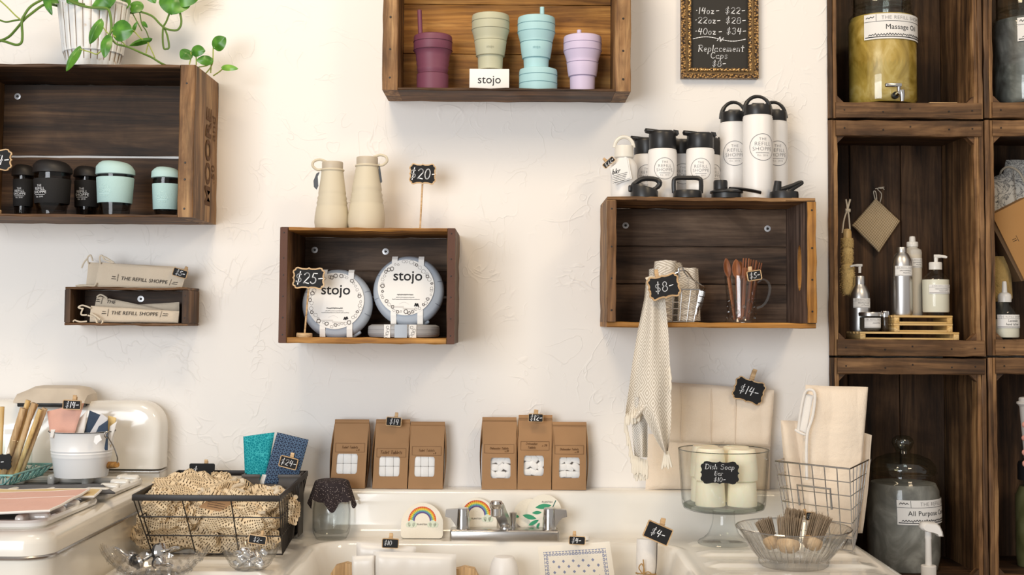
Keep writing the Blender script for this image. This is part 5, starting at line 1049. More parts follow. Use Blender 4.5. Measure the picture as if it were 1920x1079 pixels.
# white pump in front of the lower crate, on its tall drum
Y = -.14; cx = 1741; p = at(cx, 1060, Y); s = S(Y); zt = at(cx, 1062, Y).z; r = empty('pump_drum', (p.x, Y, 0), 'white soap pump rising in front of the big lidded jar', 'pump')
MB().lathe([(.088, 0), (.092, .01), (.092, zt-.17), (.085, zt-.13), (.03, zt-.075), (.022, zt-.05), (.0001, zt-.049)], 40).build('drum', plain('drum_plastic', (.72, .69, .64), .45), r)
MB().lathe([(.0175, zt-.052), (.018, zt), (.0165, zt+.002), (.0001, zt+.002)], 28).build('collar', plain('pump_white', (.76, .73, .69), .4), r)
PW = plain('pump_white_head', (.80, .78, .75), .35)
MB().lathe([(.0078, zt-.002), (.0072, at(cx, 1012, Y).z), (.0082, at(cx, 1010, Y).z), (.0080, at(cx, 996, Y).z), (.0001, at(cx, 995, Y).z)], 20).build('stem', PW, r)
hd = [(1724, 988), (1726, 983), (1729, 979.5), (1740, 979), (1753, 980), (1760, 986), (1765, 997), (1766.5, 1006), (1759, 1006.5), (1756, 1002), (1744, 998), (1733, 996), (1726, 993)]
P = [at(x, y, Y)-r.location for x, y in hd]; m = MB(); nn = len(P)
for sc, y in ((.80, -.017), (1, -.010), (1, .010), (.80, .017)):
    c = sum(P, Vector((0, 0, 0)))/nn; m._add([((q.x-c.x)*sc+c.x, y, (q.z-c.z)*sc+c.z) for q in P], [])
m.f = [tuple(range(nn)), tuple(3*nn+k for k in range(nn-1, -1, -1))]+[(a*nn+k, (a+1)*nn+k, (a+1)*nn+(k+1) % nn, a*nn+(k+1) % nn) for a in range(3) for k in range(nn)]; m.build('pump_head', PW, r, ang=50)
# fingers round a ribbed cup at the picture edge
Y = -.06; s = S(Y); o = at(1940, 800, Y); r = empty('ribbed_cup', (o.x, Y, at(1930, 860, Y).z), 'pale ribbed cup held in a hand at the frame edge', 'cup')
MB().lathe(prof(1940, Y, r.location.z, [(19, None), (26, 764), (27, 762), (31, 758), (31, 755), (27, 753), (27, 748), (25, 746), (.1, 745)]), 40, mod=lambda a, q, z: 1+.01*math.sin(a*30)).build('cup_body', plain('pale_plastic', (.56, .54, .52), .4), r)
hp = bpy.data.meshes.new('hand'); hv = []; he = []; hr = []
def chain(pts, rad, root=None):
    prev = root
    for q, ra in zip(pts, rad):
        hv.append(q); hr.append(ra); i = len(hv)-1
        if prev is not None: he.append((prev, i))
        prev = i
    return prev
P = lambda x, y, d: tuple(at(x, y, Y+d)-o)
chain([P(2050, 845, -.05), P(1985, 832, -.045), P(1968, 825, -.035)], [.030, .022, .026])
for y, k in ((797, .0), (822, .004), (849, .0), (870, -.004)): chain([P(1958, y+4, -.048), P(1940, y+1, -.050), P(1924, y, -.047), P(1916, y, -.038+k)], [.0098, .0095, .0088, .0078], 2)
chain([P(1962, 800, .01), P(1950, 790, .030), P(1935, 788, .036)], [.011, .010, .0085], 2)
hp.from_pydata(hv, he, []); ho = put('person', hp, None, o); tag(ho, 'hand of a person gripping a pale ribbed cup at the frame edge', 'person')
sk = ho.modifiers.new('skin', 'SKIN'); hp.skin_vertices[0] if hp.skin_vertices else None
for i, v in enumerate(hp.skin_vertices[0].data if hp.skin_vertices else []): v.radius = (hr[i], hr[i]); v.use_root = (i == 2)
ss = ho.modifiers.new('smooth', 'SUBSURF'); ss.levels = 2; ss.render_levels = 2; hp.materials.append(SKIN)
# ---------------------------------------------------------------- enamel sink
ZD, ZL, XL, XR = .935, 1.047, -.855, .845
sink = empty('farm_sink', ((XL+XR)/2, -.35, 0), 'white enamel farmhouse sink with backsplash and ridged drainboards', 'sink'); so = sink.location
def deck_h(x, y):
    z = 0; bx, by, hx, hy, rc = -.035, -.405, .415, .225, .075
    qx, qy = abs(x-bx)-hx+rc, abs(y-by)-hy+rc
    d = math.hypot(max(qx, 0), max(qy, 0))+min(max(qx, qy), 0)-rc
    t = max(0, min(1, (.012-d)/.06)); z -= .19*t*t*(3-2*t)
    if d < .035: z += .004*max(0, 1-abs(d-.018)/.018)
    for x0, x1 in ((.43, .80), (-.82, -.50)):
        e = min((x-x0)/.03, (x1-x)/.03, 1)
        if e > 0:
            for yy in (-.165, -.29, -.415, -.54):
                k = 1-abs(y-yy)/.036
                if k > 0: z += .007*min(1, k*2.2)**1.5*e**.7 if k < 1/2.2 else .007*e**.7
    return z
rows = [(-.68+.005*k, 0, 1) for k in range(115)]; rows = [(y, ZD, 1) for y, _, _ in rows if y < -.107]
rows += [(-.098, ZD, 0), (-.09, ZD+.001, 0), (-.08, ZD+.005, 0), (-.072, ZD+.011, 0), (-.067, ZD+.02, 0), (-.064, ZD+.035, 0), (-.063, ZL-.03, 0), (-.062, ZL-.012, 0), (-.059, ZL-.005, 0), (-.053, ZL-.001, 0), (-.046, ZL, 0), (-.0015, ZL, 0)]
nx = 340; xs = [XL+(XR-XL)*i/nx for i in range(nx+1)]; vs = []; fs = []
for y, z, f in rows:
    for x in xs:
        e = min(x-XL, XR-x); dz = -.012*max(0, 1-e/.02)**2
        if f: rim = max(0, 1-abs(e-.03)/.022)*.005; vs.append((x-so.x, y-so.y, z+deck_h(x, y)+dz+rim))
        else: vs.append((x-so.x, y-so.y, z+dz*.6))
for j in range(len(rows)-1):
    for i in range(nx): a = j*(nx+1)+i; fs.append((a, a+1, a+nx+2, a+nx+1))
nv = len(vs); m = MB(); m._add(vs, fs)
for i, sg in ((0, 1), (nx, -1)):   # end skirts
    n0 = len(m.v); edge = [j*(nx+1)+i for j in range(len(rows))]; low = [(m.v[e][0], m.v[e][1], .70) for e in edge]; m._add(low, [])
    for k in range(len(edge)-1): q = (edge[k], edge[k+1], n0+k+1, n0+k); m.f.append(q if sg > 0 else q[::-1])
n0 = len(m.v); m._add([(x-so.x, -.68-so.y, .70) for x in xs], [])
for i in range(nx): m.f.append((i+1, i, n0+i, n0+i+1))
m.build('sink_body', ENAM, sink, ang=50)
for x in (XL+.12, XR-.12):
    for y in (-.58, -.12): MB().lathe([(.03, 0), (.028, .02), (.022, .3), (.03, .72)], 20, T(x-so.x, y-so.y, 0)).build('leg', ENAM, sink)
# faucet
Yq = -.135; s = S(Yq); p = at(946, 1005, Yq); fa = empty('sink_faucet', (p.x, Yq, ZD), 'worn chrome two-handle faucet with a short square spout', 'faucet')
MB().rbox(0, 0, .015, 202*s, .052, .030, .006, 3).build('base_plate', DULLCHROME, fa)
for sg, cx in ((-1, 868), (1, 1030)):
    x = at(cx, 970, Yq).x-p.x; z0, z1 = .029, at(cx, 953, Yq).z-ZD
    MB().lathe([(.0168, z0), (.0165, z0+.004), (.0145, z1-.004), (.013, z1), (.0001, z1+.0005)], 32, T(x, 0, 0), mod=lambda a, q, z: 1-.04*(math.sin(a*6) > .55)).build('handle', CHROME, fa, ang=30)
    m = MB(); P = [(x+sg*.008, z1-.001), (x+sg*.041, z1-.004), (x+sg*.043, z1-.02), (x+sg*.03, z1-.024), (x+sg*.022, z1-.034), (x+sg*.012, z1-.05)]
    m.prism(P[::-sg], -.008, .008); m.build('lever', DULLCHROME, fa, ang=30)
x = at(948, 980, Yq).x-p.x; zt = at(935, 940, Yq-.06).z-ZD
MB().lathe([(.0155, .029), (.015, .034), (.0125, .036), (.0125, .045), (.0001, .046)], 28, T(x, 0, 0)).build('spout_base', CHROME, fa)
a, b = Vector((x, -.002, .042)), Vector((x-.018, -.055, zt-.016)); m = MB()
for q, wd, th in ((a, .0125, .009), (a.lerp(b, .5), .0125, .009), (b, .0130, .010)): m._add([(q.x-wd, q.y, q.z-th), (q.x+wd, q.y, q.z-th), (q.x+wd, q.y, q.z+th), (q.x-wd, q.y, q.z+th)], [])
m.f = [(0, 1, 2, 3), (11, 10, 9, 8)]+[(i*4+k, i*4+4+k, i*4+4+(k+1) % 4, i*4+(k+1) % 4) for i in range(2) for k in range(4)]; m.build('spout', DULLCHROME, fa, ang=20)
MB().lathe([(.0125, zt-.036), (.014, zt-.034), (.014, zt-.017), (.0155, zt-.015), (.0165, zt-.006), (.0125, zt), (.0001, zt+.001)], 28, T(b.x-.004, b.y-.008, 0)).build('aerator', CHROME, fa)
MB().lathe([(.007, .029), (.006, .04), (.0085, .058), (.009, .066), (.0001, .068)], 20, T(x+.018, .016, 0)).build('lift_knob', DULLCHROME, fa)
# ---------------------------------------------------------------- sponges and leaf cards leaning on the backsplash
SPON = plain('cream_sponge', (.80, .75, .64), .8, 0, .2, .06, .4, 300)
RB = [plain('rainbow_'+n_, c, .7, 0, .2, 0) for n_, c in (('red', (.72, .13, .06)), ('orange', (.80, .38, .05)), ('yellow', (.85, .66, .08)), ('green', (.25, .55, .30)), ('blue', (.15, .30, .50)), ('violet', (.16, .09, .28)))]
CLOUDP = plain('pale_green_print', (.66, .72, .58), .8, 0, .2, .1)
def sponge(label, cx, y0, y1, hw, Y, lean, top_r, cc, rr):
    s = S(Y); o = at(cx, y1, Y); zb = ZD if y1 > 995 else ZD; r = empty('pop_up_sponge', (o.x, Y, zb+.001), label, 'sponge', 'flat sponges leaning on the backsplash', (math.radians(-lean), 0, 0)); h = (y1-y0)*s+max(0, o.z-zb)
    w = hw*s; out = [(-w+.008, 0)]+[(-w+.0025, .002), (-w, .008)]+[(w*math.cos(t)*(1 if abs(math.cos(t)) > .98 else .97), h*.42+(h*.58)*math.sin(t)) for t in [math.pi-k*math.pi/16 for k in range(17)]]+[(w, .008), (w-.0025, .002), (w-.008, 0)]
    MB().prism(out[::-1], -.004, .009).build('sponge_body', SPON, r, ang=30); g = empty_part('print', r); cz = (y1-cc)*s+max(0, o.z-zb); f = flat(0, -.0046, cz)
    bw = rr*.46/6*s
    for k, mt in enumerate(RB): R = rr*s-bw*(k+.5); MB().ribbon([(R*math.cos(t), R*math.sin(t)) for t in [math.pi*q/20 for q in range(21)]], bw*1.03, f).build('rainbow_band', mt, g, ang=0)
    f2 = flat(0, -.0049, cz)
    for sg in (-1, 1):
        m = MB(); 
        for a, b2, c in ((0, 0, .26), (-.22, -.06, .17), (.22, -.06, .17)): m.prism(circ(c*rr*s, 20, sg*rr*.76*s+a*rr*s, cz+(-.22+b2)*rr*s), -.0050, -.0042)
        m.build('cloud', CLOUDP, g, ang=0)
    text('PLANTISH', 4.2*s, INK, g, lambda x, z: f(x, z-(y1-cc-13)*s*.62))
sponge('cream sponge with a rainbow print, standing clear of the faucet', 791, 946, 1003, 39, -.112, 14, 30, 979, 26)
sponge('cream sponge with a rainbow print partly behind the faucet handle', 893, 937, 992, 38, -.093, 10, 30, 968, 27)
GRN = plain('leaf_print_green', (.05, .30, .16), .7, 0, .2, .15); DGRN = plain('leaf_print_dark', (.02, .13, .12), .7, 0, .2, .1)
def card(label, cx, cy, rpx, Y, leaves, txt=None):
    s = S(Y); o = at(cx, cy, Y); h = o.z-ZD; r = empty('round_sponge', (o.x, Y, ZD+.001), label, 'sponge', 'flat sponges leaning on the backsplash', (math.radians(-9), 0, 0)); R = rpx*s; R = max(R, h*.6)
    MB().prism(circ(rpx*s, 40, 0, h)[::-1] if h > rpx*s else [(x, max(0, z)) for x, z in circ(rpx*s, 40, 0, h)][::-1], -.003, .006).build('sponge_body', SPON, r, ang=30); g = empty_part('print', r)
    for (x, y, L, a, wd) in leaves:
        ca, sa = math.cos(math.radians(a)), math.sin(math.radians(a)); pts = [(t, wd*math.sin(math.pi*t)**.9) for t in [k/8 for k in range(9)]]+[(t, -wd*math.sin(math.pi*t)**.9) for t in [k/8 for k in range(7, 0, -1)]]
        P = [((x-cx)*s+(t*ca-w2*sa)*L*s, h-(y-cy)*s+(t*sa+w2*ca)*L*s) for t, w2 in pts]; MB().prism(P[::-1], -.0036, -.0028).build('leaf_print', GRN, g, ang=0)
    if txt: MB().ribbon([((txt[0]-cx)*s, h-(txt[1]-cy)*s), ((txt[2]-cx)*s, h-(txt[3]-cy)*s)], 1.5*s, flat(0, -.0037, 0)).build('stem_print', DGRN, g, ang=0); text('PLANTISH', 4.4*s, INK, g, flat((1026-cx)*s, -.0037, h-(944-cy)*s))
card('round white sponge with a leaf print, hindmost behind the faucet', 992, 966, 28, -.094, [(965, 969, 9, -15, .3)]); card('round white sponge with green leaves and a name, behind the faucet handle', 1021, 962, 32, -.104, [(1004, 954, 30, 8, .16), (980, 968, 27, -14, .16), (998, 964, 18, 4, .18), (991, 987, 22, 28, .16), (1006, 992, 12, 60, .2)], (1042, 941, 1036, 954))
# ---------------------------------------------------------------- kraft bags on the ledge
def ring_bag(label, q, win, Yf, dep, wr, lines, kind, skew=0):
    (xbl, xbr, xtr, xtl, yt, yb) = q; s = S(Yf); zb = ZL; B = [at(xbl, yb, Yf), at(xbr, yb, Yf)]; Tt = [at(xtl, yt, Yf+.012), at(xtr, yt, Yf+.012)]; ox = (B[0].x+B[1].x)/2
    r = empty('kraft_bag', (ox, Yf, zb+.0005), label, 'paper bag', 'kraft paper bags on the sink ledge'); H = (Tt[0].z+Tt[1].z)/2-zb; xl0, xl1, xt0, xt1 = B[0].x-ox, B[1].x-ox, Tt[0].x-ox, Tt[1].x-ox
    fx = lambda u, v: (xl0+(xl1-xl0)*u)*(1-v)+(xt0+(xt1-xt0)*u)*v
    bulge = lambda u, v: -.004*math.sin(math.pi*u)*math.sin(math.pi*min(1, v*1.2))+.0025*noise.noise(Vector((u*3+wr, v*5, wr)))
    front = lambda u, v: (fx(u, v), bulge(u, v)+.012*v**2, H*v)
    w = win; wc = (at((w[0]+w[2])/2, (w[1]+w[3])/2, Yf)); wu = ((w[0]+w[2])/2-((xbl+xtl)/2))/((xbr+xtr)/2-(xbl+xtl)/2); wv = (wc.z-zb)/H; du, dv = (w[2]-w[0])/(xbr-xbl)/2, (w[3]-w[1])*s/H/2
    inn = [(wu+x, wv+z) for x, z in rrect(2*du, 2*dv, .055, 5)]
    def edge(x, z):
        dx, dz = x-wu, z-wv; k = min(((1-wu)/dx if dx > 1e-9 else -wu/dx if dx < -1e-9 else 1e9), ((1-wv)/dz if dz > 1e-9 else -wv/dz if dz < -1e-9 else 1e9)); return (wu+dx*k, wv+dz*k)
    out = [edge(*p_) for p_ in inn]
    for c in ((0, 0), (1, 0), (1, 1), (0, 1)):
        k = min(range(len(out)), key=lambda i: (out[i][0]-c[0])**2+(out[i][1]-c[1])**2); out[k] = c
    n = len(inn); K = 6; m = MB(); vs = []
    for j in range(K+1):
        t = j/K
        for a, b in zip(inn, out): u, v = a[0]+(b[0]-a[0])*t, a[1]+(b[1]-a[1])*t; vs.append(front(u, v))
    m._add(vs, [(j*n+k, j*n+(k+1) % n, (j+1)*n+(k+1) % n, (j+1)*n+k) for j in range(K) for k in range(n)][::1])
    m.f = [f[::-1] for f in m.f]
    for u in (0, 1):   # gusseted sides
        g = MB().grid(lambda a, v: (fx(u, v)+(u*2-1)*(.006*math.sin(math.pi*v)-.008*math.sin(math.pi*a)*v), bulge(u, v)+.012*v**2+(dep*(1-v)**.6*a if v < 1 else 0)+.002*a, H*v), 4, 10); m.merge(g)
    m.grid(lambda u, v: (fx(u, v), min(.0, 0)+dep*(1-v)**.6+.012*v**2+.002, H*v), 6, 10); m.grid(lambda u, v: (fx(u, 0), bulge(u, 0)+(dep-bulge(u, 0))*v, 0), 6, 2)
    m.build('bag_body', KRAFT, r, ang=40)
    MB().grid(lambda u, v: (fx(u, 1)+(u-.5)*.0015, .012-.0045*math.sin(math.pi*v)-.001, H+.0012-.0115*v), 8, 5).box(fx(0, 1), fx(1, 1), .010, .017, H-.0115, H).build('folded_top', KRAFT, r, ang=40)
    MB().grid(lambda u, v: tuple(Vector(front(wu-du*1.02+2.04*du*u, wv-dv*1.02+2.04*dv*v))+Vector((0, .0012+.0008*noise.noise(Vector((u*6, v*6, wr))), 0))), 12, 12).build('window_film', FILM, r, ang=60)
    cx, cz = fx(wu, wv), H*wv; W2, H2 = du*(xbr-xbl)*s, dv*H
    if kind == 'block':
        for i in range(3):
            for j in range(2): MB().rbox(cx+(i-1)*W2*.76, .0105, cz+(j-.5)*H2*1.06, W2*.74, .016, H2*1.03, .0015, 2).build('tablet', TABLET, r)
    else:
        for i in range(9): MB().rbox(0, 0, 0, W2*.98, .012, H2*.66, .003, 2, T(cx+((i % 3)-1)*W2*.70, .0125+random.uniform(-.001, .002), cz+((i//3)-1)*H2*.72) @ RY(random.uniform(-50, 50)) @ RX(random.uniform(-12, 12))).build('tablet', TABLET, r)
    mp = lambda x, z: tuple(Vector(front((x-fx(0, z/H))/(fx(1, z/H)-fx(0, z/H)), z/H))+Vector((0, -.0007, 0)))
    zc = at(0, lines[0], Yf).z-zb; hw2 = (xl1-xl0)*.42; m = MB(); x0 = fx(.5, zc/H)+lines[3]*s
    m.ribbon([(x0-hw2, zc+7*s), (x0+hw2, zc+7*s)], .5*s, mp).ribbon([(x0-hw2, zc-9*s), (x0+hw2, zc-9*s)], .5*s, mp).ribbon([(x0-hw2, zc-9*s), (x0-hw2, zc+7*s)], .5*s, mp).ribbon([(x0+hw2, zc-9*s), (x0+hw2, zc+7*s)], .5*s, mp)
    for k, (t, h, dx, dz) in enumerate(lines[1]): hand(t, h*s*.78, lines[2]*s*.75, x0+dx*s, zc-dz*s, .2, mp, m, sp=.08)
    m.build('stamp_and_handwriting', BROWNINK, r, ang=0); return r
TT = [('Toilet Tablets', 5.5, 0, 0), ('x 8', 4, 15, 5)]; DT_ = [('Dishwasher Tablets', 4.6, 0, 0), ('x 24', 4, 14, 5)]
ring_bag('kraft bag of toilet tablets set apart beside the cloth-topped jar', (619, 684, 692, 629, 788, 910), (632.5, 852, 672, 889), -.052, .042, 1, (835, TT, .8, 0), 'block')
ring_bag('kraft bag of toilet tablets wearing the 14 dollar clip', (698, 763, 769, 706, 788, 912), (712, 857.5, 751, 894), -.052, .042, 2.3, (844, [('Toilet Tablets', 7.5, 0, 0)], 1, 0), 'block')
ring_bag('lower kraft bag of toilet tablets between the clipped bag and bare wall', (765, 830, 834, 771, 792.5, 913), (778, 857.5, 816, 894.5), -.052, .042, 3.9, (840, TT, .7, 0), 'block')
ring_bag('kraft bag of dishwasher tablets with a bulging side next to bare wall', (903, 969, 968, 905, 784, 914.5), (919.6, 859.5, 957.5, 897.5), -.052, .042, 5.1, (835, DT_, .8, 0), 'lump')
ring_bag('tallest kraft bag of dishwasher tablets wearing the 12 dollar clip', (970, 1033.5, 1035, 973, 780, 914.5), (982, 855.5, 1020, 892.5), -.052, .042, 6.6, (829, [('Dishwasher', 5, -6, -3), ('Tablets', 5, -6, 4), ('x 24', 5, 18, 0)], .8, 0), 'lump')
ring_bag('shortest kraft bag of dishwasher tablets at the far end of the ledge row', (1035, 1099, 1099, 1036.5, 793, 915), (1048, 859, 1087, 897), -.052, .042, 8.2, (836, DT_, .8, 0), 'lump')
sign('tiny chalkboard clip reading 14 dollars on a kraft bag', 738.5, 791, 29, 17, -.062, 4, [('$14', 11, 0, 0, 1.1)], 'rect', (3, -6, 11, 4), border=1.2, clipw=6)
sign('tiny chalkboard clip reading 12 dollars on the tallest kraft bag', 1004.5, 784, 28, 15.5, -.062, 1, [('$12-', 10.5, 0, 0, 1.6)], 'rect', (0, -5, 10, 5), border=1, clipw=8)
# ---------------------------------------------------------------- canvas bag and glass pieces
Yc = -.03; C = quadpx([(1210, 914), (1443, 917), (1444, 820), (1215, 815)], Yc); o = Vector((C[0].x+.16, Yc, ZL)); cb = empty('canvas_bag', o, 'folded cream canvas bag leaning on the wall behind the glass stand', 'bag')
C[0].z = C[1].z = ZL+.001; pillow(*C, .022, CANVAS, cb, 'folded_body', 40, 20, .004, 10, .12, 2, o, pleats=(3.2, .004))
C2 = quadpx([(1238, 828), (1445, 839), (1451, 732), (1240, 715)], Yc-.012); pillow(*C2, .02, CANVAS, cb, 'folded_flap', 60, 30, .004, 10, .12, 5, o, pleats=(4.3, .0045))
for x in (1277, 1333, 1378): MB().tube([at(x, 722+(x-1240)*.08, Yc-.0225)-o, at(x+1, 770, Yc-.0235)-o, at(x, 826+(x-1240)*.05, Yc-.0225)-o], .0012, 5, smooth=3).build('seam', CANVAS, cb)
sign('scalloped sign reading 14 dollars clipped to the canvas bag', 1404, 733, 60, 45, -.065, 17, [('$14-', 17, 0, 0, 1.7)], 'fancy', (0, -16, 26, 2), border=2, clipw=8)
# trifle stand with soap
Yt = -.19; cx = 1357; s = S(Yt); p = at(cx, 1015, Yt); tr = empty('glass_stand', (p.x, Yt, ZD+.007), 'clear pedestal glass bowl full of soap bars', 'bowl'); zt0 = ZD+.007
hz = lambda y: at(cx, y, Yt).z-zt0
zb1 = hz(945); MB().lathe([(47*s, .0), (48*s, .003), (46*s, .007), (38*s, .012), (28*s, .025), (22*s, .045), (20*s, .058), (20*s, zb1-.016), (30*s, zb1-.015), (66*s, zb1-.014), (74*s, zb1-.010), (77*s, zb1), (79*s, zb1+.03), (84*s, hz(843)), (82.8*s, hz(843)+.0005), (81.5*s, hz(850)), (76*s, zb1+.01), (72*s, zb1+.001), (.0001, zb1)], 72, caps=(True, False)).build('glass', glass('stand_glass', (.982, .99, .985), .95, .02, .42, .06, .58), tr, ang=40)
MB().tube([(83.4*s*math.sin(a), -83.4*s*math.cos(a), hz(843)) for a in [2*math.pi*k/72 for k in range(72)]], .0013, 6, True).build('rim', glass('rim_glass', (.5, .53, .5), .9, .02, .6, .2), tr)
MB().lathe([(60*s, zb1-.013), (73*s, zb1-.008), (74.5*s, zb1-.002), (68*s, zb1-.0005)], 64, caps=(False, False)).build('thick_base', glass('base_glass', (.66, .73, .68), .9, .02, .5, .10, .6), tr)
zs0 = zt0+zb1+.0008; zs1 = at(cx, 897, Yt).z; zs2 = at(cx, 842, Yt-.03).z; rad = 27.5*S(Yt)
def soap(label, dx, dy, z0, z1, f):
    r = empty('soap_bar', (p.x+dx, Yt+dy, z0), label, 'soap', 'cream soap bars in the glass stand'); h = z1-z0
    MB().lathe([(rad*.97, 0), (rad, .002), (rad*.97, h*.5), (rad*.93, h*.92), (rad*.88, h*.97), (rad*.8, h), (.0001, h)] if f else [(rad*1.02, .0), (rad*1.05, .004), (rad*1.0, h*.5), (rad*.93, h*.9), (rad*.85, h), (.0001, h)], 36, mod=lambda a, q, z: 1+.012*noise.noise(Vector((math.cos(a)*2, math.sin(a)*2, z*30+dx*50)))).build('soap_body', SOAPC, r, ang=50)
d = rad*1.06
LO = ('lower cream soap bar in front, towel side', 'lower cream soap bar in front, wire basket side', 'lower cream soap bar at the back, towel side', 'lower cream soap bar at the back, wire basket side')
for (x, y), l in zip(((-d, -d*.95), (d, -d*.95), (-d, d*1.05), (d, d*1.05)), LO): soap(l, x, y, zs0, zs1-.0006, True)
for (x, y), l in zip(((-d, -d*.95), (d, -d*.95), (-d, d*1.05), (d, d*1.05)), ('upper front soap bar on the towel side of the glass stand', 'upper front soap bar on the wire basket side of the glass stand', 'upper back soap bar on the towel side of the glass stand', 'upper back soap bar on the wire basket side of the glass stand')): soap(l, x, y, zs1, zs2+random.uniform(-.002, .003), False)
sign('scalloped black label reading Dish Soap Bar 10 dollars on the glass stand', 1349.5, 887, 73, 42, Yt-83*s-.006, 1, [('Dish Soap', 10, -1, -11, 1.1), ('Bar', 8.5, -3, 1, 1.05), ('$10-', 8.5, -1, 12.5, 1.05)], 'fancy', None, wx=1.22, border=0)
# ridged bowl with brushes
Yw = -.455; cx = 1488; s = S(Yw); zB = ZD+.0075; p = at(cx, 1062, Yw); bw = empty('ridged_bowl', (p.x, Yw, zB), 'clear ridged glass bowl holding coarse fibre brushes', 'bowl'); hB = at(cx, 989, Yw).z-zB; R = 106*s
MB().lathe([(R*.56, 0), (R*.6, .004), (R*.61, .012), (R*.60, .016), (R*.72, .034), (R*.735, .037), (R*.95, hB-.006), (R, hB-.002), (R*1.0, hB), (R*.985, hB+.0005), (R*.94, hB-.005), (R*.71, .038), (R*.57, .018), (.0001, .016)], 168, mod=lambda a, q, z: 1-.020*max(0, math.sin(a*42))*(1 if .016 < z < hB-.004 else 0), caps=(True, False)).build('glass', glass('ridged_glass', (.965, .965, .96), .98, .04, .5, .13, .66), bw, ang=25)
MB().tube([(R*.995*math.sin(a), -R*.995*math.cos(a), hB) for a in [2*math.pi*k/72 for k in range(72)]], .0016, 6, True).build('rim', glass('bowl_rim_glass', (.78, .77, .76), .9, .02, .6, .25), bw)
for k in range(42):
    a = 2*math.pi*(k+.5)/42; P = [(R*.615, .018), (R*.728, .036), (R*.86, hB*.72)]
    MB().tube([(q*1.004*math.sin(a), -q*1.004*math.cos(a), z) for q, z in P], [.0014, .0022, .0005], 5, smooth=2).build('ridge', glass('ridge_glass', (.97, .97, .97), .98, .03, .75, .35) if k == 0 else bpy.data.materials['ridge_glass'], bw)
def brush(label, px, py, Y, hw, Lw, tilt, lean, wood_dx, seed):
    o = at(px, py, Y); r = empty('fibre_brush', o, label, 'brush', 'coarse fibre brushes in the ridged bowl', (math.radians(lean), math.radians(tilt), 0)); s = S(Y); R = hw*s; L = Lw*s; rnd = random.Random(seed)
    m = MB()
    for k in range(230):
        a = rnd.uniform(0, 6.283); q = R*math.sqrt(rnd.random()); f = 1.18; h = L*rnd.uniform(.86, 1.04); x, y = q*math.cos(a), q*math.sin(a)
        m.tube([(x*.9, y*.9, 0), (x*f+rnd.uniform(-.002, .002), y*f+rnd.uniform(-.002, .002), h)], [.0008, .0006], 3)
    o2 = m.build('bristles', FIBER, r, ang=0); o2['kind'] = 'stuff'
    MB().lathe([(.0001, -.024), (R*.6, -.023), (R*1.0, -.016), (R*1.08, -.006), (R*1.0, .001), (R*.9, .002)], 28).build('wooden_head', W['tanz'], r, ang=50)
brush('fibre brush lying lowest in the ridged bowl, towel side', 1444, 1010, -.46, 14, 36, -18, -22, 0, 1); brush('fibre brush with a wide tuft in the middle of the ridged bowl', 1478, 1016, -.5, 20, 46, 8, -20, 0, 2)
brush('fibre brush standing highest behind the others in the ridged bowl', 1484, 998, -.43, 15, 42, 12, -8, 0, 3); brush('fibre brush next to the tiny clip sign in the ridged bowl', 1526, 1012, -.45, 17, 48, 24, -14, 0, 4)
sign('tiny chalkboard clip almost hidden among the fibre brushes', 1519, 968.5, 18, 16, -.42, 2, [('8', 9, -4, 0, 1.6)], 'rect', (-9, -3, 9, -6), border=1.2, clipw=6)
# wire basket with canvas bags
zt = ZD+.008; z1 = at(1593, 880, -.30).z
bo = [Vector((.668, -.155, zt)), Vector((.790, -.283, zt)), Vector((.843, -.118, zt)), Vector((.735, -.075, zt))]
to = [Vector((at(1454, 871, -.165).x, -.165, z1+.002)), Vector((at(1593, 880, -.30).x, -.30, z1)), Vector((at(1633, 866, -.105).x, -.105, z1+.003)), Vector((at(1480, 866, -.055).x+.01, -.058, z1+.003))]
gb = wire_basket('steel wire basket stuffed with folded canvas bags', 'basket', to, bo, 6, 6, .0013, STEEL, .0022, (.757, -.165, zt))
o = gb.location; n_ = (to[1]-to[0]).normalized(); e = [to[0].lerp(to[1], .26).lerp(bo[0].lerp(bo[1], .26), q)-Vector((0, .004, 0)) for q in (.52, .27)]+[to[0].lerp(to[1], .72).lerp(bo[0].lerp(bo[1], .72), q)-Vector((0, .004, 0)) for q in (.27, .52)]
MB().tube([q-o for q in e], .0028, 8).build('carry_handle', STEEL, gb)
def pack(label, q, Ys, th, seed, mat=CANVAS, nm='canvas_pack', trimp=None, wr=.003):
    C = quadpx(q, Ys); o = (C[0]+C[1])/2; r = empty(nm, o, label, 'bag', 'folded canvas bags in the wire basket'); pillow(*C, th, mat, r, 'folded_cloth', 44, 50, wr*1.6, 9, .13, seed, o, pleats=(2.2, .004 if wr > .002 else 0))
    for pts, rr in (trimp or []): MB().tube([at(x, y, yy)-o for x, y, yy in pts], rr, 8, smooth=5).build('bound_edge', WHITECL, r)
    return r
pack('lower folded canvas bag in the wire basket, wall side', [(1480, 1008), (1560, 1010), (1520, 790), (1464, 788)], [-.125, -.13, -.10, -.10], .03, 1)
pack('tall folded canvas bag with white bound edge in the wire basket', [(1500, 1008), (1606, 1012), (1627, 727), (1510, 722)], [-.175, -.185, -.15, -.15], .035, 4, trimp=[([(1497, 812, -.165), (1500, 780, -.17), (1508, 740, -.172), (1518, 731, -.178), (1528, 740, -.184), (1524, 780, -.186), (1514, 812, -.19), (1512, 850, -.195), (1513, 900, -.2)], .0035), ([(1491, 806, -.165), (1500, 812, -.172), (1511, 816, -.18)], .003)])
pack('white-lined canvas flap folded over beside the bound edge', [(1493, 806), (1512, 814), (1526, 742), (1508, 738)], [-.162, -.172, -.17, -.165], .008, 7, WHITECL, wr=.001)
pack('narrow canvas bag at the back of the wire basket', [(1600, 1000), (1618, 1000), (1636, 816), (1612, 808)], [-.12, -.12, -.118, -.118], .02, 9)
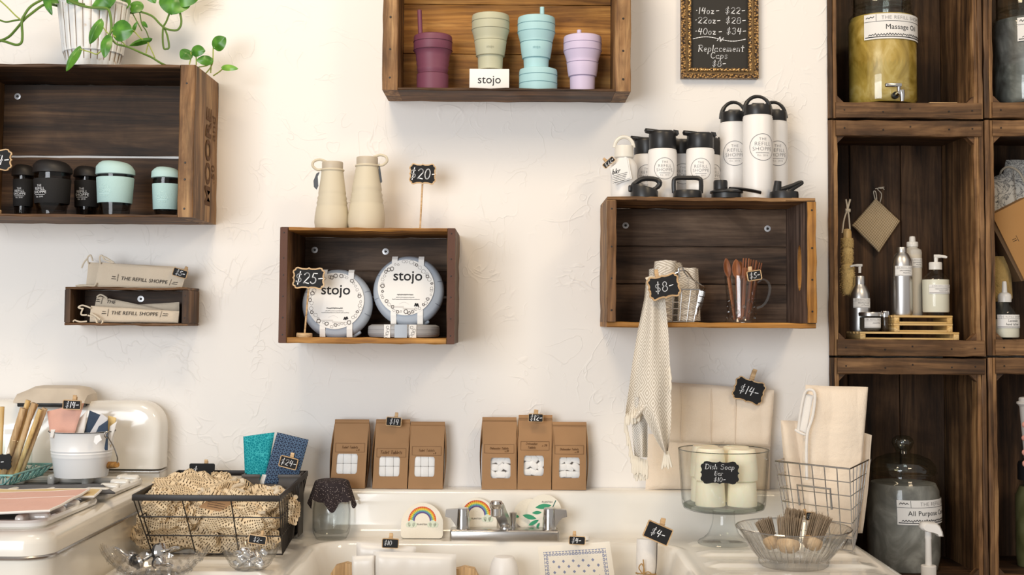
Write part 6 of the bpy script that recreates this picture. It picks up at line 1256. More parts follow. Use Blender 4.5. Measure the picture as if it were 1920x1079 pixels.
# jar with cloth cap
Yj = -.118; cx = 621; s = S(Yj); p = at(cx, 1000, Yj); jr = empty('mason_jar', (p.x, Yj, ZD+.001), 'empty glass jar with a dark floral cloth cap', 'jar'); zj = ZD+.001
MB().lathe(prof(cx, Yj, zj, [(28, None), (33, 1000), (35, 990), (35, 955), (33, 940), (29, 928), (28, 924), (30, 922), (30, 908), (28.5, 908), (28.5, 922), (27.5, 928), (31.5, 942), (33.5, 956), (33.3, 990), (30, 998), (.1, 999)]), 48, caps=(True, False)).build('jar_body', glass('jar_glass', (.98, .985, .975), .95, .02, .45, .06, .66), jr, ang=40)
def spk():
    n = N('dark_speckled_cloth'); v = n.n('ShaderNodeTexVoronoi'); v.inputs['Scale'].default_value = 260; n.l(n.coord(rnd=False), v.inputs['Vector']); n.base(n.ramp(v.outputs['Distance'], [(.16, (.45, .38, .36)), (.24, (.035, .027, .03))])); return n.set(.85, 0, .2)
hzj = lambda y: at(cx, y, Yj).z-zj
def capf(u, v):
    a = u*2*math.pi
    if v < .35: q = 31*s*(v/.35); return (q*math.sin(a), -q*math.cos(a), hzj(899)-.004*(v/.35)**6)
    t = (v-.35)/.65; ln = (.052+.012*math.sin(4*a+.9)+.005*math.sin(9*a)); q = 31.5*s+(.014*t+.006*t*math.sin(7*a+1)); q = max(q, 36.5*s*min(1, t*3)) if t > .2 else q; return (q*math.sin(a), -q*math.cos(a), hzj(902)-ln*t)
MB().grid(capf, 96, 26).build('cloth_cap', spk(), jr, ang=60)
# ---------------------------------------------------------------- black wire basket with net bags
zR = CAM.z-.387; yF, yB = -.485, -.045
tp = [Vector((at(249, 934, yF).x, yF, zR)), Vector((at(524, 935, yF).x, yF, zR)), Vector((at(576, 886, yB).x, yB, zR)), Vector((at(335, 883, yB).x, yB, zR))]
zb = ZD+.008; bt = [Vector((tp[0].x+.012, -.37, zb)), Vector((tp[1].x-.012, -.37, zb)), Vector((tp[2].x-.02, -.10, zb)), Vector((tp[3].x+.02, -.10, zb))]
kb = wire_basket('large black wire basket full of cotton net bags', 'basket', tp, bt, 3, 3, .0016, BLKM, .002, ((tp[0].x+tp[1].x)/2, -.26, zb), ns=14); o = kb.location
def strip(P, Q, h, t):
    d = (Q-P); L = d.length; M = Matrix.Translation((P+Q)/2-o) @ d.to_track_quat('X', 'Z').to_matrix().to_4x4(); return MB().rbox(0, 0, 0, L+t, t, h, .0015, 2, M)
for a, b in ((0, 1), (1, 2), (2, 3), (3, 0)): strip(tp[a], tp[b], .0135, .004).build('rim_band', BLKM, kb)
def netbag(label, c, rx, ry, rz, rot, seed, ku=1):
    r = empty('net_bag', c, label, 'bag', 'cotton net bags in the black basket', tuple(math.radians(q) for q in rot)); sd = seed*7.3
    def fn(u, v):
        a, b = u*2*math.pi, (v-.5)*math.pi; d = Vector((math.sin(b), math.cos(a)*math.cos(b), math.sin(a)*math.cos(b))); d2 = Vector([math.copysign(abs(q)**.75, q) for q in d])
        k = 1+.34*noise.noise(d*1.7+Vector((sd, 0, 0)))+.24*(.4-2*abs(noise.noise(d*2.6+Vector((0, sd, 0)))))+.03*noise.noise(d*8+Vector((0, sd, 3))); fold = .16*math.sin(d.x*7+noise.noise(d*2+Vector((sd, 1, 2)))*7)
        return (d2.x*rx*k, d2.y*ry*k, d2.z*rz*(k+fold))
    m = MB().grid(fn, 96, 56); ca, sa = math.cos(sd), math.sin(sd); m.uv = [(((x*ca-(z-y*.75)*sa)*175), ((x*sa+(z-y*.75)*ca)*175)) for x, y, z in m.v]; m.build('netting', NET, r, ang=80)
    def fn2(u, v): q = Vector(fn(u, v)); return tuple(q*.86)
    MB().grid(fn2, 40, 22).build('shaded_inner_shell', weave('shaded_inner_cotton', (.36, .265, .16), (.50, .38, .24)) if 'shaded_inner_cotton' not in bpy.data.materials else bpy.data.materials['shaded_inner_cotton'], r, ang=80)  # inner shell coloured darker: shade behind the net holes put into its colour
    e = [Vector(fn(.12+.25*t, .62+.12*math.sin(t*3)))*1.02 for t in [k/10 for k in range(11)]]; MB().tube(e, .0055, 8, smooth=3).build('drawstring_hem', ROPE, r)
    return r
X = lambda px, Y: at(px, 960, Y).x
BAGS = [('net bag squashed in the bottom corner of the black basket, stove side', X(320, -.33), -.30, zb+.035, .075, .06, .034, (0, 0, 20), 1), ('net bag at the bottom middle of the black basket', X(395, -.33), -.31, zb+.034, .07, .055, .033, (0, 10, -10), 2), ('net bag in the bottom corner of the black basket, jar side', X(470, -.33), -.30, zb+.036, .062, .06, .035, (5, -8, 15), 3),
        ('pale net bag showing a wide grid of holes at basket front', X(440, -.37), -.345, zb+.083, .085, .05, .042, (0, 22, 5), 4), ('net bag rumpled at mid height, stove side of the black basket', X(325, -.36), -.335, zb+.088, .075, .055, .035, (0, -12, -12), 5), ('net bag pushed against the far wires of the black basket', X(505, -.28), -.26, zb+.09, .05, .08, .04, (0, 10, 30), 6),
        ('net bag draped over the top of the heap, stove side', X(375, -.33), -.29, zb+.118, .11, .085, .033, (8, 10, -8), 7), ('net bag at the back of the heap in the black basket', X(420, -.2), -.19, zb+.098, .085, .06, .038, (0, 8, 10), 8), ('small net bag peaking at the crown of the heap', X(412, -.22), -.20, zb+.134, .035, .04, .020, (0, 18, 0), 9), ('net bag near the rim on the jar side of the heap', X(492, -.33), -.32, zb+.108, .05, .05, .022, (0, -15, 25), 10), ('net bag corner poking up at the rim, stove side', X(300, -.4), -.39, zb+.115, .035, .035, .03, (0, 30, 10), 11)]
for l, x, y, z, a, b, c, rt, sd in BAGS: netbag(l, (x, y, z), a, b, c, rt, sd)
q = [at(x, y, -.425) for x, y in ((372, 952), (412, 960), (440, 942), (395, 934))]; c = sum(q, Vector())/4; r = empty('kraft_tag', c, 'brown swing tag lying among the net bags', 'tag'); MB().prism([(a.x-c.x, a.z-c.z) for a in q], -.0008, .0008).build('tag_card', KRAFT, r, ang=0)
m = MB(); f = flat(0, -.0013, 0, -10); [scribble(m, -.018, .02, .004-.005*k, .0025, .0006, f) for k in range(3)]; m.build('print', INK, r, ang=0)
sign('black price board half hidden behind the net bags', 379, 886, 47, 32, -.10, 0, [('$', 20, -13, 0, 1.7)], 'rect', (6, -14, 9, 0), border=0, clipw=6)
# grey bin with cloth packs
Y0 = -.16; zbin = at(512, 935, Y0).z; bn = empty('plastic_bin', (at(512, 930, Y0).x, Y0, zb+.0), 'dark grey plastic bin in the corner of the black basket', 'bin'); o = bn.location; GB2 = plain('dark_grey_plastic', (.075, .066, .060), .5); w0 = at(560, 900, Y0).x-o.x; hb = at(512, 890, Y0).z-zb
xa = at(456, 900, Y0).x-o.x; xb = at(562, 900, Y0).x-o.x; n1, n2 = at(486, 900, Y0).x-o.x, at(524, 900, Y0).x-o.x; nz = at(512, 908, Y0).z-zb
MB().prism([(xa+.012, 0), (xb-.012, 0), (xb, hb), (n2, hb), (n2-.002, nz), (n1+.002, nz), (n1, hb), (xa, hb)][::1], -.003, .0).build('front_panel', GB2, bn, ang=0)
MB().box(xa+.012, xb-.012, .0, .06, 0, .003).box(xa, xa+.003, 0, .06, .003, hb).box(xb-.003, xb, 0, .06, .003, hb).box(xa, xb, .057, .06, .003, hb).build('bin_body', GB2, bn, ang=0); MB().rbox((xa+n1)/2, -.004, hb-.004, n1-xa+.006, .006, .008, .001, 2).rbox((xb+n2)/2, -.004, hb-.004, xb-n2+.006, .006, .008, .001, 2).build('bin_lip', GB2, bn)
def crackle(nm, c1, c2, sc):
    n = N(nm); v = n.n('ShaderNodeTexVoronoi', feature='DISTANCE_TO_EDGE'); v.inputs['Scale'].default_value = sc; n.l(n.coord(rnd=False), v.inputs['Vector']); n.base(n.ramp(v.outputs['Distance'], [(.03, c2), (.09, c1)])); return n.set(.8, 0, .3)
def rings(nm):
    n, u, v = uvmat(nm); k = n.math('SQRT', n.math('ADD', n.math('POWER', tri(n, u, 9), 2), n.math('POWER', tri(n, v, 14), 2))); rg = n.math('LESS_THAN', n.math('ABSOLUTE', n.math('SUBTRACT', k, .33)), .1); n.base(n.mix(rg, (.022, .035, .07), (.10, .17, .28))); return n.set(.8, 0, .3)
def cpack(label, q, Y, mat):
    C = quadpx(q, Y); C = [c for c in C]; o = (C[0]+C[1])/2; r = empty('folded_wrap', o, label, 'cloth', 'patterned cloth wraps in the grey bin'); pillow(*C, .012, mat, r, 'folded_cloth', 14, 18, .0008, 20, .08, 2, o); return r
cpack('teal crackle-print folded cloth wrap standing in the grey bin', [(460, 915), (497, 915), (515, 811), (456, 819)], -.135, crackle('teal_crackle', (.0, .22, .27), (.05, .46, .50), 160))
cpack('navy folded cloth wrap with ring print standing in the grey bin', [(490, 915), (556, 908), (579, 825), (520, 811)], -.148, rings('navy_rings'))
sign('small framed clip reading 24 dollars on the navy wrap', 541, 868, 34, 21, -.162, 14, [('$24-', 12, 0, 0, 1.1)], 'rect', (3, -7, 12, -3), border=1.4, clipw=7)
q = [at(x, y, -.151) for x, y in ((484, 911), (524, 911), (522, 893), (492, 890))]; c = sum(q, Vector())/4; r = empty('white_card', c, 'blank white card standing in the notch of the grey bin', 'card'); MB().prism([(a.x-c.x, a.z-c.z) for a in q], -.0006, .0006).build('card_sheet', PAPER, r, ang=0)
# ---------------------------------------------------------------- cut glass dish with pour spouts, ribbed bowl with tins
Yg = -.60; cx = 290; s = S(Yg); p = at(cx, 1065, Yg); gd = empty('cut_glass_dish', (p.x, Yg, ZD+.0075), 'long cut glass boat dish holding metal pour spouts', 'dish'); L = 101*s
CG = glass('boat_glass', (.965, .955, .94), .98, .05, .55, .13, .68)
def dish(ro, inner):
    def fn(u, v):
        a = u*2*math.pi; ca, sa = math.cos(a), math.sin(a); k = v; scal = 1+.035*abs(math.sin(a*14))*(v > .6); rx = L*(.42+.58*k**.8)*scal; ry = L*.48*(.5+.5*k**.7)*scal; z = (.010+.028*(abs(ca)**2.5)+.018)*k**1.5+.006*abs(math.sin(a*14))*(k > .95); return (rx*ca*(1-inner), ry*sa*(1-inner), z+inner*.06)
    return fn
m = MB().grid(dish(0, 0), 112, 10); m.grid(dish(0, .035), 112, 10); m.lathe([(L*.3, 0), (L*.42, .0005), (L*.3, .002), (.0001, .002)], 32); m.build('glass', CG, gd, ang=12)
fc = MB()
for k in range(28):
    a = 2*math.pi*(k+.5)/28
    for v_ in (.35, .7): q = dish(0, 0)(((k+(.5 if v_ < .5 else 0))/28) % 1, v_); fc.lathe([(.006, -.001), (.004, .002), (.0001, .003)], 6, T(*q) @ Matrix.Rotation(math.atan2(q[1], q[0]), 4, 'Z') @ Matrix.Rotation(math.radians(70), 4, 'Y'))
fc.build('cut_facets', glass('facet_sparkle', (.97, .97, .965), .98, .04, .75, .22), gd, ang=0)
def pour(label, px, py, Y, rz, lean, sc=1):
    r = empty('pour_spout', at(px, py, Y), label, 'spout', 'metal pour spouts in the glass dish', (0, math.radians(lean), math.radians(rz)))
    MB().lathe([(.004, -.016), (.010*sc, -.012), (.0155*sc, -.010), (.0155*sc, -.005), (.013*sc, -.003)], 28).build('rubber_stopper', BLK, r); MB().lathe([(.0145*sc, -.005), (.0165*sc, -.002), (.015*sc, .003), (.010*sc, .006), (.006, .008), (.0001, .008)], 32).build('metal_cap', CHROME, r)
    MB().tube([(0, 0, .006), (-.001, 0, .02), (-.004, 0, .034), (-.003, 0, .046)], [.0045, .004, .0036, .003], 12, smooth=4).build('bent_tube', CHROME, r)
pour('largest metal pour spout with black ring, tube pointing along the net bags', 303, 1036, -.60, -25, 78, 1.2); pour('metal pour spout lying low in the front of the glass dish', 262, 1054, -.62, 30, 70, .85); pour('metal pour spout tipped over beside the biggest one', 300, 1057, -.63, -40, 95, .85); pour('metal pour spout at the stove end of the glass dish', 246, 1048, -.59, 160, 70, .85)
Yg = -.53; cx = 469; s = S(Yg); p = at(cx, 1065, Yg); rb = empty('ribbed_bowl', (p.x, Yg, ZD+.007), 'small ribbed glass bowl filled with silver tins', 'bowl'); hz = lambda y: at(cx, y, Yg).z-ZD-.007
MB().lathe([(26*s, 0), (30*s, .003), (38*s, .010), (43*s, .022), (46*s, hz(1045)), (55*s, hz(1025)), (54*s, hz(1024.5)), (44.5*s, hz(1045)), (41*s, .022), (36*s, .012), (.0001, .007)], 128, mod=lambda a, q, z: 1-.03*abs(math.sin(a*11))*(z > .006), caps=(True, False)).build('glass', glass('ribbed_bowl_glass', (.98, .98, .975), .98, .04, .5, .12, .66), rb, ang=20)
TIN = plain('silver_tin', (.75, .76, .78), .12, 1, .5, .1); tin_me = MB().rbox(0, 0, 0, .017, .017, .010, .0025, 2).mesh('tin_body', TIN)
for k in range(16):
    a = k*2.4; q = (.004+.030*math.sqrt(k % 8/8)); o = empty('silver_tin', (p.x+q*math.cos(a), Yg+q*math.sin(a), ZD+.020+.011*(k//6)), 'small silver tin in the ribbed glass bowl', 'tin', 'silver tins in the ribbed bowl', (random.uniform(-.9, .9), random.uniform(-.9, .9), random.uniform(0, 3))); put('tin_body', tin_me, o)
sign('tiny chalkboard clip reading 2 dollars above the ribbed bowl', 483, 1012.5, 34, 17, -.50, 8, [('$2-', 9, 0, 0, 1)], 'rect', (6, -6, 11, 0), border=1.6, clipw=5)
# ---------------------------------------------------------------- things inside the basin
def bpack(label, q, Y, th, mat, nm, cat, seed=1, wr=.002):
    C = quadpx(q, Y); o = (C[0]+C[1])/2; r = empty(nm, o, label, cat); pillow(*C, th, mat, r, 'body', 24, 24, wr, 16, .12, seed, o); return r, o
zbas = ZD-.185
def basin_q(xl, xr, ytl, ytr, Y): t = at(xl, 1200, Y); return [(xl, 1175), (xr, 1175), (xr, ytr), (xl, ytl)]
BAGP = film('waxed_bag', (.83, .80, .76), .9, .35)
bpack('white paper packet standing at the back of the sink basin', basin_q(668, 780, 1017, 1026, -.27), -.27, .03, BAGP, 'soap_packet', 'packet', 1)
bpack('white packet with a faint printed panel in the front of the basin', basin_q(700, 856, 1034, 1040, -.32), -.32, .035, BAGP, 'soap_packet', 'packet', 3)
bpack('narrow white packet on the drainboard side of the basin', basin_q(660, 702, 1044, 1042, -.335), -.335, .02, BAGP, 'soap_packet', 'packet', 5)
for lb, x, hw, y, Y in (('pale wood bath brush head beside the white packets, stove side', 650, 28, 1055, -.31), ('pale wood bath brush head beside the white packets, faucet side', 872, 26, 1062, -.29)):
    C = at(x, y, Y); r = empty('brush_block', (C.x, Y, zbas), lb, 'brush'); s = S(Y); h = C.z-zbas; MB().prism([(-hw*s, 0), (hw*s, 0), (hw*s, h*.85), (hw*.7*s, h*.97), (0, h), (-hw*.7*s, h*.96), (-hw*s, h*.86)], -.012, .012).build('block', W['tanz'], r, ang=50); MB().rbox(0, -.018, h*.45, hw*1.6*s, .014, h*.7, .004, 2).build('bristle_pad', WHITECL, r)
p = at(945, 1045, -.26); r = empty('white_bottle', (p.x, -.27, zbas), 'blurred white bottle standing under the faucet spout', 'bottle'); s = S(-.26); h = at(945, 1040, -.26).z-zbas; MB().lathe([(26*s, 0), (28*s, .004), (28*s, h*.75), (24*s, h*.9), (18*s, h*.98), (.0001, h)], 32).build('bottle_body', WHITEP, r)
def hanky():
    n, u, v = uvmat('blue_bordered_cloth'); iu, iv = n.math('ABSOLUTE', n.math('SUBTRACT', u, .5)), n.math('ABSOLUTE', n.math('SUBTRACT', v, .5)); mx = n.math('MAXIMUM', iu, iv)
    k = n.math('SQRT', n.math('ADD', n.math('POWER', tri(n, u, 22), 2), n.math('POWER', tri(n, v, 22), 2))); rg = n.math('LESS_THAN', n.math('ABSOLUTE', n.math('SUBTRACT', k, .3)), .13); band = n.math('LESS_THAN', n.math('ABSOLUTE', n.math('SUBTRACT', mx, .40)), .028)
    a, b = n.math('ADD', u, v), n.math('SUBTRACT', u, v); dd = n.math('MULTIPLY', n.math('LESS_THAN', tri(n, a, 7.5), .16), n.math('LESS_THAN', tri(n, b, 7.5), .16)); inside = n.math('LESS_THAN', mx, .35)
    p_ = n.math('MAXIMUM', n.math('MULTIPLY', rg, band), n.math('MULTIPLY', dd, inside)); n.base(n.mix(n.math('MULTIPLY', p_, .85), (.80, .74, .64), (.13, .17, .33))); return n.set(.85, 0, .2)
C = quadpx([(1022, 1175), (1166, 1175), (1143, 1016), (1008, 1026)], -.31); o = (C[0]+C[1])/2; r = empty('sponge_cloth', o, 'cream dish cloth printed with a blue bandana border', 'cloth'); pillow(*C, .005, hanky(), r, 'cloth_sheet', 24, 24, .001, 12, .08, 2, o)
sign('tiny chalkboard clip reading 10 dollars above the white packets', 732, 1019.5, 31, 18, -.30, 2, [('$10', 9, -5, -1, 1.3)], 'rect', (0, -7, 11, 2), border=1.2, clipw=7)
sign('tiny chalkboard clip reading 4 dollars on the bandana cloth', 1082, 1014, 31, 16, -.33, 2, [('$4-', 9.5, -2, 0, 1.5)], 'rect', (-5, -6, 10, 0), border=1.2, clipw=6)
Y = -.27; a, b = at(1213, 1012, Y), at(1208, 1200, Y-.03); s = S(Y); r = empty('rolled_cloth', b, 'rolled white cloth tied with twine in the sink basin', 'cloth'); d = a-b; M = Vector((0, 0, 1)).rotation_difference(d).to_matrix().to_4x4(); L = d.length; Rr = 20*s
MB().grid(lambda u, v: tuple(M @ Vector((Rr*(1-.22*u)*math.cos(u*14)*(1-.12*math.exp(-((v-.62)/.08)**2)), Rr*(1-.22*u)*math.sin(u*14)*(1-.12*math.exp(-((v-.62)/.08)**2)), L*v))), 80, 24).build('cloth_roll', WHITECL, r, ang=60)
TW = plain('jute_twine', (.42, .26, .11), .9, 0, .2, .2)
MB().tube([tuple(M @ Vector((Rr*.92*math.cos(t), Rr*.92*math.sin(t), L*.655))) for t in [k*2*math.pi/24 for k in range(24)]], .0016, 6, True).tube([at(x, y, Y-.04)-b for x, y in ((1205, 1077), (1198, 1066), (1203, 1058), (1208, 1068), (1207, 1079))], .0014, 6, smooth=5).tube([at(x, y, Y-.04)-b for x, y in ((1206, 1078), (1207, 1064), (1206, 1050))], .0015, 6, smooth=4).tube([at(x, y, Y-.04)-b for x, y in ((1206, 1077), (1216, 1073), (1226, 1082))], .0014, 6, smooth=4).build('twine', TW, r)
sign('tilted chalkboard clip reading 4 dollars on the rolled cloth', 1233.5, 1000, 50, 33, -.315, 23, [('$4-', 15, 0, 0, 1.6)], 'rect', (3, -14, 15, -12), border=2, clipw=9)
p = at(1094, 1006, -.12); r = empty('pebble_soap', (p.x, -.12, ZD), 'small white pebble-shaped soap behind the bandana cloth clip', 'soap'); MB().lathe([(.010, 0), (.016, .004), (.014, .010), (.006, .013), (.0001, .0135)], 24).build('soap_body', plain('white_soap', (.8, .79, .77), .5), r)
# ---------------------------------------------------------------- enamel stove
ZS = CAM.z-.402; SX1, SX0 = -.862, -1.75; SYf, SYb = -.84, -.015
st = empty('enamel_stove', ((SX0+SX1)/2, (SYf+SYb)/2, 0), 'white enamel vintage gas stove with rounded backguard', 'stove'); so = st.location; cxs = 0; w_ = SX1-SX0; d_ = SYb-SYf
m = MB(); Rc = .024; lv = [(0, -.045), (0, -Rc)]+[(Rc*(1-math.cos(math.radians(a))), -Rc+Rc*math.sin(math.radians(a))) for a in (20, 40, 60, 80, 90)]; no = 0
for i_, z in lv: o_ = rrect(w_-2*i_, d_-2*i_, .055-i_, 8); no = len(o_); m._add([(x, y, ZS+z) for x, y in o_], [])
m.f = [(a*no+k, a*no+(k+1) % no, (a+1)*no+(k+1) % no, (a+1)*no+k) for a in range(len(lv)-1) for k in range(no)]+[tuple((len(lv)-1)*no+k for k in range(no)), tuple(range(no-1, -1, -1))]; m.build('cooktop', ENAM2, st, ang=60)
MB().tube([(x, y, ZS-.049) for x, y in rrect(w_-.002, d_-.002, .055, 8)], .0042, 8, True).build('chrome_trim', DULLCHROME, st)
def rb2(w, d, r, n=6): return [(x, y) for x, y in rrect(w, d, r, n)]
def vbox(w, d, r, z0, z1): o_ = rb2(w, d, r); n = len(o_); m = MB(); m._add([(x, y, z0) for x, y in o_]+[(x, y, z1) for x, y in o_], [(k, (k+1) % n, n+(k+1) % n, n+k) for k in range(n)]+[tuple(range(n-1, -1, -1)), tuple(range(n, 2*n))]); return m
vbox(w_-.006, d_-.006, .052, .06, ZS-.047).build('body', ENAM2, st, ang=40); vbox(w_-.08, d_-.06, .02, 0, .06).build('plinth', BLKM, st)
MB().rbox(-.07, -d_/2+.0015-.004, .55, w_-.26, .014, .62, .006, 3).build('oven_door', ENAM, st); MB().tube([(-.40, -d_/2-.035, .82), (.26, -d_/2-.035, .82)], .009, 12).build('door_handle', CHROME, st)
yb0 = SYb-so.y; zg = at(150, 752, -.06).z; out = rrect(w_-.004, 2*(zg-ZS-.028), .062, 8, 0, ZS+.028)
out = [(x, max(z, ZS+.028)) for x, z in out]; g = MB()
for sc, y in ((0, -.008), (0, -.062), (.006, -.072), (.016, -.077)): g._add([(x-math.copysign(sc, x) if abs(x) > sc else x, yb0+y, z-(sc if z > ZS+.05 else 0)) for x, z in out], [])
n = len(out); g.f = [tuple(range(n-1, -1, -1)), tuple(3*n+k for k in range(n))]+[(a*n+k, (a)*n+(k+1) % n, (a+1)*n+(k+1) % n, (a+1)*n+k) for a in range(3) for k in range(n)]; g.f = [f[::-1] for f in g.f]; g.build('backguard', ENAM, st, ang=50)
MB().rbox(0, yb0-.045, ZS+.022, w_, .075, .006, .0025, 2).build('chrome_strip', DULLCHROME, st); MB().rbox(0, yb0-.04, ZS+.008, w_-.004, .066, .024, .004, 2).build('riser', ENAM2, st)
# light hood on the backguard
lx0, lx1 = at(42, 748, -.07).x-so.x, at(173, 748, -.07).x-so.x; zl = zg; hl = at(100, 723, -.07).z-zl; g = MB(); P = []
for x, k in ((lx0, .55), (lx0+.03, .92), (lx0+.05, 1), (lx1-.035, 1), (lx1-.015, .92), (lx1, .5)): P.append([(x, yb0-.012, zl-.012), (x, yb0-.02, zl+hl*k*.9), (x, yb0-.05, zl+hl*k), (x, yb0-.09, zl+hl*k*.85), (x, yb0-.112, zl+hl*.12*k), (x, yb0-.113, zl-.002)])
g._add([q for r_ in P for q in r_], [(i*6+k, i*6+k+1, i*6+7+k, i*6+6+k) for i in range(5) for k in range(5)]+[tuple(range(6)), tuple(range(35, 29, -1))]); g.build('lamp_hood', plain('speckled_beige_enamel', (.58, .50, .40), .5, 0, .4, .25, .3, 200), st, ang=40)
MB().rbox((lx0+lx1)/2, yb0-.075, zl-.004, lx1-lx0-.012, .06, .016, .003, 2).build('hood_underside', BLK, st)
MB().box(at(4, 900, -.1).x-so.x, at(24, 900, -.1).x-so.x, yb0-.0795, yb0-.0775, at(0, 815, -.1).z, at(0, 806, -.1).z).build('rating_plate', PAPER, st, ang=0)
# grates
def grate(x0, x1, y0, y1, nm):
    z = ZS+.008; gr = empty_part('burner_grate', st); q = lambda x, y: (x-so.x, y-so.y, z)
    P = [q(x0, y0), q(x1, y0), q(x1, y1), q(x0, y1)]; cx_, cy_ = (x0+x1)/2, (y0+y1)/2
    o_ = rrect(x1-x0, y1-y0, .03, 6, cx_-so.x, cy_-so.y); m = MB().tube([(a, b, z) for a, b in o_], .0085, 8, True); m.build('grate_ring', ENAM, gr)
    for k in range(4):
        t = (k+.5)/4
        for c_, lx, ly in ((q(x0+(x1-x0)*.1, y0+(y1-y0)*t), .05, .018), (q(x1-.018, y0+(y1-y0)*t), .045, .02), (q(x0+(x1-x0)*t, y0+(y1-y0)*.08), .018, .05), (q(x0+(x1-x0)*t, y1-(y1-y0)*.08), .018, .05)):
            MB().rbox(c_[0], c_[1], c_[2]+.004, lx, ly, .026, .007, 3).build('grate_finger', ENAM, gr)
    vbox(x1-x0-.02, y1-y0-.02, .03, 0, .0025).build('burner_well', BLK, gr, (cx_-so.x, cy_-so.y, ZS-.0003))
grate(-1.22, -.892, -.80, -.47, 'a'); grate(-1.22, -.892, -.44, -.14, 'b'); grate(-1.58, -1.26, -.80, -.47, 'c')
# ---------------------------------------------------------------- things on the stove
zG = ZS+.0175
def flatcloth(label, pts, z, th, mat, seed, nm='folded_pad'):
    C = [onz(x, y, z) for x, y in pts]; o = sum(C, Vector())/4; r = empty(nm, (o.x, o.y, z), label, 'cloth', 'cotton pads laid on the stove'); oo = r.location; m = MB()
    for k in (0, 1):
        def fn(u, v): q = C[0]*(1-u)*(1-v)+C[1]*u*(1-v)+C[2]*u*v+C[3]*(1-u)*v; return (q.x-oo.x, q.y-oo.y, th*k+.0025*noise.noise(Vector((q.x*14+seed, q.y*14, 0)))+.0005)
        gg = MB().grid(fn, 24, 16); gg.f = gg.f if k else [f[::-1] for f in gg.f]; m.merge(gg)
    edge = [fn(u, 0) for u in [i/12 for i in range(13)]]+[fn(1, v) for v in [i/8 for i in range(1, 9)]]+[fn(u, 1) for u in [i/12 for i in range(11, -1, -1)]]+[fn(0, v) for v in [i/8 for i in range(7, 0, -1)]]
    m.build('cloth', mat, r, ang=60); MB().tube([(x, y, z_-th*.5) for x, y, z_ in edge], th*.5+.0006, 6, True).build('overlock_edge', WHITECL if mat is not GREYCL else GREYCL, r)
flatcloth('charcoal felt pad spread under the white bucket', [(-40, 928), (215, 928), (190, 911), (-40, 914)], zG+.001, .003, GREYCL, 1)
flatcloth('mustard cotton pad between the charcoal and pink pads', [(-60, 938), (176, 934), (190, 921), (-30, 921)], zG+.006, .004, YELCL, 2)
flatcloth('upper pink cotton pad on the stove grates', [(-80, 943), (138, 938), (168, 922), (-20, 929)], zG+.012, .004, PINKCL, 3)
flatcloth('front pink cotton pad hanging over the grate fingers', [(-90, 970), (92, 961), (142, 936), (-60, 943)], zG+.018, .004, PINKCL, 4)
# bucket
Yk = -.20; cx = 152; s = S(Yk); zk = zG+.0075; p = at(cx, 905, Yk); bk = empty('metal_bucket', (p.x, Yk, zk), 'white tin bucket with ridges holding folded cotton pads', 'bucket'); pr = prof(cx, Yk, zk, [(46, None), (47.5, 908), (52, 860), (53.5, 856), (54.2, 854), (53.7, 851), (54.8, 848.5), (54.2, 846), (55.5, 843), (54.8, 840), (57.5, 812), (59.5, 809), (58.5, 807), (56.5, 810), (46, 900)])
MB().lathe(pr, 56, caps=(True, False)).build('pail', plain('white_painted_tin', (.86, .85, .84), .28, 0, .5, .02), bk, ang=35)
MB().tube([(59.5*s*math.sin(a), -59.5*s*math.cos(a), at(cx, 808, Yk).z-zk) for a in [2*math.pi*k/56 for k in range(56)]], .0011, 6, True).build('rim_edge', BLKM, bk)
pos = lambda x, y, dy=-.03: at(x, y, Yk+dy)-bk.location
MB().tube([pos(201, 822, -.05), pos(196, 818, -.055), pos(198, 811, -.055), pos(204, 812, -.052), pos(203, 820, -.05), pos(213, 838, -.04), pos(220, 858, -.035), pos(219, 870, -.03)], .0016, 8, smooth=5).build('bail_wire', DULLCHROME, bk)
MB().tube([pos(219, 872, -.032), pos(203, 873, .0), pos(190, 873, .035)], [.007, .0085, .0085, .007], 14).build('wooden_grip', W['goldx'], bk)
MB().prism([(q.x, q.z) for q in [pos(190, 815), pos(199, 812), pos(203, 822), pos(197, 826), pos(193, 831), pos(188, 826)]], -.0765, -.074).build('ear_plate', WHITEP, bk)
def pad(label, q, Y, th, mat, seed): 
    C = quadpx(q, Y); o = (C[0]+C[1])/2; r = empty('cotton_pad', o, label, 'cloth', 'folded cotton pads in the bucket'); pillow(*C, th, mat, r, 'folded_cloth', 18, 16, .0012, 30, .1, seed, o); return r
pad('pink cotton pad leaning in the bucket behind the 14 dollar clip', [(98, 845), (130, 845), (158, 756), (88, 772)], [-.225, -.225, -.215, -.215], .006, PINKCL, 1); pad('cream lining of the pink pad in the bucket', [(122, 845), (152, 845), (165, 768), (145, 790)], [-.212, -.212, -.20, -.20], .006, WHITECL, 2)
pad('navy cotton pad folded in the bucket', [(150, 845), (200, 845), (196, 782), (168, 770)], -.195, .006, NAVYCL, 3); pad('pale striped pad fold in front of the navy one', [(152, 840), (186, 840), (202, 785), (190, 776)], -.222, .004, plain('grey_white_cotton', (.62, .61, .62), .9), 4); pad('dark blue zigzag edged pad low in the bucket', [(165, 845), (202, 845), (203, 788), (185, 800)], -.228, .004, NAVYCL, 5); pad('mustard cotton pad at the handle side of the bucket', [(196, 840), (208, 840), (218, 784), (203, 780)], -.205, .006, YELCL, 6); pad('cream cotton pad tucked at the far rim of the bucket', [(200, 835), (208, 835), (220, 790), (206, 800)], -.215, .004, WHITECL, 7)
pad('white pad corner spilling over the bucket rim', [(94, 822), (99, 822), (104, 806), (95, 806)], -.262, .004, WHITECL, 8)
sign('tiny chalkboard clip reading 14 dollars on the pink pad in the bucket', 135.5, 759.5, 34.5, 18, -.235, 2, [('$14-', 11.5, 0, 0, 1.7)], 'rect', (2, -5, 13, 2), border=1.4, clipw=7)
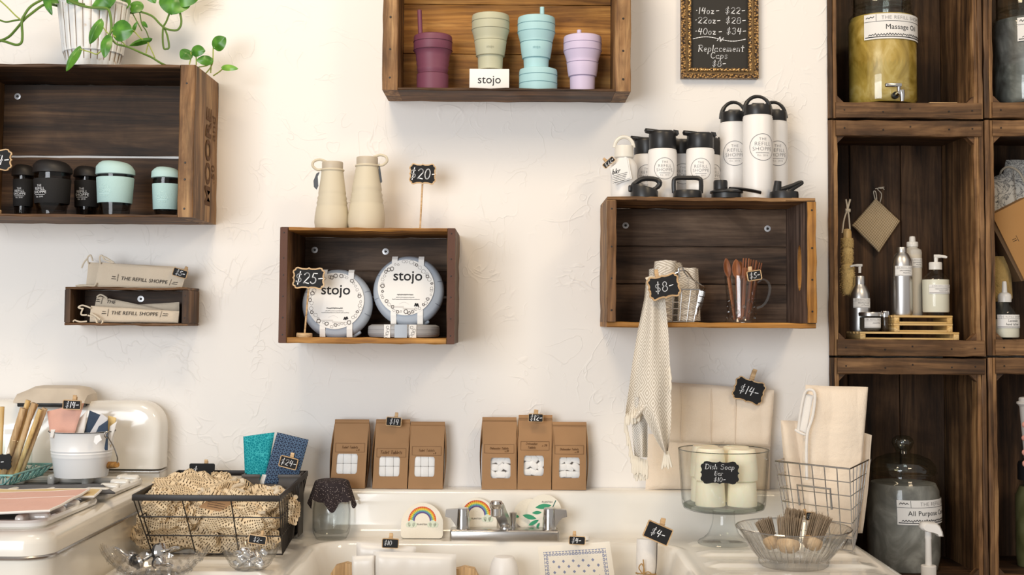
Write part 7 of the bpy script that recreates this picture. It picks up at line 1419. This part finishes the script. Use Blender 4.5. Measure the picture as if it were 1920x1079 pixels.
# straws in a jar
Ys = -.23; cx = 22; s = S(Ys); zj = ZS+.019; p = at(cx, 900, Ys); jr = empty('straw_jar', (p.x, Ys, zj), 'threaded glass jar holding bamboo straws', 'jar')
MB().lathe(prof(cx, Ys, zj, [(30, None), (34, 900), (35, 890), (35, 846), (33, 840), (33, 838), (35.5, 836), (35.5, 833), (33.5, 831), (35, 828), (35, 826), (33, 823), (31.8, 823), (31.8, 840), (33.8, 848), (33.8, 890), (31, 899), (.1, 900)]), 44, caps=(True, False)).build('jar_body', GLASS, jr, ang=40)
i = 0
for x0, y0, x1, y1, hw, dy, lb in ((4, 900, 44, 766, 6.2, .0, 'thick bamboo straw leaning away from the bucket'), (14, 900, 53, 751, 5, .018, 'tall bamboo straw at the back of the straw jar'), (20, 902, 64, 756, 5.2, -.008, 'pale bamboo straw crossing the middle of the jar'), (28, 902, 76, 768, 4.2, -.014, 'slim bamboo straw second nearest the bucket'), (36, 902, 84, 766, 5.2, .006, 'bamboo straw leaning closest to the bucket'), (-2, 900, 4, 763, 4.2, -.004, 'upright bamboo straw at the picture edge'), (10, 902, 69, 758, 3.4, .012, 'thin bamboo straw behind the pale one')):
    a, b = at(x0, y0, Ys+dy*.5), at(x1, y1, Ys+dy); a.z = zj+.005; r = empty('bamboo_straw', a, lb, 'straw', 'bamboo straws in the jar'); MB().tube([(0, 0, 0), (b-a)*.5, b-a], hw*S(Ys), 14).build('straw_tube', W['bambooz'] if i % 2 else W['tanz'], r); MB().tube([(b-a)*.998, (b-a)*1.0006], hw*S(Ys)*.6, 10).build('hollow_shade_disc', plain('hollow_shade', (.12, .06, .02), .9) if i == 0 else bpy.data.materials['hollow_shade'], r); i += 1  # dark disc capping the solid tube: shade of a bore put into colour
sign('scalloped black label tied on the straw jar, a dash showing', 4, 866.5, 36, 30, Ys-35*S(Ys)-.004, 0, [('-', 12, 0, 0, 1.6)], 'fancy', None, border=0)
# teal wire tray
TEAL = plain('teal_wire', (.22, .45, .42), .4, .1, .5, .15); z0 = ZS+.0185; tq = [onz(-30, 925, z0+.03), onz(66, 900, z0+.03), onz(99, 876, z0+.03), onz(30, 876, z0+.03)]
r = empty('teal_wire_tray', ((tq[0].x+tq[2].x)/2, (tq[0].y+tq[2].y)/2, z0), 'teal wire tray with looping sides around the straw jar', 'tray'); o = r.location
X0, X1, Y0_, Y1_ = at(-60, 900, -.2).x, at(98, 880, -.14).x, -.36, -.135; zr = z0+.026
P = [Vector((X0, Y0_, zr)), Vector((X1-.01, Y0_, zr)), Vector((X1, Y1_, zr)), Vector((X0, Y1_, zr))]; Bq = [Vector((q.x*1+(.018 if i in (0, 3) else -.018), q.y+(.018 if i < 2 else -.018), z0+.002)) for i, q in enumerate(P)]
MB().tube([q-o for q in P], .0026, 8, True).build('top_rim', TEAL, r); MB().tube([q-o for q in Bq], .002, 8, True).build('bottom_rim', TEAL, r)
for i in range(4):
    j = (i+1) % 4; n = 8 if i % 2 == 0 else 7; zz = []
    for k in range(2*n+1): t = k/(2*n); zz.append((P[i].lerp(P[j], t) if k % 2 == 0 else Bq[i].lerp(Bq[j], t))-o)
    MB().tube(zz, .0018, 7, smooth=4).build('looping_wire', TEAL, r)
    for k in range(1, n, 2):
        t = k/n; c = P[i].lerp(P[j], t).lerp(Bq[i].lerp(Bq[j], t), .5)-o; d = (P[j]-P[i]).normalized(); MB().tube([c+d*(.011*math.cos(a))+Vector((0, 0, .010*math.sin(a))) for a in [2*math.pi*q/14 for q in range(14)]], .0014, 6, True).build('wire_loop', TEAL, r)
